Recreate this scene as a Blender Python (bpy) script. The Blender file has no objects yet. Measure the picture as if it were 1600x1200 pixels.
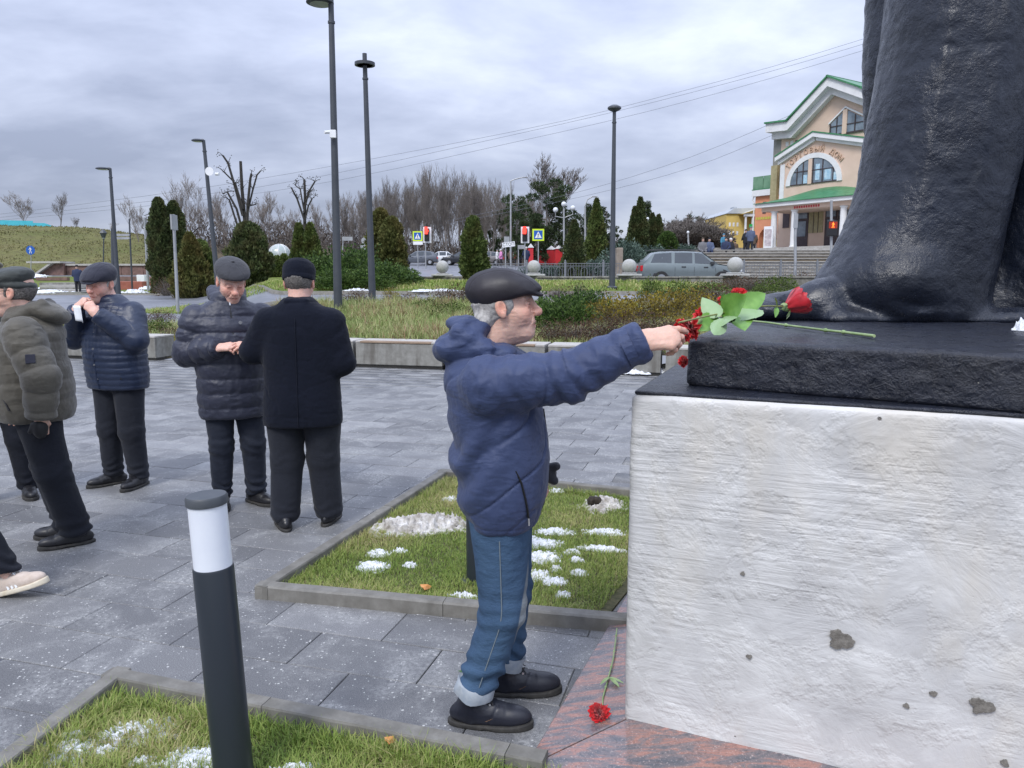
import bpy, math, random
import numpy as np
from mathutils import Vector, Matrix
rnd = random.Random(7)
nrs = np.random.RandomState(11)
SC = bpy.context.scene
COL = SC.collection
R = math.radians
# ------------------------------------------------------------------ camera, world, sun, exposure
PITCH = math.atan(170.0 / 1200.0)
CAMH = 1.65
cam_d = bpy.data.cameras.new('camera')
cam_d.lens = 27.0; cam_d.sensor_width = 36.0; cam_d.clip_start = 0.05; cam_d.clip_end = 3000
cam = bpy.data.objects.new('camera', cam_d); COL.objects.link(cam)
cam.location = (0, 0, CAMH); cam.rotation_euler = (math.pi / 2 - PITCH, 0, 0)
SC.camera = cam
SC.render.engine = 'CYCLES'
SC.cycles.max_bounces = 5; SC.cycles.diffuse_bounces = 3; SC.cycles.transparent_max_bounces = 6
SC.view_settings.view_transform = 'Standard'; SC.view_settings.look = 'None'
SC.view_settings.exposure = 0.55; SC.view_settings.gamma = 1.0
try: SC.view_settings.use_curve_mapping = False
except Exception: pass
SUN_EL, SUN_AZ = 48.0, -28.0        # elevation, direction the light comes from (degrees, 0 = from behind the camera, + = right)
sun_d = bpy.data.lights.new('sun', 'SUN'); sun_d.energy = 1.5; sun_d.angle = R(18); sun_d.color = (1.0, 0.97, 0.92)
sun = bpy.data.objects.new('sun', sun_d); COL.objects.link(sun)
_d = Vector((math.sin(R(SUN_AZ)) * math.cos(R(SUN_EL)), -math.cos(R(SUN_AZ)) * math.cos(R(SUN_EL)), math.sin(R(SUN_EL))))
sun.rotation_euler = _d.to_track_quat('Z', 'Y').to_euler()
def build_world():
 w = bpy.data.worlds.new('World'); SC.world = w; w.use_nodes = True
 nt = w.node_tree; nt.nodes.clear(); N = nt.nodes.new; L = nt.links.new
 out = N('ShaderNodeOutputWorld'); mix = N('ShaderNodeMixShader'); L(mix.outputs[0], out.inputs[0])
 sky = N('ShaderNodeTexSky'); sky.sky_type = 'NISHITA'; sky.sun_disc = False
 sky.sun_elevation = R(SUN_EL); sky.sun_rotation = math.atan2(_d.x, _d.y)
 b1 = N('ShaderNodeBackground'); b1.inputs[1].default_value = 0.1; L(sky.outputs[0], b1.inputs[0])
 b2 = N('ShaderNodeBackground')
 tc = N('ShaderNodeTexCoord'); sep = N('ShaderNodeSeparateXYZ'); L(tc.outputs['Generated'], sep.inputs[0])
 def mth(op, a, b=None):
  m = N('ShaderNodeMath'); m.operation = op
  for i, v in enumerate((a, b)):
   if v is None: continue
   if isinstance(v, (int, float)): m.inputs[i].default_value = v
   else: L(v, m.inputs[i])
  return m.outputs[0]
 z = mth('MAXIMUM', sep.outputs[2], 0.0); zz = mth('ADD', z, 0.24)
 cx = mth('DIVIDE', sep.outputs[0], zz); cy = mth('DIVIDE', sep.outputs[1], zz)
 com = N('ShaderNodeCombineXYZ'); L(cx, com.inputs[0]); L(cy, com.inputs[1]); L(z, com.inputs[2])
 def noise(sc, det, ro, off, dist=0.0):
  mp = N('ShaderNodeMapping'); mp.inputs['Location'].default_value = off; mp.inputs['Scale'].default_value = (sc * 0.8, sc, sc)
  L(com.outputs[0], mp.inputs[0])
  n = N('ShaderNodeTexNoise'); n.inputs['Scale'].default_value = 1.0; n.inputs['Detail'].default_value = det
  n.inputs['Roughness'].default_value = ro; n.inputs['Distortion'].default_value = dist
  L(mp.outputs[0], n.inputs['Vector']); return n.outputs[0]
 n1 = noise(0.80, 7, 0.52, (3.1, 1.7, 0), 0.45); n2 = noise(3.4, 6, 0.55, (9.2, 4.4, 0), 0.2)
 s = mth('ADD', mth('MULTIPLY', n1, 0.66), mth('MULTIPLY', n2, 0.34))
 cr = N('ShaderNodeValToRGB'); L(s, cr.inputs[0]); e = cr.color_ramp.elements
 e[0].position = 0.37; e[0].color = (0.255, 0.29, 0.395, 1)
 e[1].position = 0.64; e[1].color = (0.53, 0.575, 0.68, 1)
 m = e.new(0.50); m.color = (0.37, 0.41, 0.53, 1)
 # overcast law: the zenith is brighter than the horizon
 lum = mth('DIVIDE', mth('ADD', mth('MULTIPLY', z, 3.6), 1.0), 1.42)
 L(cr.outputs[0], b2.inputs[0]); L(lum, b2.inputs[1])
 mix.inputs[0].default_value = 0.94
 L(b1.outputs[0], mix.inputs[1]); L(b2.outputs[0], mix.inputs[2])
build_world()
# ------------------------------------------------------------------ where things stand (survey of the place by bearing and distance)
CP, SP = math.cos(PITCH), math.sin(PITCH)
def ray(u, v):
 a = (u - 800) / 1200.0; b = (600 - v) / 1200.0
 return (a, CP + b * SP, -SP + b * CP)
def at(u, v, y):
 r = ray(u, v); t = y / r[1]
 return Vector((r[0] * t, y, CAMH + r[2] * t))
def gp(u, v, z=0.0):
 r = ray(u, v); t = (z - CAMH) / r[2]
 return Vector((r[0] * t, r[1] * t, z))
def X(u, y): return (u - 800) / 1200.0 * y * 1.0   # bearing to offset near the horizon
def sm(a, b, t):
 t = min(1, max(0, (t - a) / (b - a))); return t * t * (3 - 2 * t)
# ------------------------------------------------------------------ object bookkeeping
def tag(o, label=None, cat=None, group=None, kind=None):
 if label: o['label'] = label
 if cat: o['category'] = cat
 if group: o['group'] = group
 if kind: o['kind'] = kind
 return o
def empty(name, loc, rz=0.0, label=None, cat=None, group=None):
 o = bpy.data.objects.new(name, None); COL.objects.link(o); o.location = loc; o.rotation_euler = (0, 0, rz)
 o.empty_display_size = 0.1
 return tag(o, label, cat, group)
def link(name, me, mat=None, parent=None, loc=(0, 0, 0), rot=(0, 0, 0), mats=None):
 o = bpy.data.objects.new(name, me); COL.objects.link(o); o.location = loc; o.rotation_euler = rot
 if mats:
  for m in mats: me.materials.append(m)
 elif mat is not None and len(me.materials) == 0: me.materials.append(mat)
 if parent: o.parent = parent
 return o
def dup(root, loc=None, rz=None, label=None, group=None, scale=None):
 def cp(o, par):
  c = o.copy(); COL.objects.link(c)
  if par: c.parent = par
  for ch in o.children: cp(ch, c)
  return c
 r = cp(root, None)
 if loc is not None: r.location = loc
 if rz is not None: r.rotation_euler = (0, 0, rz)
 if scale is not None: r.scale = scale if hasattr(scale, '__len__') else (scale,) * 3
 if label: r['label'] = label
 if group: r['group'] = group
 return r
def mesh_np(name, V, Fc, smooth=False, col=None):
 """V (n,3), Fc list of (m,k) int arrays or one array"""
 if not isinstance(Fc, (list, tuple)): Fc = [Fc]
 Fc = [np.asarray(f, dtype=np.int32) for f in Fc if len(f)]
 me = bpy.data.meshes.new(name)
 V = np.asarray(V, dtype=np.float32)
 me.vertices.add(len(V)); me.vertices.foreach_set('co', V.ravel())
 nl = sum(f.size for f in Fc); npoly = sum(len(f) for f in Fc)
 me.loops.add(nl); me.loops.foreach_set('vertex_index', np.concatenate([f.ravel() for f in Fc]))
 starts = []; s = 0
 for f in Fc:
  starts.append(s + np.arange(len(f)) * f.shape[1]); s += f.size
 me.polygons.add(npoly); me.polygons.foreach_set('loop_start', np.concatenate(starts).astype(np.int32))
 if smooth: me.polygons.foreach_set('use_smooth', np.ones(npoly, dtype=bool))
 me.update(calc_edges=True)
 if col is not None:
  a = me.color_attributes.new('Col', 'FLOAT_COLOR', 'POINT')
  c = np.ones((len(V), 4), dtype=np.float32); c[:, :3] = col
  a.data.foreach_set('color', c.ravel())
 return me
class MB:
 """collects polygons for one mesh"""
 def __init__(s): s.v = []; s.f = []
 def add(s, vs, fs):
  o = len(s.v); s.v += [tuple(v) for v in vs]; s.f += [tuple(i + o for i in f) for f in fs]; return s
 def box(s, x0, x1, y0, y1, z0, z1, bev=0.0, M=None):
  if bev > 0:
   b = bev; vs = []; pts = []
   xs = [x0, x1]; ys = [y0, y1]; zs = [z0, z1]
   lay = [(z0, b), (z0 + b, 0), (z1 - b, 0), (z1, b)]
   for z, i in lay:
    for (cx, cy, sx, sy) in ((x0, y0, 1, 1), (x1, y0, -1, 1), (x1, y1, -1, -1), (x0, y1, 1, -1)):
     q = i + b * 0.3
     if (sx, sy) in ((1, 1), (-1, -1)): pts += [(cx + sx * i, cy + sy * q, z), (cx + sx * q, cy + sy * i, z)]
     else: pts += [(cx + sx * q, cy + sy * i, z), (cx + sx * i, cy + sy * q, z)]
   fs = []
   for l in range(3):
    for k in range(8):
     a = l * 8 + k; c = l * 8 + (k + 1) % 8; fs.append((a, c, c + 8, a + 8))
   fs.append(tuple(range(7, -1, -1))); fs.append(tuple(range(24, 32)))
   vs = pts
  else:
   vs = [(x0, y0, z0), (x1, y0, z0), (x1, y1, z0), (x0, y1, z0), (x0, y0, z1), (x1, y0, z1), (x1, y1, z1), (x0, y1, z1)]
   fs = [(0, 3, 2, 1), (4, 5, 6, 7), (0, 1, 5, 4), (1, 2, 6, 5), (2, 3, 7, 6), (3, 0, 4, 7)]
  if M is not None: vs = [M @ Vector(v) for v in vs]
  return s.add(vs, fs)
 def tube(s, pts, rs, n=8, cap=True, flat=1.0):
  pts = [Vector(p) for p in pts]
  if not hasattr(rs, '__len__'): rs = [rs] * len(pts)
  vs = []; up = Vector((0, 0, 1)); prev = None
  for i, p in enumerate(pts):
   t = (pts[min(i + 1, len(pts) - 1)] - pts[max(i - 1, 0)]).normalized()
   if prev is None:
    a = up if abs(t.z) < 0.95 else Vector((1, 0, 0))
    u = t.cross(a).normalized()
   else:
    u = (prev - t * prev.dot(t))
    u = u.normalized() if u.length > 1e-6 else t.orthogonal().normalized()
   prev = u; w = t.cross(u)
   for k in range(n):
    A = 2 * math.pi * k / n
    vs.append(p + (u * math.cos(A) + w * math.sin(A) * flat) * rs[i])
  fs = []
  for i in range(len(pts) - 1):
   for k in range(n):
    a = i * n + k; b = i * n + (k + 1) % n; fs.append((a, b, b + n, a + n))
  if cap:
   fs.append(tuple(range(n - 1, -1, -1))); fs.append(tuple(range((len(pts) - 1) * n, len(pts) * n)))
  return s.add(vs, fs)
 def lathe(s, prof, n=24, c=(0, 0, 0), M=None):
  vs = []
  for r, z in prof:
   for k in range(n):
    A = 2 * math.pi * k / n; vs.append(Vector((c[0] + r * math.cos(A), c[1] + r * math.sin(A), c[2] + z)))
  if M is not None: vs = [M @ v for v in vs]
  fs = []
  for i in range(len(prof) - 1):
   for k in range(n):
    a = i * n + k; b = i * n + (k + 1) % n; fs.append((a, b, b + n, a + n))
  if prof[0][0] > 1e-6: fs.append(tuple(range(n - 1, -1, -1)))
  if prof[-1][0] > 1e-6: fs.append(tuple(range((len(prof) - 1) * n, len(prof) * n)))
  return s.add(vs, fs)
 def prism(s, poly, a, b, plane='xz'):
  """poly of 2D points extruded along the third axis from a to b"""
  n = len(poly)
  def mk(p, t):
   return (p[0], t, p[1]) if plane == 'xz' else ((p[0], p[1], t) if plane == 'xy' else (t, p[0], p[1]))
  vs = [mk(p, a) for p in poly] + [mk(p, b) for p in poly]
  fs = [tuple(range(n)), tuple(range(2 * n - 1, n - 1, -1))]
  for i in range(n):
   j = (i + 1) % n; fs.append((i, i + n, j + n, j))
  return s.add(vs, fs)
 def mesh(s, name, smooth=False):
  me = bpy.data.meshes.new(name); me.from_pydata(s.v, [], s.f)
  import bmesh
  bm = bmesh.new(); bm.from_mesh(me); bmesh.ops.recalc_face_normals(bm, faces=bm.faces); bm.to_mesh(me); bm.free()
  if smooth:
   me.polygons.foreach_set('use_smooth', np.ones(len(me.polygons), dtype=bool))
   try: me.set_sharp_from_angle(angle=R(38))
   except Exception: pass
  me.update(); return me
 def build(s, name, mat, parent=None, loc=(0, 0, 0), rot=(0, 0, 0), smooth=False):
  return link(name, s.mesh(name, smooth), mat, parent, loc, rot)
# ------------------------------------------------------------------ materials
class NT:
 def __init__(s, name):
  s.m = bpy.data.materials.new(name); s.m.use_nodes = True; s.nt = s.m.node_tree; s.nt.nodes.clear()
  s.out = s.N('ShaderNodeOutputMaterial'); s.b = s.N('ShaderNodeBsdfPrincipled'); s.L(s.b.outputs[0], s.out.inputs[0])
  s._tc = None
 def N(s, t): return s.nt.nodes.new(t)
 def L(s, a, b): s.nt.links.new(a, b)
 def tc(s, k='Object'):
  if s._tc is None: s._tc = s.N('ShaderNodeTexCoord')
  return s._tc.outputs[k]
 def mapn(s, scale=(1, 1, 1), loc=(0, 0, 0), rot=(0, 0, 0), src=None):
  m = s.N('ShaderNodeMapping'); m.inputs['Scale'].default_value = scale; m.inputs['Location'].default_value = loc; m.inputs['Rotation'].default_value = rot
  s.L(src if src is not None else s.tc(), m.inputs[0]); return m.outputs[0]
 def noise(s, scale, det=4, ro=0.55, vec=None, dist=0.0):
  n = s.N('ShaderNodeTexNoise'); n.inputs['Scale'].default_value = scale; n.inputs['Detail'].default_value = det
  n.inputs['Roughness'].default_value = ro; n.inputs['Distortion'].default_value = dist
  s.L(vec if vec is not None else s.tc(), n.inputs['Vector']); return n.outputs[0]
 def voro(s, scale, vec=None, feat='F1', out=0):
  n = s.N('ShaderNodeTexVoronoi'); n.inputs['Scale'].default_value = scale; n.feature = feat
  s.L(vec if vec is not None else s.tc(), n.inputs['Vector']); return n.outputs[out]
 def math(s, op, a, b=None, clamp=False):
  m = s.N('ShaderNodeMath'); m.operation = op; m.use_clamp = clamp
  for i, v in enumerate((a, b)):
   if v is None: continue
   if isinstance(v, (int, float)): m.inputs[i].default_value = v
   else: s.L(v, m.inputs[i])
  return m.outputs[0]
 def ramp(s, fac, stops, interp='LINEAR'):
  r = s.N('ShaderNodeValToRGB'); r.color_ramp.interpolation = interp; e = r.color_ramp.elements
  s.L(fac, r.inputs[0])
  for i, (p, c) in enumerate(stops):
   if not hasattr(c, '__len__'): c = (c, c, c)
   if i < 2: e[i].position = p; e[i].color = (*c, 1)
   else:
    q = e.new(p); q.color = (*c, 1)
  return r.outputs[0]
 def mix(s, fac, a, b, mode='MIX'):
  m = s.N('ShaderNodeMix'); m.data_type = 'RGBA'; m.blend_type = mode
  for i, v in ((0, fac), (6, a), (7, b)):
   if isinstance(v, (int, float)): m.inputs[i].default_value = v if i == 0 else (v, v, v, 1)
   elif isinstance(v, tuple): m.inputs[i].default_value = (*v, 1)
   else: s.L(v, m.inputs[i])
  return m.outputs[2]
 def bump(s, h, strength=0.3, dist=0.01, prev=None):
  b = s.N('ShaderNodeBump'); b.inputs['Strength'].default_value = strength; b.inputs['Distance'].default_value = dist
  s.L(h, b.inputs['Height'])
  if prev is not None: s.L(prev, b.inputs['Normal'])
  return b.outputs[0]
 def set(s, color=None, rough=None, metal=None, normal=None, spec=None, **kw):
  I = s.b.inputs
  def p(k, v):
   if v is None: return
   if isinstance(v, tuple): I[k].default_value = (*v, 1) if I[k].type == 'RGBA' and len(v) == 3 else v
   elif isinstance(v, (int, float)): I[k].default_value = v
   else: s.L(v, I[k])
  p('Base Color', color); p('Roughness', rough); p('Metallic', metal); p('Normal', normal); p('Specular IOR Level', spec)
  for k, v in kw.items(): p(k.replace('_', ' '), v)
  return s.m
def mk(name, c1, c2=None, ns=6, det=5, lo=0.35, hi=0.65, rough=0.7, metal=0.0, bumps=(), stretch=None, spec=0.5, third=None, **kw):
 t = NT(name); vec = t.mapn(scale=stretch) if stretch else None
 col = c1
 if c2 is not None:
  st = [(lo, c1), (hi, c2)]
  if third: st.append(third)
  col = t.ramp(t.noise(ns, det, 0.6, vec), st)
 nrm = None
 for (sc, st, di) in bumps: nrm = t.bump(t.noise(sc, 5, 0.6, vec), st, di, nrm)
 return t.set(color=col, rough=rough, metal=metal, normal=nrm, spec=spec, **kw)
# ------------------------------------------------------------------ noise and signed-distance toolkit
_perm = nrs.rand(4096).astype(np.float32)
def vnoise(x, y, z):
 x = np.asarray(x, np.float32); y = np.asarray(y, np.float32); z = np.asarray(z, np.float32)
 xi = np.floor(x).astype(np.int64); yi = np.floor(y).astype(np.int64); zi = np.floor(z).astype(np.int64)
 fx = x - xi; fy = y - yi; fz = z - zi
 fx = fx * fx * (3 - 2 * fx); fy = fy * fy * (3 - 2 * fy); fz = fz * fz * (3 - 2 * fz)
 def h(a, b, c): return _perm[(a * 73856093 ^ b * 19349663 ^ c * 83492791) & 4095]
 r = 0
 for i in (0, 1):
  for j in (0, 1):
   for k in (0, 1):
    r = r + h(xi + i, yi + j, zi + k) * (fx if i else 1 - fx) * (fy if j else 1 - fy) * (fz if k else 1 - fz)
 return r * 2 - 1
def fbm(V, s, o=3, st=(1, 1, 1), off=0.0):
 r = 0; a = 1.0; t = 0
 for i in range(o):
  r = r + a * vnoise(V[0] * s * st[0] + off + i * 7.3, V[1] * s * st[1] + off, V[2] * s * st[2] + off); t += a; a *= 0.5; s *= 2.03
 return r / t
def ridge(V, s, o=3, st=(1, 1, 1), off=0.0):
 r = 0; a = 1.0; t = 0
 for i in range(o):
  n = 1 - np.abs(vnoise(V[0] * s * st[0] + off + i * 3.1, V[1] * s * st[1] + off, V[2] * s * st[2] + off)) * 2
  r = r + a * n; t += a; a *= 0.45; s *= 2.1
 return r / t
def crease(V, s, st, off=0.0, w=0.09):
 return np.exp(-(vnoise(V[0] * s * st[0] + off, V[1] * s * st[1] + off, V[2] * s * st[2] + off) / w) ** 2)
def smin(a, b, k):
 h = np.maximum(k - np.abs(a - b), 0) / k
 return np.minimum(a, b) - h * h * k * 0.25
def smax(a, b, k): return -smin(-a, -b, k)
def cap(P, a, b, ra, rb=None, flat=None):
 """tapered capsule; flat = (unit axis, factor): the section is squeezed along that axis"""
 if rb is None: rb = ra
 ax, ay, az = a; bx, by, bz = b[0] - ax, b[1] - ay, b[2] - az
 px, py, pz = P[0] - ax, P[1] - ay, P[2] - az
 L = bx * bx + by * by + bz * bz + 1e-9
 t = np.clip((px * bx + py * by + pz * bz) / L, 0, 1)
 qx, qy, qz = px - t * bx, py - t * by, pz - t * bz
 if flat:
  (nx, ny, nz), f = flat
  e = (qx * nx + qy * ny + qz * nz) * (f - 1)
  qx, qy, qz = qx + e * nx, qy + e * ny, qz + e * nz
 return np.sqrt(qx * qx + qy * qy + qz * qz) - (ra + t * (rb - ra))
def ell(P, c, r, rot=None):
 px, py, pz = P[0] - c[0], P[1] - c[1], P[2] - c[2]
 if rot is not None:   # rot 3x3: columns are the ellipsoid's axes
  px, py, pz = (px * rot[0][0] + py * rot[1][0] + pz * rot[2][0], px * rot[0][1] + py * rot[1][1] + pz * rot[2][1], px * rot[0][2] + py * rot[1][2] + pz * rot[2][2])
 k0 = np.sqrt((px / r[0]) ** 2 + (py / r[1]) ** 2 + (pz / r[2]) ** 2)
 k1 = np.sqrt((px / r[0] ** 2) ** 2 + (py / r[1] ** 2) ** 2 + (pz / r[2] ** 2) ** 2) + 1e-6
 return k0 * (k0 - 1) / k1
def rotm(axis, deg): return [list(r) for r in Matrix.Rotation(R(deg), 3, axis)]
def plane(P, p, n): return (P[0] - p[0]) * n[0] + (P[1] - p[1]) * n[1] + (P[2] - p[2]) * n[2]
def smooth_table(kn, n=160):
 kn = np.array(sorted(kn), dtype=float); z = kn[:, 0]; zz = np.linspace(z[0], z[-1], n); out = [zz]
 m = np.gradient(kn[:, 1:], z, axis=0) if len(z) > 2 else np.zeros_like(kn[:, 1:]) + (kn[1, 1:] - kn[0, 1:]) / (z[1] - z[0])
 idx = np.clip(np.searchsorted(z, zz, 'right') - 1, 0, len(z) - 2)
 h = z[idx + 1] - z[idx]; t = (zz - z[idx]) / h
 for c in range(kn.shape[1] - 1):
  y0 = kn[idx, c + 1]; y1 = kn[idx + 1, c + 1]; m0 = m[idx, c] * h; m1 = m[idx + 1, c] * h
  out.append((2 * t**3 - 3 * t**2 + 1) * y0 + (t**3 - 2 * t**2 + t) * m0 + (-2 * t**3 + 3 * t**2) * y1 + (t**3 - t**2) * m1)
 return out
def loft(P, T, n=2.2, k=0.02, yaw=0.0):
 """vertical loft, T = smooth_table([(z,cx,cy,rx,ry)])"""
 zz, cx, cy, rx, ry = T
 z = np.asarray(P[2]); zc = np.clip(z, zz[0], zz[-1])
 CX, CY, RX, RY = (np.interp(zc, zz, q).astype(np.float32) for q in (cx, cy, rx, ry))
 dx = P[0] - CX; dy = P[1] - CY
 if yaw:
  c, s = math.cos(yaw), math.sin(yaw); dx, dy = dx * c + dy * s, -dx * s + dy * c
 q = (np.abs(dx / RX) ** n + np.abs(dy / RY) ** n + 1e-9) ** (1.0 / n)
 d = (q - 1) * np.minimum(RX, RY)
 return smax(smax(d, zz[0] - z, k), z - zz[-1], k)
def surfnet(f, lo, hi, h):
 lo = [float(v) for v in lo]; n = [int(math.ceil((hi[i] - lo[i]) / h)) + 1 for i in range(3)]
 ax = [(lo[i] + h * np.arange(n[i])).astype(np.float32) for i in range(3)]
 d = np.array(np.broadcast_to(f((ax[0][:, None, None], ax[1][None, :, None], ax[2][None, None, :])), n), dtype=np.float32)
 d[0] = np.maximum(d[0], 1e-4); d[-1] = np.maximum(d[-1], 1e-4); d[:, 0] = np.maximum(d[:, 0], 1e-4); d[:, -1] = np.maximum(d[:, -1], 1e-4)
 d[:, :, 0] = np.maximum(d[:, :, 0], 1e-4); d[:, :, -1] = np.maximum(d[:, :, -1], 1e-4)
 ins = d < 0
 cnt = np.zeros([m - 1 for m in n], np.int8)
 for i in (0, 1):
  for j in (0, 1):
   for k in (0, 1):
    cnt += ins[i:n[0] - 1 + i, j:n[1] - 1 + j, k:n[2] - 1 + k]
 mask = (cnt > 0) & (cnt < 8)
 cells = np.argwhere(mask); idx = np.full(mask.shape, -1, np.int64); idx[mask] = np.arange(len(cells))
 acc = np.zeros((len(cells), 3), np.float32); num = np.zeros(len(cells), np.float32)
 C = [(i, j, k) for i in (0, 1) for j in (0, 1) for k in (0, 1)]
 dv = {c: d[cells[:, 0] + c[0], cells[:, 1] + c[1], cells[:, 2] + c[2]] for c in C}
 for a in C:
  for ax_ in range(3):
   if a[ax_] == 0:
    b = list(a); b[ax_] = 1; b = tuple(b)
    cr = (dv[a] < 0) != (dv[b] < 0)
    t = np.where(cr, dv[a] / (dv[a] - dv[b] + 1e-12), 0)
    for q in range(3): acc[:, q] += np.where(cr, a[q] + (t if q == ax_ else 0), 0)
    num += cr
 V = (cells + acc / num[:, None]) * h + np.array(lo)
 faces = []
 for a in range(3):
  b, c = [(1, 2), (2, 0), (0, 1)][a]
  s0 = [slice(None)] * 3; s1 = [slice(None)] * 3; s0[a] = slice(0, -1); s1[a] = slice(1, None)
  A = ins[tuple(s0)]; B = ins[tuple(s1)]
  e = np.argwhere(A != B)
  ok = (e[:, b] > 0) & (e[:, c] > 0) & (e[:, b] < n[b] - 1) & (e[:, c] < n[c] - 1); e = e[ok]
  inside = A[e[:, 0], e[:, 1], e[:, 2]]
  def g(db, dc):
   q = e.copy(); q[:, b] += db; q[:, c] += dc; return idx[q[:, 0], q[:, 1], q[:, 2]]
  quad = np.stack([g(-1, -1), g(0, -1), g(0, 0), g(-1, 0)], 1)
  quad[~inside] = quad[~inside][:, ::-1]
  faces.append(quad)
 Fq = np.concatenate(faces); Fq = Fq[(Fq >= 0).all(1)]
 return V.astype(np.float32), Fq
def normals_of(f, V, e=0.003):
 P = [V[:, 0], V[:, 1], V[:, 2]]; g = []
 for i in range(3):
  A = list(P); B = list(P); A[i] = P[i] + e; B[i] = P[i] - e
  g.append(f(A) - f(B))
 g = np.stack(g, 1); return g / (np.linalg.norm(g, axis=1, keepdims=True) + 1e-9)
def sdf_mesh(f, lo, hi, h, disp=None, tint=None):
 V, Q = surfnet(f, lo, hi, h)
 if disp is not None:
  n = normals_of(f, V, max(h * 0.6, 0.002)); V = V + n * disp((V[:, 0], V[:, 1], V[:, 2]), n)[:, None]
 col = tint((V[:, 0], V[:, 1], V[:, 2])) if tint is not None else None
 return V, Q, col
def join(parts):
 Vs, Qs, Cs = [], [], []; o = 0
 hascol = any(p[2] is not None for p in parts)
 for V, Q, c in parts:
  Vs.append(V); Qs.append(Q + o); o += len(V)
  if hascol: Cs.append(c if c is not None else np.ones((len(V), 3), np.float32))
 return np.concatenate(Vs), np.concatenate(Qs), (np.concatenate(Cs) if hascol else None)
def xform(part, M, t):
 V, Q, c = part; M = np.array(M, dtype=np.float32)
 return (V @ M.T + np.array(t, dtype=np.float32), Q, c)
# ------------------------------------------------------------------ people
def fabric(name, c1, c2, weave=900, rough=0.8, fold=0.25, sheen=0.2, wv=0.25, spec=0.35):
 t = NT(name)
 n = t.noise(3.5, 5, 0.6); n2 = t.noise(60, 3, 0.6)
 col = t.mix(t.math('MULTIPLY', n2, 0.35), t.ramp(n, [(0.35, c1), (0.68, c2)]), c1)
 b = t.bump(t.noise(14, 5, 0.55, t.mapn(scale=(1, 1, 0.6))), fold, 0.02)
 cr = t.math('ABSOLUTE', t.math('SUBTRACT', t.noise(3.2, 4, 0.55, t.mapn(scale=(1.1, 1.1, 2.6), rot=(0.15, 0.6, 0)), 0.4), 0.5))
 b = t.bump(t.ramp(cr, [(0.0, 1.0), (0.09, 0.0)]), fold * 0.55, 0.012, b)
 b = t.bump(t.noise(weave, 2, 0.5), wv, 0.001, b)
 return t.set(color=col, rough=rough, normal=b, spec=spec, Sheen_Weight=sheen, Sheen_Roughness=0.5)
def skin_mat(name, base):
 t = NT(name); a = t.N('ShaderNodeVertexColor'); a.layer_name = 'Col'
 c = t.mix(1.0, base, a.outputs[0], 'MULTIPLY')
 c = t.mix(t.math('MULTIPLY', t.noise(55, 4, 0.65), 0.30), c, (base[0] * 0.78, base[1] * 0.50, base[2] * 0.42))
 b = t.bump(t.noise(260, 4, 0.65), 0.55, 0.0018); b = t.bump(t.noise(60, 4, 0.6, t.mapn(scale=(1, 1, 2.5))), 0.3, 0.003, b)
 return t.set(color=c, rough=0.5, normal=b, spec=0.4, Subsurface_Weight=0.12, Subsurface_Radius=(0.012, 0.004, 0.002), Subsurface_Scale=0.5)
MAT = {}
MAT['skin'] = skin_mat('skin', (0.70, 0.46, 0.36))
MAT['skin2'] = skin_mat('skin_ruddy', (0.74, 0.47, 0.38))
MAT['skin3'] = skin_mat('skin_tanned', (0.56, 0.33, 0.24))
MAT['navy_shell'] = fabric('navy_shell', (0.032, 0.047, 0.110), (0.045, 0.064, 0.136), fold=0.35, rough=0.6, sheen=0.08)
MAT['quilt'] = fabric('dark_blue_quilt', (0.012, 0.021, 0.050), (0.02, 0.032, 0.068), rough=0.42, spec=0.5, sheen=0.05)
MAT['puffer'] = fabric('navy_puffer', (0.020, 0.023, 0.042), (0.03, 0.034, 0.058), rough=0.5, spec=0.5, sheen=0.1)
MAT['wool'] = fabric('black_wool', (0.004, 0.006, 0.013), (0.007, 0.009, 0.018), rough=0.95, sheen=0.06, weave=600, wv=0.5, spec=0.2)
MAT['olive'] = fabric('olive_shell', (0.075, 0.068, 0.053), (0.105, 0.096, 0.076), rough=0.6, fold=0.3)
MAT['officer'] = fabric('field_green_cloth', (0.045, 0.05, 0.042), (0.07, 0.075, 0.06), rough=0.85)
MAT['black_trouser'] = fabric('black_trouser', (0.006, 0.008, 0.014), (0.010, 0.012, 0.020), rough=0.9, sheen=0.05)
MAT['grey_trouser'] = fabric('charcoal_trouser', (0.010, 0.012, 0.019), (0.016, 0.019, 0.028), rough=0.9, sheen=0.08)
MAT['navy_trouser'] = fabric('navy_trouser', (0.010, 0.014, 0.026), (0.016, 0.021, 0.036), rough=0.8, sheen=0.08)
MAT['cap_grey'] = fabric('grey_wool_cap', (0.035, 0.036, 0.042), (0.055, 0.056, 0.064), rough=0.9, weave=400, wv=0.6)
MAT['cap_navy'] = fabric('dark_cap', (0.018, 0.019, 0.032), (0.028, 0.03, 0.046), rough=0.85)
MAT['cap_green'] = fabric('grey_green_cap', (0.03, 0.036, 0.036), (0.06, 0.066, 0.06), rough=0.75)
MAT['khaki'] = fabric('khaki_cap', (0.13, 0.125, 0.085), (0.18, 0.17, 0.12), rough=0.85)
def _leather(name, c, rough):
 t = NT(name); b = t.bump(t.noise(20, 5, 0.6), 0.25, 0.006); b = t.bump(t.voro(420), 0.15, 0.001, b)
 return t.set(color=t.ramp(t.noise(12, 4), [(0.3, c), (0.75, tuple(min(1, q * 1.9) for q in c))]), rough=t.ramp(t.noise(9, 4), [(0.3, rough * 0.75), (0.7, min(1, rough * 1.35))]), normal=b, spec=0.5)
MAT['leather_cap'] = _leather('suede_leather_cap', (0.013, 0.011, 0.014), 0.55)
MAT['boot'] = _leather('navy_black_leather', (0.010, 0.011, 0.017), 0.4)
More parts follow.
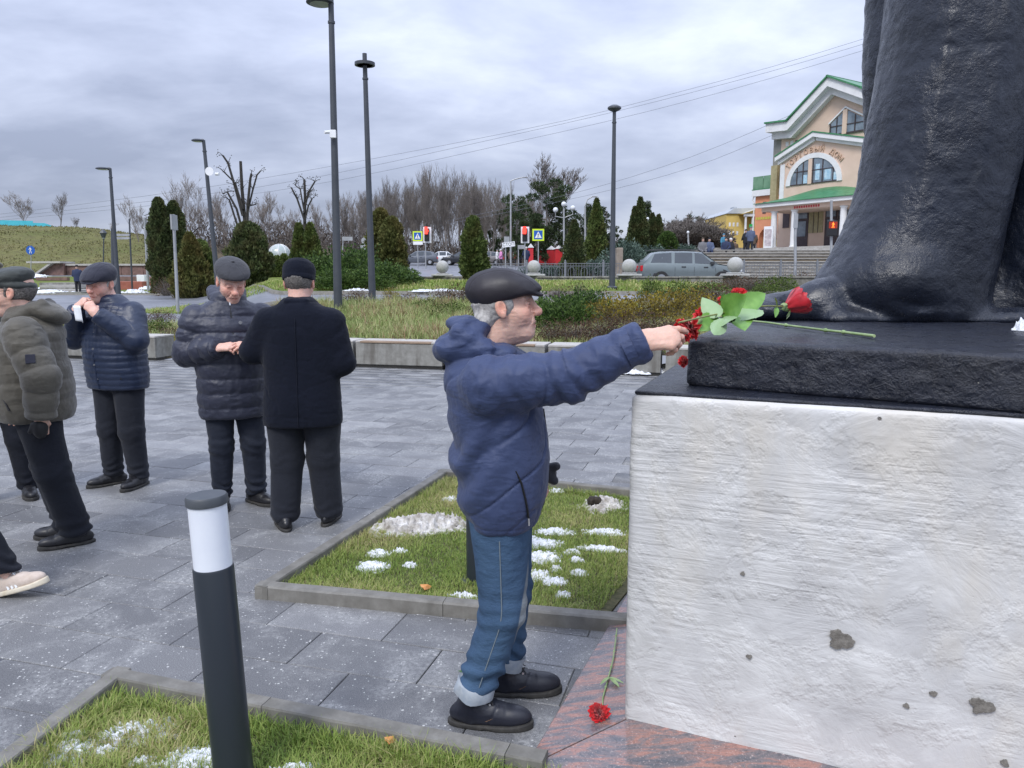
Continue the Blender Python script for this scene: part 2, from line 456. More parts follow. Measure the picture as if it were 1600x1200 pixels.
MAT['shoe'] = _leather('black_leather', (0.010, 0.010, 0.012), 0.38)
MAT['sole'] = mk('rubber_sole', (0.02, 0.019, 0.018), (0.05, 0.047, 0.042), ns=30, rough=0.8)
MAT['sneaker'] = mk('beige_suede', (0.50, 0.41, 0.34), (0.58, 0.49, 0.42), ns=40, rough=0.85, bumps=((300, 0.3, 0.001),))
MAT['offwhite'] = mk('off_white_rubber', (0.60, 0.52, 0.38), (0.68, 0.62, 0.50), ns=20, rough=0.6)
MAT['whitecloth'] = mk('white_cloth', (0.72, 0.74, 0.76), (0.8, 0.82, 0.84), ns=20, rough=0.8)
MAT['hair_grey'] = mk('grey_hair', (0.22, 0.21, 0.20), (0.50, 0.48, 0.45), ns=90, rough=0.6, stretch=(0.4, 1, 0.4), bumps=((180, 0.9, 0.004),))
MAT['hair_dark'] = mk('salt_pepper_hair', (0.06, 0.055, 0.05), (0.22, 0.20, 0.18), ns=120, rough=0.65, bumps=((250, 0.8, 0.003),))
MAT['zip'] = mk('zip_black', (0.008, 0.008, 0.010), rough=0.5)
MAT['steel'] = mk('bright_metal', (0.7, 0.7, 0.7), rough=0.3, metal=0.9)
MAT['lace'] = mk('black_lace', (0.03, 0.03, 0.032), rough=0.9); MAT['brownthread'] = mk('brown_thread', (0.16, 0.09, 0.05), rough=0.9)
MAT['eyewhite'] = mk('eyeball', (0.55, 0.52, 0.48), rough=0.15)
MAT['iris'] = mk('iris', (0.03, 0.028, 0.025), rough=0.1)
def _jeans():
 t = NT('faded_denim'); tc = t.tc()
 sep = t.N('ShaderNodeSeparateXYZ'); t.L(tc, sep.inputs[0])
 # wear on thigh fronts: a worn patch that belongs to the cloth
 n = t.noise(5, 5, 0.6, t.mapn(scale=(1, 1, 0.5)))
 zf = t.ramp(sep.outputs[2], [(0.22, 0.0), (0.42, 1.0), (0.78, 0.75)])
 xf = t.ramp(t.math('ADD', sep.outputs[0], t.math('MULTIPLY', sep.outputs[2], -0.17)), [(-0.085, 0.0), (-0.045, 1.0)])
 zf = t.math('MULTIPLY', zf, t.math('LESS_THAN', sep.outputs[1], 0.0)); f = t.math('MULTIPLY', zf, xf); f = t.math('MULTIPLY', f, t.ramp(n, [(0.3, 0.25), (0.62, 1.0)]))
 base = t.ramp(n, [(0.3, (0.024, 0.055, 0.115)), (0.7, (0.052, 0.105, 0.185))])
 c = t.mix(f, base, (0.40, 0.41, 0.38))
 c = t.mix(t.math('MULTIPLY', t.noise(500, 2, 0.5), 0.35), c, (0.12, 0.18, 0.26))
 b = t.bump(t.noise(16, 6, 0.6, t.mapn(scale=(1, 1, 1.8))), 0.5, 0.02)
 b = t.bump(t.noise(700, 2, 0.5, t.mapn(rot=(0, 0.7, 0))), 0.3, 0.001, b)
 return t.set(color=c, rough=0.85, normal=b, spec=0.2)
MAT['jeans'] = _jeans()
MAT['denim_in'] = mk('denim_inside', (0.26, 0.30, 0.35), (0.36, 0.39, 0.42), ns=30, rough=0.9, bumps=((300, 0.3, 0.001),))
MAT['stitch'] = mk('pale_stitching', (0.17, 0.20, 0.22), rough=0.9)
# ---- head, in its own frame: x forward, y left, z up
def head_sdf(smile=0.0, necks=(), jowl=1.0):
 def f(P):
  x, y, z = P; S = (x, np.abs(y), z)
  d = ell(P, (-0.014, 0, 0.035), (0.102, 0.078, 0.094))
  d = smin(d, ell(P, (0.026, 0, -0.048), (0.068, 0.0595 * jowl, 0.072)), 0.045)
  d = smin(d, ell(P, (0.078, 0, -0.098), (0.022, 0.026, 0.019)), 0.032)
  d = smin(d, ell(S, (0.056, 0.037, -0.026), (0.031, 0.026, 0.030)), 0.03)
  d = smin(d, cap(S, (0.086, 0.008, 0.031), (0.069, 0.052, 0.030), 0.0085, 0.0085), 0.022)
  d = smin(d, ell(P, (0.080, 0, -0.056), (0.026, 0.032, 0.030)), 0.022)
  d = smax(d, -ell(S, (0.104, 0.032, 0.010), (0.019, 0.020, 0.013)), 0.018)
  d = smin(d, cap(P, (0.090, 0, 0.024), (0.116, 0, -0.016), 0.0085, 0.0125), 0.016)
  d = smin(d, ell(P, (0.118, 0, -0.021), (0.0155, 0.0155, 0.0140)), 0.010)
  d = smin(d, ell(S, (0.104, 0.014, -0.025), (0.0135, 0.0085, 0.0095)), 0.008)
  d = smax(d, -ell(S, (0.111, 0.008, -0.034), (0.006, 0.004, 0.004)), 0.004)
  # eyes with lids, bags under them
  d = smin(d, ell(S, (0.0795, 0.0315, 0.010), (0.0150, 0.0165, 0.0115)), 0.005)
  d = smin(d, cap(S, (0.0905, 0.021, 0.0005), (0.083, 0.044, 0.001), 0.0038), 0.007)
  d = smax(d, -cap(S, (0.0965, 0.0215, 0.0085), (0.0895, 0.0435, 0.0070), 0.0022), 0.003)
  # folds from nose to mouth
  d = smax(d, -cap(S, (0.102, 0.021, -0.028), (0.087, 0.037, -0.064 - 0.004 * smile), 0.0030), 0.008)
  m = 0.004 * smile
  d = smin(d, cap(S, (0.1035, 0, -0.060), (0.0900, 0.025, -0.062 + m), 0.0058, 0.003), 0.006)
  d = smin(d, cap(S, (0.1000, 0, -0.0745), (0.0880, 0.022, -0.068 + m), 0.0068, 0.003), 0.006)
  d = smax(d, -cap(S, (0.1085, 0, -0.0668), (0.0920, 0.026, -0.0645 + m), 0.0030 + 0.0012 * smile, 0.0018), 0.003)
  d = smin(d, cap(P, (0.050, 0, -0.098), (-0.02, 0, -0.105), 0.034, 0.045), 0.03)
  # ears
  e = ell(S, (-0.010, 0.0835, 0.000), (0.0195, 0.0085, 0.0335), rotm('Y', -12))
  e = smax(e, -ell(S, (-0.003, 0.0915, 0.004), (0.0105, 0.0065, 0.0210), rotm('Y', -12)), 0.005)
  e = smin(e, ell(S, (-0.001, 0.0825, -0.027), (0.009, 0.006, 0.0100)), 0.006)
  d = smin(d, e, 0.008)
  for a, b, ra, rb in necks: d = smin(d, cap(P, a, b, ra, rb), 0.03)
  return d
 return f
def head_disp(P, n):
 d = 0.0012 * fbm(P, 70, 2) + 0.0016 * ridge(P, 26, 2, (0.5, 1, 1.6)) * (P[0] > 0.0)
 d = d - 0.0018 * np.clip(ridge(P, 34, 1, (0.3, 0.3, 1.7), 4.0), 0, 1) * (P[2] > 0.035) * (P[0] > 0.04)
 return d.astype(np.float32)
def head_tint(P):
 x, y, z = P; ya = np.abs(y); c = np.ones((len(x), 3), np.float32)
 def blend(w, col):
  w = np.clip(w, 0, 1)[:, None]; return c * (1 - w) + c * np.array(col, np.float32) * w
 g = lambda cx, cy, cz, r: np.exp(-(((x - cx) ** 2 + (ya - cy) ** 2 + (z - cz) ** 2) / r ** 2))
 c = blend(g(0.12, 0, -0.022, 0.022) * 0.9, (1.12, 0.72, 0.68))
 c = blend(g(0.075, 0.042, -0.022, 0.028) * 0.8, (1.1, 0.76, 0.72))
 c = blend(g(-0.01, 0.088, 0.0, 0.03) * 0.8, (1.08, 0.74, 0.68))
 lips = np.exp(-((z + 0.0668) / 0.0085) ** 2) * np.exp(-(ya / 0.024) ** 4) * (x > 0.085)
 c = blend(lips * 0.85, (0.86, 0.52, 0.50))
 gap = np.exp(-((z + 0.0665) / 0.0022) ** 2) * np.exp(-(ya / 0.024) ** 4) * (x > 0.085); c = blend(gap * 0.8, (0.35, 0.2, 0.2))
 brow = np.exp(-((z - 0.034 - 0.004 * np.cos(ya * 60)) / 0.0052) ** 2) * ((ya > 0.012) & (ya < 0.052)) * (x > 0.05)
 c = blend(brow * 0.8, (0.62, 0.78, 0.92))
 eye = np.exp(-((z - 0.0085) / 0.0034) ** 2) * np.exp(-((ya - 0.0325) / 0.0125) ** 4) * (x > 0.082)
 c = blend(eye, (0.28, 0.25, 0.25))
 sock = np.exp(-((z - 0.008) / 0.013) ** 2) * np.exp(-((ya - 0.032) / 0.018) ** 4) * (x > 0.07)
 c = blend(sock * 0.45, (0.92, 0.68, 0.66))
 stub = ((z < -0.045) & (x > -0.01)) * np.clip((-0.045 - z) / 0.02, 0, 1); c = blend(stub * 0.3, (0.86, 0.93, 1.02))
 return c.astype(np.float32)
def hair_sdf(style='long'):
 def f(P):
  x, y, z = P; S = (x, np.abs(y), z)
  d = ell(P, (-0.016, 0, 0.03), (0.110, 0.0845, 0.100))
  d = smax(d, -ell(P, (-0.014, 0, 0.035), (0.097, 0.074, 0.09)), 0.003)
  d = smin(d, ell(S, (-0.075, 0.03, -0.045), (0.036, 0.05, 0.034)), 0.03) if style == 'long' else d
  lim = x - (0.034 if style == 'long' else 0.02) - 0.25 * (z - 0.03) * (-1)
  d = smax(d, lim, 0.01)
  d = smax(d, -0.062 - z - (0.2 * (-x) if style == 'long' else -0.1 * x), 0.008)
  d = smax(d, -ell(S, (-0.005, 0.088, -0.012), (0.024, 0.02, 0.036)), 0.006)
  return smax(d, plane(P, (-0.118, 0, 0.020), (-0.20, 0, 0.98)), 0.006)
 return f
CAPN = np.array([-0.22, 0, 1.0]); CAPN = CAPN / np.linalg.norm(CAPN)
def cap_sdf(kind):
 def flat(P):
  d = ell(P, (-0.020, 0, 0.060), (0.124, 0.099, 0.082), rotm('Y', 8))
  d = smin(d, ell(P, (0.050, 0, 0.072), (0.092, 0.084, 0.040), rotm('Y', 17)), 0.05)
  d = smax(d, -plane(P, (-0.118, 0, -0.006), (-0.24, 0, 0.97)), 0.012)
  b = ell(P, (0.088, 0, 0.053), (0.056, 0.070, 0.0095), rotm('Y', 17))
  d = smin(d, b, 0.012)
  d = smax(d, -ell(P, (-0.014, 0, 0.012), (0.100, 0.078, 0.088)), 0.004)
  return smin(d, ell(P, (-0.03, 0, 0.144), (0.012, 0.012, 0.005)), 0.003)
 def newsboy(P):
  d = ell(P, (0.000, 0, 0.086), (0.128, 0.106, 0.055), rotm('Y', 9))
  d = smin(d, ell(P, (-0.01, 0, 0.06), (0.108, 0.088, 0.05)), 0.03)
  b = ell(P, (0.092, 0, 0.052), (0.05, 0.074, 0.010), rotm('Y', 20))
  d = smin(d, b, 0.02)
  d = smax(d, -plane(P, (-0.11, 0, 0.022), (-0.20, 0, 0.98)), 0.012)
  return smin(d, ell(P, (-0.0, 0, 0.146), (0.010, 0.010, 0.005)), 0.003)
 def band(P):
  T = BANDT
  d = loft(P, T, 2.1, 0.02)
  b = loft(P, BANDT2, 2.1, 0.006)
  return smin(smin(d, b, 0.004), ell(P, (0.09, 0, 0.04), (0.045, 0.06, 0.009), rotm('Y', 18)), 0.01)
 def ear(P):
  d = ell(P, (-0.005, 0, 0.088), (0.118, 0.096, 0.056), rotm('Y', 6))
  d = smin(d, ell(P, (-0.012, 0, 0.045), (0.112, 0.092, 0.034), rotm('Y', -10)), 0.012)
  d = smin(d, ell(P, (0.10, 0, 0.056), (0.052, 0.07, 0.009), rotm('Y', 16)), 0.012)
  d = smin(d, cap(P, (-0.100, -0.03, 0.03), (-0.1, 0.03, 0.03), 0.017), 0.012)
  return smin(d, ell(P, (-0.02, 0, 0.142), (0.010, 0.010, 0.005)), 0.003)
 def peaked(P):
  d = ell(P, (0.005, 0, 0.115), (0.145, 0.135, 0.032), rotm('Y', -8))
  return smin(d, ell(P, (0.0, 0, 0.10), (0.12, 0.105, 0.035)), 0.02)
 return dict(flat=flat, newsboy=newsboy, band=band, ear=ear, peaked=peaked)[kind]
BANDT = smooth_table([(0.012, -0.012, 0, 0.106, 0.086), (0.05, -0.012, 0, 0.112, 0.092), (0.09, -0.010, 0, 0.108, 0.090), (0.122, -0.01, 0, 0.086, 0.072), (0.14, -0.01, 0, 0.05, 0.042), (0.145, -0.01, 0, 0.02, 0.02)])
BANDT2 = smooth_table([(0.010, -0.012, 0, 0.112, 0.092), (0.035, -0.012, 0, 0.114, 0.094)])
def cap_disp(kind):
 def g(P, n):
  d = 0.0022 * fbm(P, 16, 3) + 0.002 * ridge(P, 12, 2, (0.6, 1.2, 1))
  if kind in ('flat',): d = d - 0.0016 * np.exp(-((P[1] + 0.0) / 0.0022) ** 2) * (P[2] > 0.06) - 0.002 * np.exp(-((np.abs(P[1]) - 0.055) / 0.002) ** 2) * (P[2] > 0.07)
  if kind in ('newsboy', 'band'):
   a = np.arctan2(P[1], P[0] + 0.005); d = d - 0.002 * np.exp(-(np.abs(((a / (math.pi / 4)) % 1) - 0.5) / 0.03) ** 2 * 1.0) * (P[2] > 0.06)
  if kind == 'ear': d = d + 0.003 * ridge(P, 22, 2)
  return d.astype(np.float32)
 return g
def frame(dirv, up):
 """3x3 rows->cols: x = dirv, z ~ up"""
 x = Vector(dirv).normalized(); z = Vector(up); z = (z - x * z.dot(x)).normalized(); y = z.cross(x)
 return [[x[i], y[i], z[i]] for i in range(3)]
def hand_part(wrist, dirv, up, side, curls, thumb, s=1.0, h=0.003, spread=1.0):
 """side=+1: thumb on +y of the hand frame. up = back of the hand."""
 fing = [(0.086, 0.029, 0.071), (0.091, 0.009, 0.080), (0.087, -0.011, 0.073), (0.078, -0.030, 0.056)]
 seg = []
 for i, (bx, by, L) in enumerate(fing):
  p = Vector((bx, by * side, -0.001)); a = 0; ya = (0.10 - 0.07 * i) * side * spread
  cur = [p]
  for j, fr in enumerate((0.44, 0.31, 0.25)):
   a += R(curls[i][j]); dv = Vector((math.cos(a) * math.cos(ya), math.cos(a) * math.sin(ya), -math.sin(a)))
   p = p + dv * L * fr; cur.append(p)
  rr = [0.0096, 0.0088, 0.0078, 0.0064] if i < 3 else [0.0084, 0.0076, 0.0068, 0.0056]
  seg.append((cur, rr))
 T = [Vector((t[0], t[1] * side, t[2])) for t in thumb]
 def f(P):
  d = cap(P, (0.012, 0, 0), (0.078, 0.0, 0), 0.034, 0.036, ((0, 0, 1), 2.1))
  for i, (bx, by, L) in enumerate(fing):
   d = smin(d, cap(P, (0.02, by * side * 0.55, 0.002), (bx, by * side, 0.001), 0.0125, 0.0110), 0.010)
  d = smin(d, cap(P, (-0.075, 0, -0.001), (0.012, 0, 0), 0.026, 0.025, ((0, 0, 1), 1.35)), 0.025)
  for cur, rr in seg:
   g = cap(P, cur[0], cur[1], rr[0], rr[1])
   g = smin(g, cap(P, cur[1], cur[2], rr[1], rr[2]), 0.004); g = smin(g, cap(P, cur[2], cur[3], rr[2], rr[3]), 0.004)
   d = smin(d, g, 0.0035)
  g = cap(P, T[0], T[1], 0.0155, 0.0115); g = smin(g, cap(P, T[1], T[2], 0.0108, 0.0098), 0.006); g = smin(g, cap(P, T[2], T[3], 0.0098, 0.0080), 0.004)
  return smin(d, g, 0.012)
 def disp(P, n):
  d = 0.0009 * fbm(P, 90, 2) + 0.0011 * np.clip(ridge(P, 45, 2, (0.4, 1.3, 1)), -1, 1) * (n[:, 2] > 0)
  return d.astype(np.float32)
 def tint(P):
  c = np.ones((len(P[0]), 3), np.float32)
  w = np.zeros(len(P[0]))
  for cur, rr in seg:
   for k in (0, 1, 2):
    w = np.maximum(w, np.exp(-((P[0] - cur[k].x) ** 2 + (P[1] - cur[k].y) ** 2 + (P[2] - cur[k].z) ** 2) / 0.011 ** 2) * 0.6)
   w = np.maximum(w, np.exp(-((P[0] - cur[3].x) ** 2 + (P[1] - cur[3].y) ** 2 + (P[2] - cur[3].z) ** 2) / 0.010 ** 2) * 0.4)
  w = w[:, None]; return (c * (1 - w) + np.array([1.05, 0.72, 0.66], np.float32) * w).astype(np.float32)
 part = sdf_mesh(f, (-0.105, -0.085, -0.105), (0.185, 0.085, 0.05), h / s, disp, tint)
 M = np.array(frame(dirv, up)) * s
 return xform(part, M, wrist)
CURL_PINCH = [(16, 22, 12), (34, 40, 26), (46, 56, 35), (52, 62, 38)]
CURL_REST = [(18, 26, 16), (22, 30, 20), (26, 32, 22), (30, 34, 22)]
CURL_FIST = [(52, 70, 40), (56, 72, 42), (60, 74, 42), (62, 74, 42)]
THUMB_REST = [(0.018, 0.022, -0.006), (0.050, 0.048, -0.016), (0.078, 0.052, -0.022), (0.098, 0.050, -0.026)]
THUMB_PINCH = [(0.018, 0.020, -0.010), (0.058, 0.042, -0.026), (0.098, 0.044, -0.034), (0.130, 0.038, -0.040)]
THUMB_FIST = [(0.018, 0.020, -0.010), (0.050, 0.036, -0.030), (0.078, 0.022, -0.044), (0.092, 0.006, -0.046)]
def to_head(c, M, p):
 q = Vector(p) - Vector(c); return tuple(sum(M[j][i] * q[j] for j in range(3)) for i in range(3))
def garment(torso, arms, extra=(), n=2.3, k=0.05, hemz=None, hard=()):
 """torso table + arms [(sh, el, wr, (rs,re,rw))] -> sdf with per-vertex coordinates"""
 def f(P):
  d = loft(P, torso, n, 0.03)
  for X_ in extra:
   kk = X_[-1]; e = cap(P, *X_[1:5]) if X_[0] == 'cap' else ell(P, X_[1], X_[2], X_[3])
   d = smin(d, e, kk)
  for sh, el, wr, r in arms:
   u = Vector(wr) - Vector(el); u.normalize()
   a = cap(P, sh, el, r[0], r[1]); fo = cap(P, el, Vector(wr) + u * 0.03, r[1], r[2])
   fo = smax(fo, plane(P, wr, u), 0.006)
   d = smin(d, smin(a, fo, 0.03), k)
  if hemz is not None: d = smax(d, hemz - P[2], 0.008)
  return d
 def which(P):
  """1 where a vertex is on the sleeves, and distance along the sleeve"""
  dt = loft(P, torso, n, 0.03); best = np.full(len(P[0]), 9.0); s = np.zeros(len(P[0]))
  for sh, el, wr, r in arms:
   L1 = (Vector(el) - Vector(sh)).length; L2 = (Vector(wr) - Vector(el)).length
   for (a, b, ra, rb, o, L) in ((sh, el, r[0], r[1], 0, L1), (el, wr, r[1], r[2], L1, L2)):
    dd = cap(P, a, b, ra, rb); A = Vector(a); B = Vector(b) - A
    t = np.clip(((P[0] - A.x) * B.x + (P[1] - A.y) * B.y + (P[2] - A.z) * B.z) / B.length_squared, 0, 1) * L + o
    m = dd < best; best = np.where(m, dd, best); s = np.where(m, t, s)
  w = np.clip((dt - best) / 0.03 + 0.3, 0, 1)
  return w, s
 return f, which
def wrinkles(amp=0.006, st=(1, 1, 1), sc=7, fine=0.0015):
 def g(P, n, w, s):
  d = amp * np.clip(ridge(P, sc, 3, st) - 0.15, -0.6, 1)
  d = d + w * amp * 0.9 * np.sin(s * 62 + 4 * fbm(P, 6, 2)) * np.clip(fbm(P, 9, 2, off=3.0) + 0.35, 0, 1)
  d = d - amp * 1.1 * crease(P, 5, (1, 1, 2.2), 2.0, 0.07) * np.clip(fbm(P, 3, 1, off=9.0) + 0.5, 0, 1)
  return d + fine * fbm(P, 60, 2)
 return g
def quilt(sp=0.085, amp=0.012, arm_sp=0.08, box=0.0, zone=None):
 def g(P, n, w, s):
  z = P[2] + 0.008 * fbm(P, 5, 2)
  q = np.abs(np.sin(math.pi * z / sp)) ** 0.55
  qa = np.abs(np.sin(math.pi * (s + 0.01 * fbm(P, 7, 2)) / arm_sp)) ** 0.55
  d = amp * ((1 - w) * q + w * qa)
  d = d + amp * 0.45 * np.clip(ridge(P, 16, 3, (1, 1, 1.6)), -0.5, 1)
  if box: d = d + amp * 0.5 * (1 - w) * np.abs(np.sin(math.pi * P[1] / box)) ** 0.4 * (zone[0] < P[2]) * (P[2] < zone[1])
  return d
 return g
def legs_sdf(legs, pelvis):
 def f(P):
  d = ell(P, pelvis[0], pelvis[1])
  for hip, kn, an, r, hz in legs:
   g = cap(P, hip, kn, r[0], r[1]); lo = cap(P, kn, an, r[1], r[2])
   g = smin(g, lo, 0.03); g = smax(g, hz - P[2], 0.008)
   d = smin(d, g, 0.022)
  return d
 return f
def legs_disp(legs, amp=0.007):
 def g(P, n):
  d = amp * 0.7 * fbm(P, 9, 3, (1, 1, 0.6))
  for hip, kn, an, r, hz in legs:
   near = np.exp(-((P[1] - an[1]) / 0.12) ** 2)
   hem = np.exp(-((P[2] - hz - 0.05) / 0.075) ** 2); kz = np.exp(-((P[2] - kn[2]) / 0.09) ** 2)
   wv = np.sin(P[2] * 95 + 5 * vnoise(P[0] * 12, P[1] * 12, P[2] * 4))
   d = d + near * amp * wv * (0.9 * hem + 0.35 * kz)
  return (d + 0.003 * ridge(P, 8, 2, (1, 1, 0.35))).astype(np.float32)
 return g
def shoe_parts(kind, L=0.29, h=0.006):
 """foot frame: x toe, z up, origin under the ankle"""
 k = L / 0.29
 def up(P):
  d = ell(P, (0.105 * k, 0, 0.040), (0.088 * k, 0.044, 0.037 if kind != 'boot' else 0.043))
  d = smin(d, ell(P, (-0.02, 0, 0.045), (0.088, 0.039, 0.046)), 0.05)
  d = smin(d, ell(P, (0.035, 0, 0.058), (0.06, 0.034, 0.032)), 0.03)
  if kind == 'boot':
   d = smin(d, cap(P, (-0.022, 0, 0.06), (-0.028, 0, 0.145), 0.046, 0.050), 0.03); d = smax(d, P[2] - 0.150, 0.008)
  else:
   d = smin(d, cap(P, (-0.03, 0, 0.05), (-0.035, 0, 0.085), 0.040, 0.041), 0.02); d = smax(d, P[2] - 0.098, 0.006)
  return smax(d, 0.012 - P[2], 0.003)
 def dis(P, n):
  d = 0.0022 * ridge(P, 20, 2) * (P[0] < 0.1)
  if kind == 'boot':
   d = d - 0.0025 * np.exp(-((P[0] - 0.055 - 0.5 * (P[2] - 0.05)) / 0.003) ** 2) * (np.abs(P[1]) > 0.014)
   d = d + 0.003 * np.exp(-((np.abs(P[1]) - 0.024) / 0.006) ** 2) * (P[0] > 0.0) * (P[0] < 0.07) * (P[2] > 0.07)
  return d.astype(np.float32)
 def so(P):
  d = np.minimum(ell(P, (0.105 * k, 0, 0.0), (0.095 * k, 0.052, 0.2)), 1e3)
  d = smin(d, ell(P, (-0.02, 0, 0.0), (0.096, 0.043, 0.2)), 0.06)
  top = 0.020 if kind != 'sneaker' else 0.026
  d = smax(d, P[2] - top - 0.10 * np.clip(P[0] - 0.12, 0, 1), 0.004)
  if kind != 'sneaker': d = smax(d, -ell(P, (0.042, 0, -0.004), (0.03, 0.1, 0.012)), 0.003)
  return smax(d, -P[2], 0.003)
 lo = (-0.125, -0.07, -0.01); hi = (0.215 * k + 0.01, 0.07, 0.165)
 return sdf_mesh(up, lo, hi, h, dis), sdf_mesh(so, lo, (hi[0], hi[1], 0.06), h)
_shoe_cache = {}
def add_shoe(parent, pos, yaw, kind, mu, ms, L=0.29, h=0.006, pitch=0.0, laces=False, stripes=False):
 key = (kind, L, h)
 if key not in _shoe_cache:
  a, b = shoe_parts(kind, L, h)
  _shoe_cache[key] = (mesh_np('shoe', a[0], a[1], True), mesh_np('sole', b[0], b[1], True))
 ma, mb = _shoe_cache[key]
 ma2 = ma.copy() if len(ma.materials) and ma.materials[0] != mu else ma
 if ma2 is not ma: ma2.materials.clear()
 o = link('shoe', ma2, mu, parent, pos, (0, pitch, yaw))
 mb2 = mb.copy() if len(mb.materials) and mb.materials[0] != ms else mb
 if mb2 is not mb: mb2.materials.clear()
 link('sole', mb2, ms, o)
 if laces:
  b = MB()
  for i in range(5):
   x = 0.075 - i * 0.019; z = 0.083 + i * 0.014
   b.tube([(x, -0.024, z - 0.008), (x - 0.006, 0, z + 0.004), (x - 0.012, 0.024, z - 0.004)], 0.0026, 5)
   b.tube([(x - 0.012, -0.024, z), (x - 0.004, 0, z + 0.006), (x, 0.024, z - 0.006)], 0.0026, 5)
  for sg in (1, -1):
   b.tube([(-0.008, 0, 0.146), (0.02, 0.022 * sg, 0.155), (0.04, 0.034 * sg, 0.128), (0.02, 0.02 * sg, 0.14), (-0.006, 0, 0.147)], 0.0024, 5)
   b.tube([(-0.006, 0, 0.145), (0.035, 0.012 * sg, 0.12), (0.06, 0.03 * sg, 0.095)], 0.0022, 5)
  b.build('laces', MAT['lace'] if kind == 'boot' else MAT['whitecloth'], o, smooth=True)
  if kind == 'boot':
   for sg in (1, -1):
    b = MB(); b.tube([(0.085, 0.030 * sg, 0.078), (0.070, 0.042 * sg, 0.055), (0.035, 0.0445 * sg, 0.038), (0.0, 0.0425 * sg, 0.045), (-0.02, 0.043 * sg, 0.075), (-0.03, 0.0465 * sg, 0.125)], 0.0013, 4); b.build('seam', MAT['brownthread'], o, smooth=True)
   b = MB(); b.lathe([(0.045, 0.135), (0.052, 0.138), (0.053, 0.150), (0.046, 0.156), (0.040, 0.150)], 22, (-0.028, 0, 0)); b.build('collar', MAT['boot'], o, smooth=True)
  if kind == 'boot':
   b = MB()
   for i in range(4):
    for sg in (1, -1):
     x = 0.066 - i * 0.021; z = 0.077 + i * 0.017
     b.tube([(x, 0.026 * sg, z), (x + 0.002, 0.0305 * sg, z + 0.001)], 0.0042, 8)
   tag(b.build('eyelets', MAT['steel'], o), kind='stuff')
 if stripes:
  b = MB()
  for sg in (1, -1):
   for i in range(3):
    x = 0.055 - i * 0.022
    b.add([(x, 0.0485 * sg, 0.028), (x + 0.010, 0.0485 * sg, 0.028), (x + 0.002, 0.0395 * sg, 0.070), (x - 0.008, 0.0395 * sg, 0.070),
      (x, 0.030 * sg, 0.028), (x + 0.010, 0.030 * sg, 0.028), (x + 0.002, 0.025 * sg, 0.070), (x - 0.008, 0.025 * sg, 0.070)],
      [(0, 1, 2, 3), (7, 6, 5, 4), (0, 4, 5, 1), (1, 5, 6, 2), (2, 6, 7, 3), (3, 7, 4, 0)])
  tag(b.build('stripes', MAT['whitecloth'], o), kind='stuff')
 return o
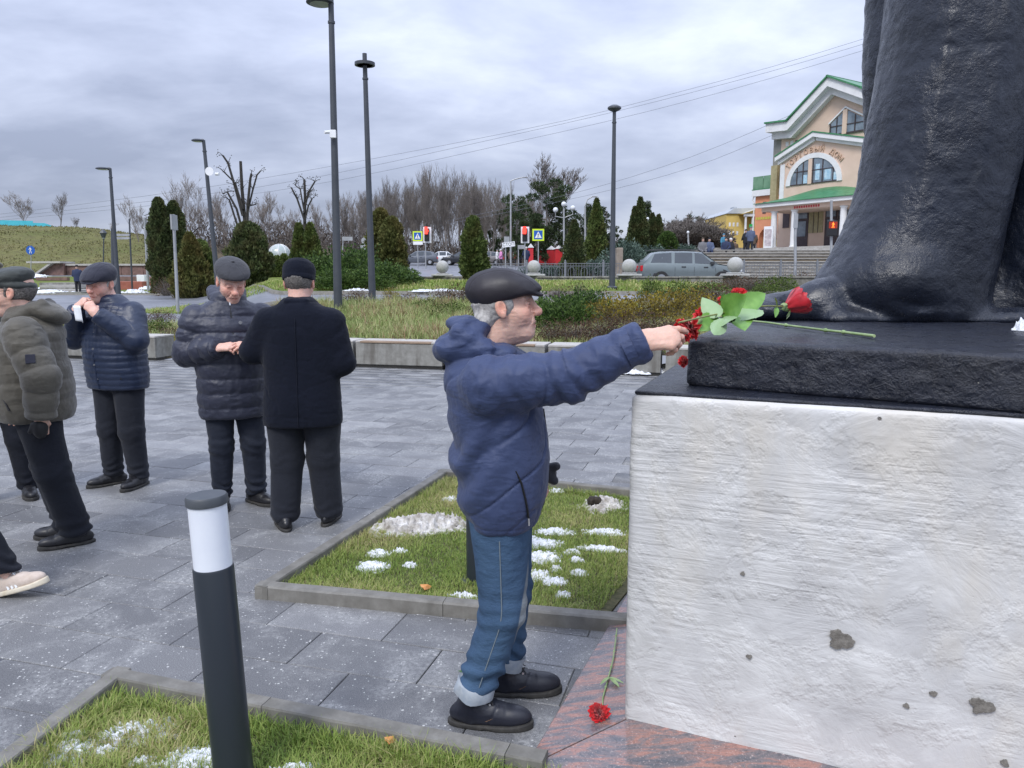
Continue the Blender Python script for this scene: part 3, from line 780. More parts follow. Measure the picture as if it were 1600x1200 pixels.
def person(label, x, y, z, yaw, S, group=None, q=1.0):
 """S: head, torso, arms, legs ... in the person's frame (x forward, y left, z up, origin between the feet)"""
 root = empty('person', (x, y, z), yaw, label, 'person', group)
 hc = S['head']; hs = S.get('hs', 1.0)
 Mh = Matrix.Rotation(R(S.get('hyaw', 0)), 3, 'Z') @ Matrix.Rotation(R(S.get('hpitch', 0)), 3, 'Y') @ Matrix.Rotation(R(S.get('hroll', 0)), 3, 'X')
 M = [[Mh[i][j] for j in range(3)] for i in range(3)]
 sx = S.get('hsx', hs); Ms = np.array(M) @ np.diag([sx, hs, hs])
 nb = S['neck']; iv = np.linalg.inv(Ms)
 nbh = tuple(iv @ (np.array(nb) - np.array(hc)))
 hf = head_sdf(S.get('smile', 0), [((-0.022, 0, -0.06), nbh, 0.055, 0.062)], S.get('jowl', 1.0))
 hh = S.get('hh', 0.004) * q
 zlo = min(-0.15, nbh[2] - 0.07)
 parts = [xform(sdf_mesh(hf, (min(-0.14, nbh[0] - 0.08), -0.115, zlo), (0.15, 0.115, 0.145), hh, head_disp if q < 2 else None, head_tint), Ms, hc)]
 # hidden figure under the clothes
 tor = S['torso']; zt = nb[2]
 pel = S['pelvis'][0]
 def core(P):
  d = cap(P, pel, (nb[0], nb[1], zt - 0.14), 0.085, 0.085)
  d = smin(d, cap(P, (nb[0], nb[1], zt - 0.14), (nb[0], nb[1], zt), 0.06, 0.05), 0.05)
  for sh, el, wr, r in S['arms']:
   d = smin(d, cap(P, (nb[0], nb[1], zt - 0.13), sh, 0.055, 0.045), 0.03)
   d = smin(d, smin(cap(P, sh, el, 0.042, 0.036), cap(P, el, wr, 0.036, 0.026), 0.02), 0.02)
  for hip, kn, an, r, hz in S['legs']:
   d = smin(d, smin(cap(P, hip, kn, 0.062, 0.045), cap(P, kn, an, 0.045, 0.033), 0.03), 0.03)
  return d
 pts = [Vector(p) for a in S['arms'] for p in a[:3]] + [Vector(p) for l in S['legs'] for p in l[:3]] + [Vector(nb)]
 lo = [min(p[i] for p in pts) - 0.12 for i in range(3)]; hi = [max(p[i] for p in pts) + 0.12 for i in range(3)]
 parts.append(sdf_mesh(core, lo, hi, 0.02 if q < 2 else 0.04))
 for hd in S.get('hands', ()): parts.append(hand_part(*hd[:6], **(hd[6] if len(hd) > 6 else {})) if q < 2 else hand_part(*hd[:6], h=0.008))
 V, Q, c = join(parts)
 body = link('body', mesh_np('body', V, Q, True, c), MAT[S.get('skin', 'skin')], root)
 # jacket
 f, which = garment(tor, S['arms'], S.get('extra', ()), S.get('n', 2.3), S.get('k', 0.05), S.get('hemz'))
 if S.get('carve'):
  f0 = f; cv = S['carve']; f = lambda P: smax(f0(P), -cap(P, cv[0], cv[1], cv[2], cv[3]), 0.01)
 pts = [Vector(p) for a in S['arms'] for p in a[:3]]
 ex = [Vector(e[1]) for e in S.get('extra', ())]
 rx = max(tor[3]) ; ry = max(tor[4])
 lo = [min([p.x for p in pts + ex] + [min(tor[1]) - rx]) - 0.13, min([p.y for p in pts + ex] + [-ry]) - 0.13, tor[0][0] - 0.04]
 hi = [max([p.x for p in pts + ex] + [max(tor[1]) + rx]) + 0.13, max([p.y for p in pts + ex] + [ry]) + 0.13, max([tor[0][-1]] + [p.z for p in pts + ex]) + 0.14]
 st = S.get('style', wrinkles())
 def disp(P, n):
  w, s = which(P); return st(P, n, w, s).astype(np.float32)
 jh = S.get('jh', 0.008) * q
 V, Q, c = sdf_mesh(f, lo, hi, jh, disp)
 jk = link(S.get('jname', 'jacket'), mesh_np('jacket', V, Q, True), MAT[S['jmat']], root)
 # trousers
 lf = legs_sdf(S['legs'], S['pelvis'])
 pts = [Vector(p) for l in S['legs'] for p in l[:3]] + [Vector(pel)]
 lo = [min(p[i] for p in pts) - 0.2 for i in range(3)]; hi = [max(p[i] for p in pts) + 0.2 for i in range(3)]
 hi[2] = min(hi[2], pel[2] + 0.12); lo[2] = max(lo[2], -0.02)
 V, Q, c = sdf_mesh(lf, lo, hi, S.get('lh', 0.009) * q, legs_disp(S['legs'], S.get('lamp', 0.007)))
 tr = link(S.get('tname', 'trousers'), mesh_np('trousers', V, Q, True), MAT[S['tmat']], root)
 # cap and hair
 if S.get('cap'):
  V, Q, c = xform(sdf_mesh(cap_sdf(S['cap']), (-0.17, -0.15, -0.02), (0.17, 0.15, 0.17), S.get('ch', 0.0045) * q, cap_disp(S['cap'])), Ms, hc)
  cp = link('cap', mesh_np('cap', V, Q, True), MAT[S['capmat']], root)
  if S['cap'] == 'peaked':
   b = MB(); n = 20; b.lathe([(0.105, 0.055), (0.107, 0.06), (0.107, 0.09), (0.105, 0.094)], 28)
   o = b.build('band', MAT['zip'], cp, smooth=True); o.matrix_local = Matrix.Translation(hc) @ Mh.to_4x4() @ Matrix.Diagonal((sx, hs * 0.9, hs, 1))
   V, Q, c = xform(sdf_mesh(lambda P: smax(ell(P, (0.095, 0, 0.05), (0.07, 0.085, 0.012), rotm('Y', 25)), -(P[0] - 0.08), 0.004), (0, -0.12, -0.02), (0.2, 0.12, 0.12), 0.006), Ms, hc)
   link('visor', mesh_np('visor', V, Q, True), MAT['shoe'], cp)
 if S.get('hair') and q < 2:
  V, Q, c = xform(sdf_mesh(hair_sdf(S['hair']), (-0.15, -0.12, -0.12), (0.08, 0.12, 0.1), 0.004, lambda P, n: (0.0035 * ridge(P, 40, 3, (0.5, 1, 0.5))).astype(np.float32)), Ms, hc)
  link('hair', mesh_np('hair', V, Q, True), MAT[S.get('hairmat', 'hair_grey')], root)
 for sh in S.get('shoes', ()):
  add_shoe(root, *sh[0], **sh[1])
 return root, body, jk, tr, (hc, Ms, Mh)
# ------------------------------------------------------------------ the old men in the square
def T(*kn): return smooth_table(kn)
def surf_strip(root, name, mat, pts, r=0.004, flat=1.0, n=6, parent=None):
 b = MB(); b.tube(pts, r, n, True, flat); return b.build(name, mat, parent or root, smooth=True)
def main_man():
 ox = 0.05
 sh, el, wr = (-0.02, -0.20, 1.285), (0.235, -0.215, 1.315), (0.478, -0.245, 1.437)
 S = dict(head=(0.026, 0.0, 1.536), hs=0.97, hsx=0.98, hyaw=-4, hpitch=-3, neck=(-0.055, 0, 1.36), smile=1.6, hh=0.0026, skin='skin', hsr=1,
  torso=T((0.745, 0.010, 0, 0.126, 0.205), (0.82, 0.012, 0, 0.150, 0.225), (0.92, 0.012, 0, 0.170, 0.235), (1.07, 0.002, 0, 0.174, 0.236), (1.20, -0.014, 0, 0.166, 0.232), (1.29, -0.035, 0, 0.160, 0.205), (1.36, -0.045, 0, 0.128, 0.130), (1.405, -0.035, 0, 0.088, 0.082)),
  arms=[(sh, el, wr, (0.098, 0.080, 0.056)), ((-0.02, 0.20, 1.27), (-0.03, 0.26, 1.02), (0.085, 0.20, 0.90), (0.088, 0.07, 0.055))],
  extra=[('ell', (-0.122, 0.0, 1.420), (0.118, 0.132, 0.048), rotm('Y', -30), 0.03), ('ell', (-0.185, 0, 1.388), (0.048, 0.10, 0.034), rotm('Y', -55), 0.02),
    ('cap', (-0.165, -0.085, 1.39), (-0.03, -0.112, 1.395), 0.036, 0.024, 0.02), ('cap', (-0.165, 0.085, 1.39), (-0.03, 0.112, 1.395), 0.036, 0.024, 0.02),
    ('cap', (-0.13, -0.095, 1.445), (0.03, -0.095, 1.372), 0.028, 0.020, 0.015), ('cap', (-0.13, 0.095, 1.445), (0.03, 0.095, 1.372), 0.028, 0.020, 0.015),
    ('ell', (-0.125, 0, 1.478), (0.05, 0.085, 0.024), None, 0.03),
    ('cap', (0.03, -0.085, 1.375), (0.092, -0.02, 1.352), 0.021, 0.019, 0.02), ('cap', (0.03, 0.085, 1.375), (0.092, 0.02, 1.352), 0.021, 0.019, 0.02)],
  hemz=0.752, jmat='navy_shell', jh=0.0055, k=0.045,
  hands=[(tuple(wr), (0.93, 0.03, 0.10), (-0.05, -0.80, 0.60), 1, CURL_PINCH, THUMB_PINCH, dict(h=0.0022, s=1.12)),
    ((0.085, 0.20, 0.90), (0.8, -0.3, -0.4), (0.5, 0.6, 0.5), 1, CURL_REST, THUMB_REST)],
  legs=[((0.005, -0.095, 0.80), (0.015, -0.105, 0.44), (-0.085, -0.110, 0.13), (0.110, 0.080, 0.066), 0.150),
    ((0.02, 0.095, 0.80), (0.045, 0.10, 0.44), (0.025, 0.105, 0.13), (0.110, 0.080, 0.064), 0.145)],
  pelvis=((0.0, 0, 0.82), (0.125, 0.165, 0.12)), tmat='jeans', tname='jeans', lh=0.006, lamp=0.0095,
  cap='flat', capmat='leather_cap', ch=0.0035, hair='long', hairmat='hair_grey')
 def st(P, n, w, s):
  x, y, z = P
  # diagonal drag folds over the back, soft ones on the chest
  q = (x * -0.65 + z * 0.76)
  back = np.clip((0.06 - x) / 0.12, 0, 1) * (1 - w)
  d = back * 0.0135 * np.clip(np.sin(q * 46 + 2.5 * vnoise(x * 5, y * 5, z * 5)) * (0.4 + vnoise(x * 4 + 3, y * 4, z * 4)), -0.7, 1) * np.clip((1.2 - z) / 0.15, 0, 1)
  d = d + 0.0065 * np.clip(ridge(P, 7, 4, (0.7, 1, 1.5)), -0.3, 1) * (1 - 0.4 * w)
  bend = np.exp(-((s - 0.26) / 0.08) ** 2) + 0.8 * np.exp(-((s - 0.05) / 0.06) ** 2) + 0.5 * np.exp(-((s - 0.46) / 0.05) ** 2)
  a = np.sin(s * 88 + 3.0 * vnoise(x * 9, y * 9, z * 9) + 30 * (z - 1.33)) 
  d = d + w * bend * 0.011 * a * (0.5 + 0.5 * vnoise(x * 7, y * 7 + 3, z * 7)) + w * 0.0095 * np.clip(ridge(P, 10, 4, (1.4, 1, 0.8), 5.0), -0.4, 1)
  q1 = (x * 0.76 + z * 0.65, y, q)
  d = d - 0.0085 * crease(q1, 3.2, (1, 1.2, 3.0), 1.0, 0.075) * (1 - w) * np.clip(vnoise(x * 4, y * 4, z * 4 + 7) + 0.75, 0, 1)
  d = d - 0.009 * w * crease((x * 0.5 + z, y, x - 0.4 * z), 5.0, (0.8, 1, 2.0), 4.0, 0.08) * np.clip(bend + 0.25, 0, 1)
  hood = np.clip((z - 1.37) / 0.03, 0, 1) * (x < 0.06)
  d = d + hood * 0.012 * np.clip(ridge(P, 12, 4, (0.6, 0.6, 1.6), 2.0), -0.4, 1)
  # sewn seams: yoke, side seam, armhole, hem
  d = d - 0.0022 * np.exp(-((z - 1.235 - 0.05 * (x + 0.15)) / 0.0035) ** 2) * (1 - w) * (x < -0.03)
  d = d - 0.0022 * np.exp(-((x - 0.005 - 0.03 * np.sin(z * 8)) / 0.0035) ** 2) * (1 - w) * (z < 1.12)
  d = d - 0.0025 * np.exp(-((z - 0.778) / 0.003) ** 2) * (1 - w)
  d = d + 0.0035 * np.exp(-((s - 0.52) / 0.030) ** 4) * w
  return d + 0.0008 * fbm(P, 60, 2)
 S['style'] = st
 root, body, jk, tr, hd = person('old man in a blue hooded jacket and jeans laying a rose on the pedestal', -0.05, 2.76, 0, 0, S)
 # zip, pocket, cuff strap
 def side(x, z, o=0.0): return (x, -0.247 + o + 0.05 * (x / 0.17) ** 2, z)
 surf_strip(root, 'pocket_zip', MAT['zip'], [(0.062, -0.228, 0.995), (0.082, -0.224, 0.95), (0.094, -0.220, 0.90), (0.102, -0.213, 0.86), (0.107, -0.200, 0.82)], 0.0065, 0.6, parent=jk)
 surf_strip(root, 'zip_pull', MAT['steel'], [(0.108, -0.207, 0.82), (0.109, -0.207, 0.795)], 0.003, parent=jk)
 b = MB(); b.tube([(0.162, -0.012, 1.17), (0.178, -0.012, 1.05), (0.184, -0.012, 0.93), (0.166, -0.012, 0.82), (0.142, -0.012, 0.76)], 0.006, 6); b.build('front_zip', MAT['zip'], jk, smooth=True)
 u = (Vector(wr) - Vector(el)).normalized(); c = Vector(wr) - u * 0.050; side_ = u.cross(Vector((0, 0, 1))).normalized(); upv = side_.cross(u)
 b = MB(); pr = []
 for k in range(-5, 4):
  A = R(205 + k * 17); pr.append(c + (side_ * -math.cos(A) + upv * -math.sin(A)) * 0.0655)
 vs = []
 for p in pr:
  nn = (p - c).normalized(); vs += [p - u * 0.017, p + u * 0.017, p - u * 0.017 + nn * 0.005, p + u * 0.017 + nn * 0.005]
 fs = []
 for i in range(len(pr) - 1):
  a = i * 4; fs += [(a + 2, a + 3, a + 7, a + 6), (a, a + 4, a + 5, a + 1), (a, a + 2, a + 6, a + 4), (a + 1, a + 5, a + 7, a + 3)]
 e = (len(pr) - 1) * 4; fs += [(0, 1, 3, 2), (e, e + 2, e + 3, e + 1)]
 b.add(vs, fs); b.build('cuff_strap', MAT['navy_shell'], jk)
 # jeans: turned-up hems and side seam
 for (an, kn, hz, rr) in (((-0.082, -0.110), None, 0.150, 0.069), ((0.027, 0.105), None, 0.145, 0.067)):
  b = MB(); b.lathe([(rr - 0.002, 0), (rr + 0.004, -0.003), (rr + 0.006, 0.015), (rr + 0.005, 0.045), (rr + 0.002, 0.05), (rr - 0.006, 0.046)], 26, (an[0], an[1], hz - 0.028))
  for i, v in enumerate(b.v):
   b.v[i] = (v[0] + 0.004 * math.sin(v[2] * 90 + v[1] * 60) + (v[2] - hz) * 0.25, v[1] + 0.003 * math.sin(v[0] * 80), v[2] + 0.008 * math.sin(v[0] * 30 + 1) - (v[0] - an[0]) * 0.12)
  b.build('turned_up_hem', MAT['denim_in'], tr, smooth=True)
 lf = legs_sdf(S['legs'], S['pelvis']); pts = []
 for zq in np.linspace(0.75, 0.17, 28):
  xq = float(np.interp(zq, [0.13, 0.44, 0.80], [-0.085, 0.015, 0.005])); yq = -0.30
  for _ in range(40):
   dq = float(lf((np.array([xq]), np.array([yq]), np.array([zq])))[0])
   if dq < 0.0025: break
   yq += dq * 0.7
  pts.append((xq, yq - 0.002, zq))
 pts = [tuple(sum(pts[min(max(i + d, 0), len(pts) - 1)][k] for d in (-2, -1, 0, 1, 2)) / 5 for k in range(3)) for i in range(len(pts))]
 b = MB(); b.tube(pts, 0.0019, 5); b.build('side_seam', MAT['stitch'], tr, smooth=True)
 for ps, yw in (((-0.075, -0.112, 0.0), -0.10), ((0.045, 0.105, 0.0), 0.05)):
  add_shoe(root, ps, yw, 'boot', MAT['boot'], MAT['sole'], L=0.30, h=0.0045, laces=True)
 # dark knitted glove held in the far hand
 V, Q, c = sdf_mesh(lambda P: smin(smin(ell(P, (0.175, 0.17, 0.885), (0.05, 0.03, 0.03)), cap(P, (0.18, 0.17, 0.90), (0.222, 0.15, 0.915), 0.018, 0.015), 0.015), cap(P, (0.18, 0.17, 0.87), (0.215, 0.15, 0.858), 0.019, 0.016), 0.015), (0.1, 0.1, 0.8), (0.3, 0.25, 0.98), 0.005, lambda P, n: (0.003 * ridge(P, 30, 2)).astype(np.float32))
 g = link('glove', mesh_np('glove', V, Q, True), MAT['cap_grey'], None, (-0.05, 2.76, 0)); tag(g, 'dark grey knitted glove held at the waist of the man in the blue jacket', 'glove')
 return root
main_man()
def quilted_man():
 f = math.atan2(-0.94, -0.34)
 S = dict(head=(0.045, -0.055, 1.585), hs=1.07, hyaw=6, hpitch=16, hroll=-4, neck=(-0.01, 0, 1.40), skin='skin2', hh=0.0035, jowl=1.08,
  torso=T((0.775, 0.0, 0, 0.150, 0.245), (0.86, 0.0, 0, 0.165, 0.250), (1.05, 0.01, 0, 0.175, 0.242), (1.25, 0.005, 0, 0.155, 0.238), (1.37, -0.01, 0, 0.132, 0.215), (1.435, -0.01, 0, 0.105, 0.140), (1.475, 0.0, 0, 0.086, 0.088), (1.50, 0.0, 0, 0.080, 0.080)),
  arms=[((-0.01, 0.19, 1.365), (0.06, 0.27, 1.165), (0.225, 0.085, 1.365), (0.088, 0.082, 0.054)),
    ((-0.01, -0.19, 1.355), (0.10, -0.305, 1.165), (0.235, -0.105, 1.400), (0.085, 0.076, 0.052))],
  hemz=0.785, jmat='quilt', jh=0.008, k=0.035, style=quilt(0.048, 0.0065, 0.3, 0.045, (1.02, 1.42)),
  hands=[((0.230, 0.080, 1.370), (0.05, -0.68, 0.72), (0.75, 0.55, 0.25), -1, CURL_FIST, THUMB_FIST, dict(h=0.003)),
    ((0.238, -0.105, 1.405), (-0.25, 0.72, 0.62), (0.85, -0.35, 0.35), 1, CURL_FIST, THUMB_FIST, dict(h=0.003))],
  legs=[((0.0, 0.10, 0.80), (0.02, 0.12, 0.45), (-0.02, 0.125, 0.10), (0.115, 0.090, 0.072), 0.065), ((0.0, -0.10, 0.80), (0.03, -0.09, 0.45), (0.0, -0.115, 0.10), (0.115, 0.086, 0.072), 0.065)],
  pelvis=((0, 0, 0.86), (0.14, 0.18, 0.12)), tmat='grey_trouser', cap='flat', capmat='cap_navy', hair='short', hairmat='hair_grey',
  shoes=[(((-0.01, 0.125, 0), 0.15, 'shoe', MAT['shoe'], MAT['sole']), {}), (((0.01, -0.115, 0), -0.45, 'shoe', MAT['shoe'], MAT['sole']), {})])
 root, body, jk, tr, hd = person('old man in a dark blue quilted jacket wiping his nose with a handkerchief', -3.07, 5.93, 0, f, S)
 for z in (1.36, 1.22, 1.10, 0.98, 0.87):
  b = MB(); x = float(np.interp(z, S['torso'][0], S['torso'][3] + S['torso'][1])) + 0.004; b.tube([(x - 0.005, -0.02, z), (x + 0.006, -0.02, z)], 0.008, 10); b.build('snap', MAT['steel'], jk)
 surf_strip(root, 'pocket', MAT['zip'], [(0.135, 0.155, 0.99), (0.138, 0.165, 0.93), (0.134, 0.175, 0.87)], 0.010, 0.5, parent=jk)
 b = MB(); x0 = 0.172
 b.tube([(0.158, -0.02, 1.40), (0.166, -0.02, 1.25), (0.193, -0.02, 1.05), (0.176, -0.02, 0.88), (0.160, -0.02, 0.79)], 0.006, 5); b.build('placket', MAT['quilt'], jk)
 b = MB(); n = 7; vs = []; fs = []
 for i in range(n):
  for j in range(n):
   u, v = i / (n - 1), j / (n - 1)
   vs.append((0.315 + 0.012 * math.sin(u * 7) * v, -0.045 + 0.075 * u + 0.02 * v, 1.430 - 0.105 * v - 0.02 * u * v))
 for i in range(n - 1):
  for j in range(n - 1): a = i * n + j; fs.append((a, a + 1, a + n + 1, a + n))
 b.add(vs, fs); me = b.mesh('handkerchief', True); o = link('handkerchief', me, MAT['whitecloth'], None, (-3.07, 5.93, 0), (0, 0, f))
 sol = o.modifiers.new('t', 'SOLIDIFY'); sol.thickness = 0.003
 tag(o, 'folded pale handkerchief in the hands of the man in the quilted jacket', 'handkerchief')
quilted_man()
def puffer_man():
 f = math.atan2(-0.90, 0.42)
 S = dict(head=(0.075, 0.02, 1.605), hs=1.07, hyaw=8, hpitch=28, neck=(-0.01, 0, 1.42), skin='skin2', hh=0.0035, jowl=1.1,
  torso=T((0.655, 0.0, 0, 0.155, 0.215), (0.74, 0.0, 0, 0.168, 0.222), (1.0, 0.012, 0, 0.178, 0.226), (1.2, 0.012, 0, 0.172, 0.236), (1.34, 0.0, 0, 0.148, 0.228), (1.43, -0.01, 0, 0.118, 0.165), (1.49, 0.0, 0, 0.098, 0.100), (1.525, 0.0, 0, 0.088, 0.088)),
  extra=[('ell', (-0.115, 0, 1.50), (0.075, 0.115, 0.075), None, 0.03), ('cap', (-0.10, -0.085, 1.545), (0.06, -0.08, 1.445), 0.032, 0.026, 0.02), ('cap', (-0.10, 0.085, 1.545), (0.06, 0.08, 1.445), 0.032, 0.026, 0.02)],
  arms=[((0.0, -0.215, 1.355), (-0.005, -0.285, 1.115), (0.225, -0.105, 1.165), (0.092, 0.082, 0.056)), ((0.0, 0.215, 1.355), (0.02, 0.28, 1.12), (0.25, 0.12, 1.17), (0.095, 0.085, 0.058))],
  hemz=0.665, jmat='puffer', jh=0.008, k=0.035, style=quilt(0.105, 0.0135, 0.088), jname='coat',
  hands=[((0.225, -0.105, 1.165), (0.45, 0.88, 0.12), (0.5, -0.3, 0.8), 1, CURL_REST, THUMB_REST, dict(h=0.003)), ((0.25, 0.12, 1.17), (0.45, -0.88, 0.12), (0.5, 0.3, 0.8), -1, CURL_REST, THUMB_REST, dict(h=0.004))],
  legs=[((0.0, 0.10, 0.74), (0.04, 0.115, 0.45), (0.0, 0.125, 0.10), (0.105, 0.082, 0.070), 0.075), ((0.0, -0.10, 0.74), (0.02, -0.095, 0.45), (-0.02, -0.105, 0.10), (0.105, 0.080, 0.068), 0.055)],
  pelvis=((0, 0, 0.78), (0.13, 0.16, 0.1)), tmat='navy_trouser', lamp=0.011, cap='newsboy', capmat='cap_grey', hair='short', hairmat='hair_grey',
  shoes=[(((0.0, 0.125, 0), 0.55, 'shoe', MAT['shoe'], MAT['sole']), {}), (((-0.01, -0.105, 0), -0.1, 'shoe', MAT['shoe'], MAT['sole']), {})])
 root, body, jk, tr, hd = person('old man in a navy puffer coat and grey cap looking down at his hands', -1.985, 5.40, 0, f, S)
 b = MB(); b.tube([(0.098, 0.0, 1.49), (0.128, 0.0, 1.41), (0.165, 0.005, 1.31), (0.195, 0.01, 1.15)], 0.0055, 6); b.build('zip', MAT['zip'], jk, smooth=True)
 b = MB(); b.tube([(0.107, 0.0, 1.485), (0.120, 0.0, 1.445)], 0.006, 6); b.build('zip_pull', MAT['steel'], jk)
 b = MB(); b.tube([(0.188, 0.055, 1.33), (0.199, 0.055, 1.33)], 0.011, 10); b.build('snap', MAT['steel'], jk)
 surf_strip(root, 'pocket', MAT['zip'], [(0.165, -0.115, 1.03), (0.166, -0.125, 0.93), (0.164, -0.125, 0.86)], 0.010, 0.5, parent=jk)
puffer_man()
def wool_coat_man():
 f = math.atan2(0.99, -0.08)
 S = dict(head=(0.035, 0.0, 1.60), hs=1.08, hyaw=-3, hpitch=12, neck=(-0.01, 0, 1.42), skin='skin2', hh=0.004,
  torso=T((0.675, -0.01, 0, 0.170, 0.250), (0.76, -0.01, 0, 0.172, 0.250), (1.0, 0.0, 0, 0.168, 0.238), (1.2, 0.0, 0, 0.162, 0.244), (1.34, -0.01, 0, 0.146, 0.226), (1.42, -0.02, 0, 0.122, 0.190), (1.475, -0.015, 0, 0.102, 0.120), (1.515, 0.0, 0, 0.082, 0.086)),
  extra=[('cap', (-0.085, -0.055, 1.478), (-0.085, 0.055, 1.478), 0.026, 0.026, 0.008), ('cap', (-0.085, -0.055, 1.478), (0.02, -0.105, 1.462), 0.026, 0.022, 0.008), ('cap', (-0.085, 0.055, 1.478), (0.02, 0.105, 1.462), 0.026, 0.022, 0.008)],
  arms=[((-0.01, 0.198, 1.355), (0.02, 0.31, 1.165), (0.23, 0.30, 1.235), (0.090, 0.078, 0.062)), ((-0.01, -0.198, 1.35), (-0.02, -0.268, 1.09), (0.20, -0.20, 1.12), (0.092, 0.078, 0.062))],
  hemz=0.685, jmat='wool', jh=0.008, k=0.05, style=wrinkles(0.0045, (1, 1, 0.6), 5), jname='coat',
  hands=[((0.23, 0.31, 1.235), (0.9, 0.1, 0.1), (0, 0.2, 1), -1, CURL_REST, THUMB_REST, dict(h=0.005)), ((0.20, -0.20, 1.12), (0.9, 0.3, 0.1), (0, -0.2, 1), 1, CURL_REST, THUMB_REST, dict(h=0.005))],
  legs=[((0.0, 0.12, 0.74), (0.0, 0.115, 0.45), (-0.03, 0.135, 0.10), (0.125, 0.102, 0.094), 0.045), ((0.0, -0.12, 0.74), (0.02, -0.115, 0.45), (0.03, -0.135, 0.10), (0.125, 0.102, 0.094), 0.045)],
  pelvis=((0, 0, 0.78), (0.14, 0.18, 0.1)), tmat='grey_trouser', lamp=0.004, cap='band', capmat='wool', hair='short', hairmat='hair_dark',
  shoes=[(((-0.05, 0.14, 0), 0.35, 'shoe', MAT['shoe'], MAT['sole']), {}), (((0.04, -0.135, 0), -0.15, 'shoe', MAT['shoe'], MAT['sole']), {})])
 root, body, jk, tr, hd = person('heavy man in a black wool coat and round black cap with his back turned', -1.365, 4.95, 0, f, S)
 b = MB(); b.tube([(-0.119, 0, 1.455), (-0.162, 0, 1.36), (-0.171, 0, 1.2), (-0.174, 0, 1.0), (-0.186, 0, 0.8), (-0.187, 0, 0.70)], 0.003, 4); b.build('back_seam', MAT['wool'], jk)
wool_coat_man()
def olive_man():
 f = math.atan2(-0.34, -0.94)
 S = dict(head=(0.060, 0.0, 1.545), hs=1.04, hyaw=-4, hpitch=6, neck=(-0.01, 0, 1.37), skin='skin', hh=0.0035,
  torso=T((0.785, -0.01, 0, 0.190, 0.21), (0.88, -0.005, 0, 0.203, 0.222), (1.05, -0.005, 0, 0.200, 0.226), (1.2, 0.0, 0, 0.180, 0.222), (1.32, -0.01, 0, 0.168, 0.205), (1.39, -0.01, 0, 0.128, 0.135), (1.44, 0.0, 0, 0.096, 0.095), (1.465, 0.005, 0, 0.085, 0.085)),
  extra=[('ell', (-0.115, 0, 1.43), (0.115, 0.15, 0.052), rotm('Y', -24), 0.03), ('cap', (-0.10, -0.09, 1.475), (0.08, -0.09, 1.385), 0.032, 0.026, 0.02), ('cap', (-0.10, 0.09, 1.475), (0.08, 0.09, 1.385), 0.032, 0.026, 0.02)],
  arms=[((-0.015, 0.21, 1.315), (-0.105, 0.285, 1.07), (-0.085, 0.265, 0.845), (0.100, 0.090, 0.072)), ((0.0, -0.21, 1.31), (0.03, -0.28, 1.07), (0.12, -0.24, 0.86), (0.1, 0.092, 0.07))],
  hemz=0.795, jmat='olive', jh=0.0075, k=0.035, style=quilt(0.115, 0.0095, 0.115),
  hands=[((-0.085, 0.265, 0.845), (0.1, 0, -1), (-0.1, 1, 0), 1, CURL_FIST, THUMB_FIST, dict(h=0.005)), ((0.12, -0.24, 0.86), (0.5, 0, -0.8), (0, -1, 0), -1, CURL_REST, THUMB_REST, dict(h=0.005))],
  legs=[((-0.02, 0.09, 0.84), (-0.085, 0.10, 0.47), (-0.175, 0.075, 0.11), (0.120, 0.095, 0.086), 0.055), ((0.0, -0.09, 0.84), (-0.03, -0.10, 0.47), (-0.11, -0.085, 0.11), (0.120, 0.098, 0.088), 0.05)],
  pelvis=((-0.02, 0, 0.88), (0.165, 0.17, 0.1)), tmat='black_trouser', lamp=0.009, cap='ear', capmat='cap_green', hair='short', hairmat='hair_dark',
  shoes=[(((-0.165, 0.075, 0), 0.22, 'shoe', MAT['shoe'], MAT['sole']), {}), (((-0.095, -0.085, 0), -0.22, 'shoe', MAT['shoe'], MAT['sole']), {})])
 root, body, jk, tr, (hc, Ms, Mh) = person('old man in an olive puffer jacket with glasses facing left in profile', -2.885, 4.58, 0, f, S)
 def hp(p): v = Ms @ np.array(p); return (hc[0] + v[0], hc[1] + v[1], hc[2] + v[2])
 b = MB()
 for sg in (1, -1):
  ring = [hp((0.112 - 0.01 * abs(math.sin(a)), sg * 0.034 + 0.024 * math.cos(a), 0.010 + 0.018 * math.sin(a))) for a in [i * math.pi / 8 for i in range(17)]]
  b.tube(ring, 0.0016, 5); b.tube([hp((0.106, sg * 0.058, 0.016)), hp((0.05, sg * 0.078, 0.018)), hp((-0.005, sg * 0.086, 0.018)), hp((-0.03, sg * 0.086, -0.002))], 0.0019, 5)
 b.tube([hp((0.122, 0.012, 0.014)), hp((0.125, 0, 0.018)), hp((0.122, -0.012, 0.014))], 0.0016, 5)
 b.build('glasses', MAT['zip'], root, smooth=True)
 b = MB(); b.tube([(0.140, 0.16, 1.02), (0.112, 0.198, 0.95), (0.080, 0.226, 0.88)], 0.007, 6, True, 0.6); b.build('pocket', MAT['zip'], jk, smooth=True)
 b = MB(); b.box(-0.024, 0.024, -0.010, 0.010, -0.026, 0.026, 0.002); o = b.build('sleeve_badge', MAT['cap_navy'], jk, (-0.075, 0.352, 1.185), (0.30, 0, 0.12))
 b = MB(); b.tube([(0.09, 0.03, 1.42), (0.150, 0.0, 1.34), (0.202, -0.01, 1.2), (0.222, -0.01, 1.05), (0.218, -0.01, 0.9)], 0.007, 6); b.build('front_zip', MAT['zip'], jk, smooth=True)
 # dark glove on the near hand
 V, Q, c = sdf_mesh(lambda P: smin(ell(P, (-0.075, 0.265, 0.775), (0.042, 0.032, 0.062)), cap(P, (-0.04, 0.265, 0.80), (-0.02, 0.26, 0.755), 0.014, 0.012), 0.015), (-0.15, 0.2, 0.69), (0.02, 0.33, 0.86), 0.006)
 link('glove', mesh_np('glove', V, Q, True), MAT['zip'], root)
olive_man()
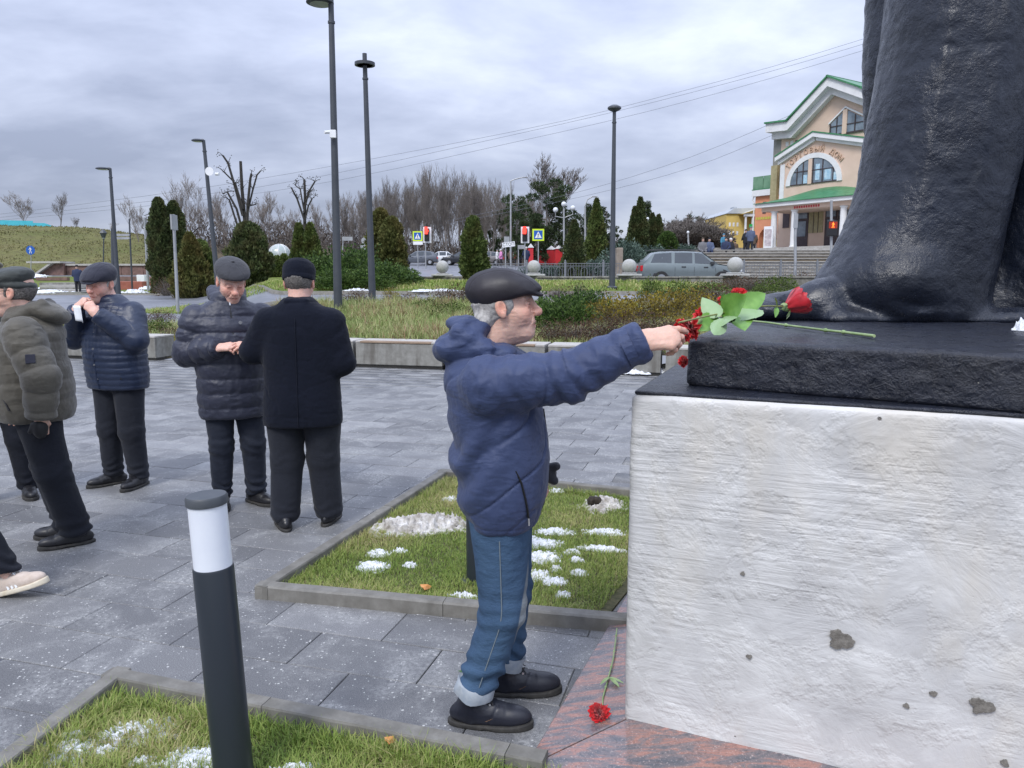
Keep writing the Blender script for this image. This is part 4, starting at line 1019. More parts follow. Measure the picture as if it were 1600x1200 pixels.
def officer():
 f = R(-62)
 S = dict(head=(0.03, 0, 1.60), hs=1.06, neck=(-0.01, 0, 1.42), hh=0.005, skin='skin2',
  torso=T((0.72, 0, 0, 0.16, 0.235), (1.0, 0.01, 0, 0.17, 0.24), (1.2, 0.0, 0, 0.16, 0.235), (1.36, -0.01, 0, 0.135, 0.205), (1.44, 0, 0, 0.1, 0.12), (1.49, 0, 0, 0.08, 0.085)),
  arms=[((0, 0.21, 1.36), (0.0, 0.27, 1.1), (0.1, 0.24, 0.86), (0.09, 0.08, 0.06)), ((0, -0.21, 1.36), (0.0, -0.27, 1.1), (0.1, -0.24, 0.86), (0.09, 0.08, 0.06))],
  hemz=0.73, jmat='officer', jh=0.012, style=wrinkles(0.004), hands=[((0.1, 0.24, 0.86), (0.2, 0, -1), (0, 1, 0), 1, CURL_REST, THUMB_REST, dict(h=0.006)), ((0.1, -0.24, 0.86), (0.2, 0, -1), (0, -1, 0), -1, CURL_REST, THUMB_REST, dict(h=0.006))],
  legs=[((0, 0.10, 0.80), (0.02, 0.14, 0.45), (-0.02, 0.17, 0.10), (0.11, 0.088, 0.075), 0.05), ((0, -0.10, 0.80), (0.0, -0.1, 0.45), (0.0, -0.1, 0.10), (0.11, 0.088, 0.075), 0.05)],
  pelvis=((0, 0, 0.85), (0.13, 0.17, 0.1)), tmat='black_trouser', lh=0.012, cap='peaked', capmat='khaki',
  shoes=[(((0, 0.17, 0), 0.2, 'shoe', MAT['shoe'], MAT['sole']), {}), (((0, -0.1, 0), -0.2, 'shoe', MAT['shoe'], MAT['sole']), {})])
 person('man in a grey-green jacket and khaki peaked cap at the left edge behind the others', -3.80, 5.55, 0, f, S)
officer()
def walker():
 S = dict(head=(0.03, 0, 1.60), hs=1.06, neck=(-0.01, 0, 1.42), hh=0.006,
  torso=T((0.72, 0, 0, 0.14, 0.2), (1.0, 0.0, 0, 0.14, 0.21), (1.2, 0.0, 0, 0.14, 0.22), (1.36, -0.01, 0, 0.12, 0.19), (1.44, 0, 0, 0.09, 0.11), (1.49, 0, 0, 0.075, 0.08)),
  arms=[((0, 0.2, 1.36), (-0.03, 0.24, 1.1), (0.03, 0.24, 0.86), (0.08, 0.07, 0.055)), ((0, -0.2, 1.36), (-0.1, -0.24, 1.1), (-0.1, -0.24, 0.86), (0.08, 0.07, 0.055))],
  hemz=0.73, jmat='puffer', jh=0.015, style=wrinkles(0.004), hands=[((0.03, 0.24, 0.86), (0.2, 0, -1), (0, 1, 0), 1, CURL_REST, THUMB_REST, dict(h=0.006)), ((-0.1, -0.24, 0.86), (0.2, 0, -1), (0, -1, 0), -1, CURL_REST, THUMB_REST, dict(h=0.006))],
  legs=[((0, 0.09, 0.82), (0.20, 0.09, 0.46), (0.385, 0.09, 0.105), (0.10, 0.078, 0.068), 0.135), ((0, -0.09, 0.82), (-0.0, -0.09, 0.45), (-0.17, -0.09, 0.14), (0.10, 0.078, 0.066), 0.12)],
  pelvis=((0, 0, 0.85), (0.12, 0.16, 0.1)), tmat='black_trouser', lh=0.009, cap='newsboy', capmat='cap_navy')
 root, body, jk, tr, _ = person('walking person in black trousers and beige sneakers with white stripes at the left edge', -2.98, 3.68, 0, R(4), S)
 add_shoe(root, (0.40, 0.09, 0.022), -0.1, 'sneaker', MAT['sneaker'], MAT['offwhite'], pitch=R(-16), laces=True, stripes=True, h=0.005)
 add_shoe(root, (-0.20, -0.09, 0.04), 0.0, 'sneaker', MAT['sneaker'], MAT['offwhite'], pitch=R(22), laces=True, stripes=True, h=0.005)
walker()
# ------------------------------------------------------------------ foreground materials
def paver_mat(name, attr):
 t = NT(name)
 if attr:
  a = t.N('ShaderNodeAttribute'); a.attribute_name = 'rnd'; r = a.outputs['Fac']
 else:
  r = t.N('ShaderNodeObjectInfo').outputs['Random']
 geo = t.N('ShaderNodeNewGeometry'); pos = geo.outputs['Position']
 big = t.noise(0.55, 4, 0.55, pos); mid = t.noise(3.2, 5, 0.65, pos, 0.6); fine = t.noise(230, 3, 0.7, pos)
 base = t.ramp(r, [(0.0, (0.110, 0.111, 0.115)), (0.6, (0.145, 0.146, 0.149)), (0.93, (0.178, 0.178, 0.181)), (1.0, (0.21, 0.21, 0.213))])
 grn = t.ramp(fine, [(0.32, (0.62, 0.62, 0.62)), (0.50, (1, 1, 1)), (0.62, (1.6, 1.6, 1.58)), (0.72, (2.6, 2.6, 2.5))])
 c = t.mix(1.0, base, grn, 'MULTIPLY')
 # dried salt haze in drifting patches and crumbs of grit
 salt = t.math('MULTIPLY', t.ramp(mid, [(0.46, 0.0), (0.66, 1.0)]), t.ramp(t.noise(46, 4, 0.75, pos), [(0.38, 0.0), (0.66, 1.0)]))
 c = t.mix(t.math('MULTIPLY', salt, 0.75), c, (0.42, 0.42, 0.405))
 spk = t.voro(88, t.mapn(src=pos, scale=(1, 1, 0.0)), 'F1')
 sel = t.N('ShaderNodeTexVoronoi'); sel.inputs['Scale'].default_value = 88; t.L(t.mapn(src=pos, scale=(1, 1, 0.0)), sel.inputs['Vector'])
 sp = t.N('ShaderNodeSeparateColor'); t.L(sel.outputs['Color'], sp.inputs[0])
 thr = t.math('ADD', t.math('MULTIPLY', t.ramp(mid, [(0.35, 0.0), (0.7, 1.0)]), 0.42), 0.04)
 rad = t.math('MULTIPLY', t.math('POWER', sp.outputs[1], 2.0), 0.40)
 m = t.math('MULTIPLY', t.math('LESS_THAN', sp.outputs[0], thr), t.math('LESS_THAN', t.math('ADD', spk, t.math('MULTIPLY', t.noise(400, 2, 0.5, pos), 0.16)), t.math('ADD', rad, 0.13)))
 c = t.mix(m, c, (0.50, 0.50, 0.48))
 wet = t.ramp(big, [(0.38, 0.0), (0.62, 1.0)])
 rg = t.math('ADD', t.math('MULTIPLY', wet, -0.26), 0.64)
 rg = t.math('ADD', rg, t.math('MULTIPLY', fine, 0.12)); rg = t.math('ADD', rg, t.math('MULTIPLY', m, 0.3), True)
 b = t.bump(fine, 0.35, 0.0015); b = t.bump(t.noise(25, 4, 0.6, pos), 0.15, 0.003, b)
 return t.set(color=c, rough=rg, normal=b, spec=0.55)
M_PAV = paver_mat('wet_granite_paver', False); M_PAVF = paver_mat('wet_granite_paver_field', True)
M_JOINT = mk('joint_sand', (0.018, 0.018, 0.017), (0.045, 0.043, 0.038), ns=60, rough=0.95, bumps=((300, 0.4, 0.002),))
def conc(name, c1, c2, sc=9, rough=0.85, stain=None):
 t = NT(name)
 col = t.ramp(t.noise(sc, 6, 0.65), [(0.32, c1), (0.68, c2)])
 col = t.mix(t.math('MULTIPLY', t.noise(350, 3, 0.7), 0.5), col, t.mix(1.0, col, (0.6, 0.6, 0.58), 'MULTIPLY'))
 if stain: col = t.mix(t.ramp(t.noise(1.6, 4, 0.6, t.mapn(scale=stain[0])), [(0.48, 0.0), (0.66, stain[2])]), col, stain[1])
 b = t.bump(t.noise(160, 4, 0.65), 0.35, 0.002); b = t.bump(t.noise(12, 4, 0.6), 0.2, 0.006, b)
 return t.set(color=col, rough=rough, normal=b, spec=0.35)
M_KERB = conc('kerb_concrete', (0.175, 0.165, 0.145), (0.26, 0.25, 0.225), 14, 0.8, ((4, 4, 1), (0.12, 0.115, 0.10), 0.6))
M_CONC = conc('bench_concrete', (0.21, 0.205, 0.185), (0.33, 0.325, 0.30), 8, 0.9, ((3.0, 3.0, 0.5), (0.11, 0.10, 0.085), 0.75))
M_SOIL = mk('bed_soil', (0.05, 0.052, 0.02), (0.105, 0.095, 0.045), ns=35, rough=0.95, bumps=((60, 0.6, 0.01),), third=(0.9, (0.16, 0.13, 0.075)))
def grid_frame(o, ang):
 c, s = math.cos(ang), math.sin(ang); return Vector((o[0], o[1], 0)), Vector((c, s, 0)), Vector((-s, c, 0))
BO, BE, BN = grid_frame(gp(595, 1001), R(-16.0))      # paving grid through one joint crossing
bed2 = [gp(397, 915, .07), gp(945, 965, .07), gp(1100, 773, .07), gp(690, 732, .07)]
bed1 = [gp(-160, 1290, .07), gp(180, 1040, .07), gp(835, 1165, .07), Vector((0.35, 1.55, 0.07)), Vector((-1.2, 1.2, 0.07))]
def line_dist(p, a, b):
 d = (b - a); n = Vector((-d.y, d.x)).normalized(); return (p.x - a.x) * n.x + (p.y - a.y) * n.y
def inpoly(p, poly):
 r = False; n = len(poly)
 for i in range(n):
  a, b = poly[i], poly[(i + 1) % n]
  if (a.y > p.y) != (b.y > p.y) and p.x < (b.x - a.x) * (p.y - a.y) / (b.y - a.y) + a.x: r = not r
 return r
BY0, BSL = 13.18, -0.245                                # front line of the benches
def bench_y(x): return BY0 + BSL * x
def build_plaza():
 b = MB(); b.add([(-30, -3, -0.012), (14, -3, -0.012), (14, 10.0, -0.012), (-30, 20.8, -0.012), (-30, -3, -0.3), (14, -3, -0.3), (14, 10.0, -0.3), (-30, 20.8, -0.3)], [(0, 1, 2, 3), (4, 7, 6, 5), (0, 4, 5, 1), (1, 5, 6, 2), (2, 6, 7, 3), (3, 7, 4, 0)])
 pz = b.build('plaza', M_JOINT); tag(pz, kind='structure')
 tiles = []
 for r in range(-60, 60):
  for c in range(-60, 40):
   o = BO + BE * (c * 0.6 + (0.3 if r % 2 else 0.0)) + BN * (r * 0.3)
   ctr = o + BE * 0.3 + BN * 0.15
   if ctr.y < 0.7 or ctr.y > bench_y(ctr.x) + 0.12 or ctr.x < -13.5 or ctr.x > 7: continue
   cor = [o, o + BE * 0.6, o + BE * 0.6 + BN * 0.3, o + BN * 0.3]
   if all(inpoly(q, bed2) for q in cor) or all(inpoly(q, bed1) for q in cor): continue
   du, dv = ctr.x / ctr.y, 1
   vis = abs(ctr.x) < ctr.y * 0.72 + 0.3 and ctr.y > 1.9 and not (ctr.x > 0.36 + (ctr.y - 2.4) * 0.20 and ctr.x > 0.0)
   tiles.append(((0 if vis else 50) + ctr.y + abs(ctr.x) * 0.2, o))
 tiles.sort(key=lambda q: q[0])
 variants = []
 for k in range(4):
  m = MB(); g = 0.0022; z = (rnd.random() - 0.5) * 0.0015
  m.box(g, 0.6 - g, g, 0.3 - g, -0.03, 0.0, 0.003); me = m.mesh('paver'); me.materials.append(M_PAV); variants.append(me)
 for i, (q, o) in enumerate(tiles[:290]):
  p = bpy.data.objects.new('paver', variants[i % 4]); COL.objects.link(p); p.parent = pz
  p.location = (o.x, o.y, rnd.uniform(-0.0012, 0.0012)); p.rotation_euler = (rnd.uniform(-.0015, .0015), rnd.uniform(-.0015, .0015), R(-16.0))
 V = []; Fq = []; rv = []
 for q, o in tiles[290:]:
  g = 0.0025; z = rnd.uniform(-0.0012, 0.0012); k = len(V); r = rnd.random()
  ps = [o + BE * g + BN * g, o + BE * (0.6 - g) + BN * g, o + BE * (0.6 - g) + BN * (0.3 - g), o + BE * g + BN * (0.3 - g)]
  V += [(p.x, p.y, z) for p in ps] + [(p.x, p.y, -0.03) for p in ps]; rv += [r] * 8
  Fq += [(k, k + 1, k + 2, k + 3), (k, k + 4, k + 5, k + 1), (k + 1, k + 5, k + 6, k + 2), (k + 2, k + 6, k + 7, k + 3), (k + 3, k + 7, k + 4, k)]
 me = mesh_np('paver_field', V, np.array(Fq)); at_ = me.attributes.new('rnd', 'FLOAT', 'POINT'); at_.data.foreach_set('value', np.array(rv, np.float32))
 o = link('paver_field', me, M_PAVF, pz); tag(o, kind='stuff')
build_plaza()
def kerb_run(parent, a, b, inner, L=1.0, h=0.07, w=0.075, ext0=0.0, ext1=0.0, off=0.0):
 """kerb stones from a to b (outer edge); inner = point on the grass side"""
 d = Vector((b.x - a.x, b.y - a.y, 0)); LL = d.length; d.normalize(); n = Vector((-d.y, d.x, 0))
 if (Vector((inner[0], inner[1], 0)) - Vector((a.x, a.y, 0))).dot(n) < 0: n = -n
 s = -ext0; first = off
 while s < LL + ext1 - 0.02:
  e = min(s + (first if first else L), LL + ext1); first = 0
  m = MB(); ang = math.atan2(d.y, d.x); M = Matrix.Rotation(ang, 4, 'Z')
  flip = 1 if (M @ Vector((0, 1, 0))).dot(n) > 0 else -1
  y0, y1 = (0, w) if flip > 0 else (-w, 0)
  # chamfered section
  ch = 0.011; prof = [(y0, -0.06), (y0, h - ch * 0.7), (y0 + ch * (1 if flip > 0 else 0.35), h), (y1 - ch * (0.35 if flip > 0 else 1), h), (y1, h - ch * 0.7), (y1, -0.06)]
  n6 = len(prof); q = MB(); g = 0.0015
  ln = e - s; segs = max(2, int(ln / 0.12)); vs = []
  for i in range(segs + 1):
   xx = g + (ln - 2 * g) * i / segs
   for (yy, zz) in prof: vs.append((xx, yy + rnd.uniform(-.0008, .0008), zz + rnd.uniform(-.0012, .0012)))
  fs = []
  for i in range(segs):
   for k in range(n6):
    p0 = i * n6 + k; p1 = i * n6 + (k + 1) % n6; fs.append((p0, p1, p1 + n6, p0 + n6))
  fs += [tuple(range(n6)), tuple(range(segs * n6 + n6 - 1, segs * n6 - 1, -1))]
  q.add(vs, fs)
  p = a + d * s
  q.build('kerb_stone', M_KERB, parent, (p.x, p.y, 0), (0, 0, ang))
  s = e
def grass_blades(name, poly, dens, hmin, hmax, wid, mat, zf=lambda x, y: 0.0, parent=None, clump=0.35, lean=0.5, edges=None, seed=1, label=None, cull=None, spread=None):
 rs = np.random.RandomState(seed)
 xs = [p.x for p in poly]; ys = [p.y for p in poly]
 A = (max(xs) - min(xs)) * (max(ys) - min(ys)); n = int(A * dens)
 px = rs.uniform(min(xs), max(xs), n); py = rs.uniform(min(ys), max(ys), n)
 ins = np.zeros(n, bool); m = len(poly)
 for i in range(m):
  a, b = poly[i], poly[(i + 1) % m]
  if abs(b.y - a.y) < 1e-9: continue
  c = ((a.y > py) != (b.y > py)) & (px < (b.x - a.x) * (py - a.y) / (b.y - a.y) + a.x); ins ^= c
 if cull is not None: ins &= cull(px, py)
 px, py = px[ins], py[ins]; n = len(px)
 cl = vnoise(px * 9, py * 9, px * 0) * 0.5 + 0.5; cl2 = vnoise(px * 2.4, py * 2.4, px * 0 + 5) * 0.5 + 0.5
 H = rs.uniform(hmin, hmax, n) * (1 - clump + clump * 2 * cl) * (0.75 + 0.5 * cl2)
 if edges is not None: H = H * edges(px, py)
 az = rs.uniform(0, 2 * np.pi, n); ln = rs.uniform(0.15, 1.0, n) * lean * H * 1.6
 z0 = np.array([zf(a, b) for a, b in zip(px, py)]) if not isinstance(zf, (int, float)) else np.full(n, zf)
 dx, dy = np.cos(az), np.sin(az); W = rs.uniform(0.6, 1.2, n) * wid; wx, wy = -dy * W, dx * W
 hh = np.sqrt(np.maximum(H ** 2 - (ln * 0.55) ** 2, (0.3 * H) ** 2))
 V = np.zeros((n, 5, 3), np.float32)
 V[:, 0] = np.stack([px - wx, py - wy, z0 - 0.005], 1); V[:, 1] = np.stack([px + wx, py + wy, z0 - 0.005], 1)
 mx, my, mz = px + dx * ln * 0.35, py + dy * ln * 0.35, z0 + hh * 0.62
 V[:, 2] = np.stack([mx + wx * .8, my + wy * .8, mz], 1); V[:, 3] = np.stack([mx - wx * .8, my - wy * .8, mz], 1)
 V[:, 4] = np.stack([px + dx * ln, py + dy * ln, z0 + hh], 1)
 base = np.arange(n) * 5
 Q = np.stack([base, base + 1, base + 2, base + 3], 1); Tt = np.stack([base + 3, base + 2, base + 4], 1)
 cv = np.repeat(np.clip(rs.uniform(0, 1, n) * 0.55 + cl2 * 0.5 - 0.03, 0, 1), 5)
 me = mesh_np(name, V.reshape(-1, 3), [Q, Tt]); at_ = me.attributes.new('rnd', 'FLOAT', 'POINT'); at_.data.foreach_set('value', cv.astype(np.float32))
 o = link(name, me, mat, parent); tag(o, label, 'grass' if label else None, kind='stuff'); return o
def blade_mat(name, stops, rough=0.55, trans=0.25):
 t = NT(name); a = t.N('ShaderNodeAttribute'); a.attribute_name = 'rnd'
 c = t.ramp(a.outputs['Fac'], stops)
 t.set(color=c, rough=rough, spec=0.3)
 tr = t.N('ShaderNodeBsdfTranslucent'); t.L(c, tr.inputs[0]); ms = t.N('ShaderNodeMixShader'); ms.inputs[0].default_value = trans
 t.L(t.b.outputs[0], ms.inputs[1]); t.L(tr.outputs[0], ms.inputs[2]); t.L(ms.outputs[0], t.out.inputs[0]); return t.m
M_BLADE = blade_mat('lawn_blades', [(0.0, (0.12, 0.20, 0.035)), (0.36, (0.22, 0.31, 0.06)), (0.60, (0.34, 0.39, 0.11)), (0.78, (0.46, 0.42, 0.19)), (1.0, (0.50, 0.40, 0.23))])
M_SNOW = mk('old_snow', (0.60, 0.62, 0.66), (0.82, 0.84, 0.86), ns=25, rough=0.6, bumps=((90, 0.7, 0.006), (22, 0.5, 0.01)), Subsurface_Weight=0.2, Subsurface_Radius=(0.02, 0.02, 0.03))
M_DIRTYSNOW = mk('dirty_snow', (0.30, 0.27, 0.23), (0.68, 0.66, 0.63), ns=16, rough=0.7, bumps=((90, 0.8, 0.008), (25, 0.8, 0.015)), third=(0.9, (0.74, 0.73, 0.72)))
def snow_patch(x, y, rx, ry, h, seed, mat, z=0.0, ang=0.0, label=None, group=None, name='snow_patch'):
 def f(P):
  c, s = math.cos(ang), math.sin(ang); X_ = P[0] * c + P[1] * s; Y_ = -P[0] * s + P[1] * c
  k = 7.0 / (rx + ry)
  nz = 0.36 * vnoise(P[0] * k + seed, P[1] * k + 0 * P[2], seed * 1.7 + 0 * P[2]) + 0.38 * vnoise(P[0] * k * 3 + seed, P[1] * k * 3, seed + 3.0 + 0 * P[2]) + 0.34 * vnoise(P[0] * k * 7 + seed, P[1] * k * 8, P[2] * 20)
  q = np.sqrt((X_ / rx) ** 2 + (Y_ / ry) ** 2) + nz * (1.7 if h < 0.03 else 0.95)
  top = h * np.clip(1.05 - q, -0.5, 1) ** 1 * 1.5
  return (P[2] - top) * 0.5
 hs = max(0.005, min(rx, ry) / 14)
 V, Q = surfnet(lambda P: smax(f(P), -0.012 - P[2], 0.004), (-rx * 1.6, -ry * 1.6, -0.02), (rx * 1.6, ry * 1.6, h * 1.8 + 0.02), hs)
 if len(V) == 0: return None
 V[:, 2] += 0.004 * fbm((V[:, 0], V[:, 1], V[:, 2]), 60, 2)
 o = link(name, mesh_np(name, V, Q, True), mat, None, (x, y, z)); tag(o, label, 'snow', group); return o
def build_beds():
 # bed 2, in front of the pedestal
 M_ = empty('grass_bed', (0, 0, 0)); M_['kind'] = 'structure'
 cc_ = sum(bed2, Vector()) / 4; so_ = [p + (cc_ - p).normalized() * 0.05 for p in bed2]
 b = MB(); b.add([(p.x, p.y, 0.012) for p in so_] + [(p.x, p.y, -0.1) for p in so_], [(0, 1, 2, 3), (7, 6, 5, 4), (0, 4, 5, 1), (1, 5, 6, 2), (2, 6, 7, 3), (3, 7, 4, 0)])
 b.build('soil', M_SOIL, M_)
 c2 = (bed2[0] + bed2[2]) / 2
 kerb_run(M_, bed2[0], bed2[1], c2, 0.95, ext1=0.12, off=0.06); kerb_run(M_, bed2[0], bed2[3], c2, 0.95, ext0=-0.002, off=0.5); kerb_run(M_, bed2[3], bed2[2], c2, 0.95, ext0=0.0)
 d1 = bed2
 def inset(poly, w):
  c = sum(poly, Vector()) / len(poly); return [p + (c - p).normalized() * w for p in poly]
 P2 = inset(bed2, 0.12)
 M1 = empty('grass_bed', (0, 0, 0)); M1['kind'] = 'structure'
 b = MB(); n = len(bed1); b.add([(p.x, p.y, 0.010) for p in bed1] + [(p.x, p.y, -0.1) for p in bed1], [tuple(range(n)), tuple(range(2 * n - 1, n - 1, -1))] + [(i, i + n, (i + 1) % n + n, (i + 1) % n) for i in range(n)])
 b.build('soil', M_SOIL, M1)
 c1 = Vector((-0.8, 1.9, 0))
 kerb_run(M1, bed1[1], bed1[2], c1, 0.95, ext0=0.0, ext1=0.05, off=0.75); kerb_run(M1, bed1[1], bed1[0], c1, 0.95, ext0=-0.002)
 def edge2(px, py):
  m = np.full(len(px), 9.0)
  for i in (0, 3, 2):
   a, b = (d1[i], d1[(i + 1) % 4])
   dx, dy = b.x - a.x, b.y - a.y; L = math.hypot(dx, dy); m = np.minimum(m, np.abs((px - a.x) * dy - (py - a.y) * dx) / L)
  return np.where(m < 0.16, 1.5, 1.0)
 def edge1(px, py):
  m = np.full(len(px), 9.0)
  for i in (0, 1):
   a, b = (bed1[i], bed1[i + 1]); dx, dy = b.x - a.x, b.y - a.y; L = math.hypot(dx, dy); m = np.minimum(m, np.abs((px - a.x) * dy - (py - a.y) * dx) / L)
  return np.where(m < 0.17, 1.55, 1.0)
 grass_blades('lawn_grass', P2, 19000, 0.014, 0.036, 0.0017, M_BLADE, 0.012, None, edges=edge2, seed=3, label='short autumn grass in the kerbed bed beside the pedestal', lean=1.05)
 I1 = inset(bed1, 0.09); I1[1] = bed1[1] + Vector((0.02, -0.12, 0)); I1[2] = bed1[2] + Vector((0.1, -0.1, 0))
 grass_blades('lawn_grass', I1, 24000, 0.018, 0.055, 0.0019, M_BLADE, 0.010, None, edges=edge1, seed=5, label='tufted green and straw grass in the near kerbed bed', lean=1.05, cull=lambda x, y: (y > 1.75) & (x < 0.62 * y) & (x > -0.8 * y))
 # snow left on the grass
 lab = [('broad dirty snow heap left of the man in the jeans', 655, 822, 0.30, 0.17, 0.06, M_DIRTYSNOW, 'dirty_snow_heap'), ('dirty snow heap with a dark clod on it beyond the jacket', 943, 790, 0.15, 0.14, 0.05, M_DIRTYSNOW, 'dirty_snow_heap')]
 for i, (l, u, v, rx, ry, h, m, nm) in enumerate(lab):
  p = gp(u, v, 0.02); snow_patch(p.x, p.y, rx, ry, h, 3.3 + i * 2.1, m, 0.015, 0.2, l, None, nm)
 small = [(583, 882, 0.065, 0.05, 'biggest white snow scrap in front of the dirty heap'), (592, 862, 0.05, 0.03, 'white snow scrap just behind the biggest left one'), (640, 880, 0.03, 0.02, 'tiny snow scrap right of the biggest left one'), (625, 858, 0.03, 0.02, 'tiny snow scrap close in front of the dirty heap'), (705, 778, 0.05, 0.03, 'snow scrap touching the back of the blue jacket'), (845, 846, 0.1, 0.05, 'snow patch just right of the jacket hem'), (868, 828, 0.09, 0.035, 'thin snow patch behind the one at the jacket hem'), (847, 868, 0.08, 0.06, 'round snow patch beside the jeans pocket height'), (941, 855, 0.11, 0.028, 'long thin snow streak nearest the pedestal edge'), (946, 829, 0.1, 0.035, 'long snow streak behind the one nearest the pedestal'), (838, 896, 0.06, 0.05, 'snow patch beside the thigh of the jeans'), (868, 905, 0.05, 0.03, 'small snow patch right of the one beside the thigh'), (901, 872, 0.03, 0.02, 'tiny snow scrap midway between jeans and pedestal'), (893, 860, 0.04, 0.02, 'little snow scrap in the middle of the right-hand grass'), (920, 765, 0.05, 0.02, 'snow scrap at the back kerb behind the dirty heap with the clod'), (870, 765, 0.04, 0.02, 'snow scrap at the back kerb beside the glove'), (905, 892, 0.035, 0.025, 'small snow scrap in front of the long streak'), (610, 832, 0.03, 0.02, 'snow scrap at the left tip of the dirty heap'), (868, 886, 0.025, 0.02, 'speck of snow between the patches by the jeans'), (880, 926, 0.03, 0.02, 'frontmost snow scrap near the front kerb, right of the jeans'), (724, 928, 0.06, 0.02, 'snow scrap on the front kerb edge left of the jeans'), (826, 838, 0.05, 0.02, 'snow scrap under the front hem of the jacket')]
 grp = 'scraps of melting snow on the grass beside the pedestal'
 for i, (u, v, rx, ry, l) in enumerate(small):
  p = gp(u, v, 0.03); snow_patch(p.x, p.y, rx * 0.95, ry * 1.15, 0.013, i * 1.37 + 0.5, M_SNOW, 0.022, -0.25 + 0.1 * (i % 4), l, grp)
 near = [(205, 1140, 0.085, 0.045, 'largest snow scrap in the near grass, left of the bollard'), (110, 1168, 0.05, 0.05, 'roundish snow scrap at the far left of the near grass'), (65, 1162, 0.025, 0.015, 'leftmost tiny snow scrap by the near kerb'), (108, 1150, 0.06, 0.015, 'thin snow sliver behind the roundish one at the left'), (300, 1185, 0.1, 0.05, 'snow scrap against the left side of the bollard'), (222, 1186, 0.03, 0.012, 'tiny snow scrap in front of the largest near one'), (160, 1170, 0.03, 0.012, 'tiny snow scrap between the roundish and the largest one'), (460, 1197, 0.05, 0.015, 'snow scrap right of the bollard at the picture bottom'), (255, 1150, 0.03, 0.015, 'tiny snow scrap between the largest one and the bollard')]
 for i, (u, v, rx, ry, l) in enumerate(near):
  p = gp(u, v, 0.03); snow_patch(p.x, p.y, rx * 1.1, ry * 1.2, 0.014, 40 + i * 1.9, M_SNOW, 0.022, 0.2, l, 'scraps of melting snow in the near grass bed')
 # fallen leaves
 ml = mk('orange_leaf', (0.55, 0.22, 0.05), (0.65, 0.32, 0.12), ns=30, rough=0.6)
 for (u, v, s_, l, z) in ((610, 1156, 0.022, 'single orange fallen leaf in the near grass', 0.05), (665, 917, 0.03, 'pale orange fallen leaf in the grass left of the legs', 0.04)):
  p = gp(u, v, z); vs = []; nn = 9
  for i in range(nn): A = 2 * math.pi * i / nn; r = s_ * (1 + 0.35 * math.cos(3 * A)) ; vs.append((r * math.cos(A), r * 0.7 * math.sin(A), 0.006 * math.sin(2 * A)))
  b = MB(); b.add([(0, 0, 0.004)] + vs, [(0, 1 + i, 1 + (i + 1) % nn) for i in range(nn)]); o = b.build('fallen_leaf', ml, None, p, (0.5, 0.2, 0.7)); tag(o, l, 'leaf')
  q = o.modifiers.new('t', 'SOLIDIFY'); q.thickness = 0.0015
 p = gp(715, 1049, 0.004); b = MB(); b.add([(0, 0, 0.003), (0.02, 0.006, 0.006), (0.045, 0, 0.001), (0.02, -0.006, 0.001)], [(0, 1, 2, 3)]); o = b.build('fallen_leaf', mk('green_leaf_small', (0.05, 0.12, 0.03)), None, p, (0, 0, -0.3)); tag(o, 'tiny green leaf fallen on the paving behind the boot', 'leaf')
 p = gp(902, 790 - 4, 0.05); V, Q, c = sdf_mesh(lambda P: ell(P, (0, 0, 0), (0.05, 0.035, 0.03)), (-.08, -.06, -.05), (.08, .06, .05), 0.006, lambda P, n: (0.012 * ridge(P, 25, 3)).astype(np.float32))
 o = link('clod', mesh_np('clod', V, Q, True), mk('clod_earth', (0.02, 0.015, 0.012), (0.05, 0.04, 0.03), ns=40, rough=0.95), None, (gp(930, 790, .05).x, gp(930, 786, .05).y, 0.065)); tag(o, 'dark clod of earth on the dirty snow heap', 'clod')
build_beds()
# ------------------------------------------------------------------ bollard lights
M_ANTH = NT('anthracite_paint')
_v = M_ANTH.voro(150, None, 'F1'); _s = M_ANTH.math('LESS_THAN', _v, 0.035)
M_ANTH = M_ANTH.set(color=M_ANTH.mix(M_ANTH.math('MULTIPLY', _s, 0.25), (0.022, 0.028, 0.036), (0.5, 0.5, 0.5)), rough=0.38, spec=0.5)
M_CAPM = mk('bollard_cap', (0.05, 0.058, 0.066), (0.065, 0.072, 0.08), ns=20, rough=0.5, bumps=((200, 0.15, 0.001),))
M_OPAL = mk('opal_plastic', (0.74, 0.77, 0.83), (0.78, 0.81, 0.86), ns=8, rough=0.35, Subsurface_Weight=0.3, Subsurface_Radius=(0.05, 0.05, 0.05))
def bollard(x, y, label, tilt):
 root = empty('bollard_light', (x, y, 0.0), 0, label, 'bollard light'); root.rotation_euler = tilt
 r = 0.0615
 b = MB(); b.lathe([(r, 0.0), (r, 0.745), (r - 0.002, 0.750), (r - 0.006, 0.752)], 48); b.build('post', M_ANTH, root, smooth=True)
 b = MB(); b.lathe([(r - 0.004, 0.745), (r - 0.004, 0.952)], 48); b.build('diffuser', M_OPAL, root, smooth=True)
 b = MB(); b.lathe([(r - 0.002, 0.950), (r + 0.001, 0.952), (r + 0.001, 0.974), (r - 0.003, 0.980), (0.02, 0.981), (0.0, 0.981)], 48); b.build('cap', M_CAPM, root, smooth=True)
 b = MB(); b.lathe([(r + 0.03, 0.0), (r + 0.03, 0.014), (r, 0.016)], 32); b.build('base_flange', M_ANTH, root, smooth=True)
bollard(-0.905, 2.3, 'dark bollard light with white opal top standing in the near grass bed', (0, R(-2.3), 0))
p = gp(738, 902, 0.02); bollard(p.x + 0.03, p.y, 'dark bollard light mostly hidden behind the legs of the man in jeans', (0, 0, 0))
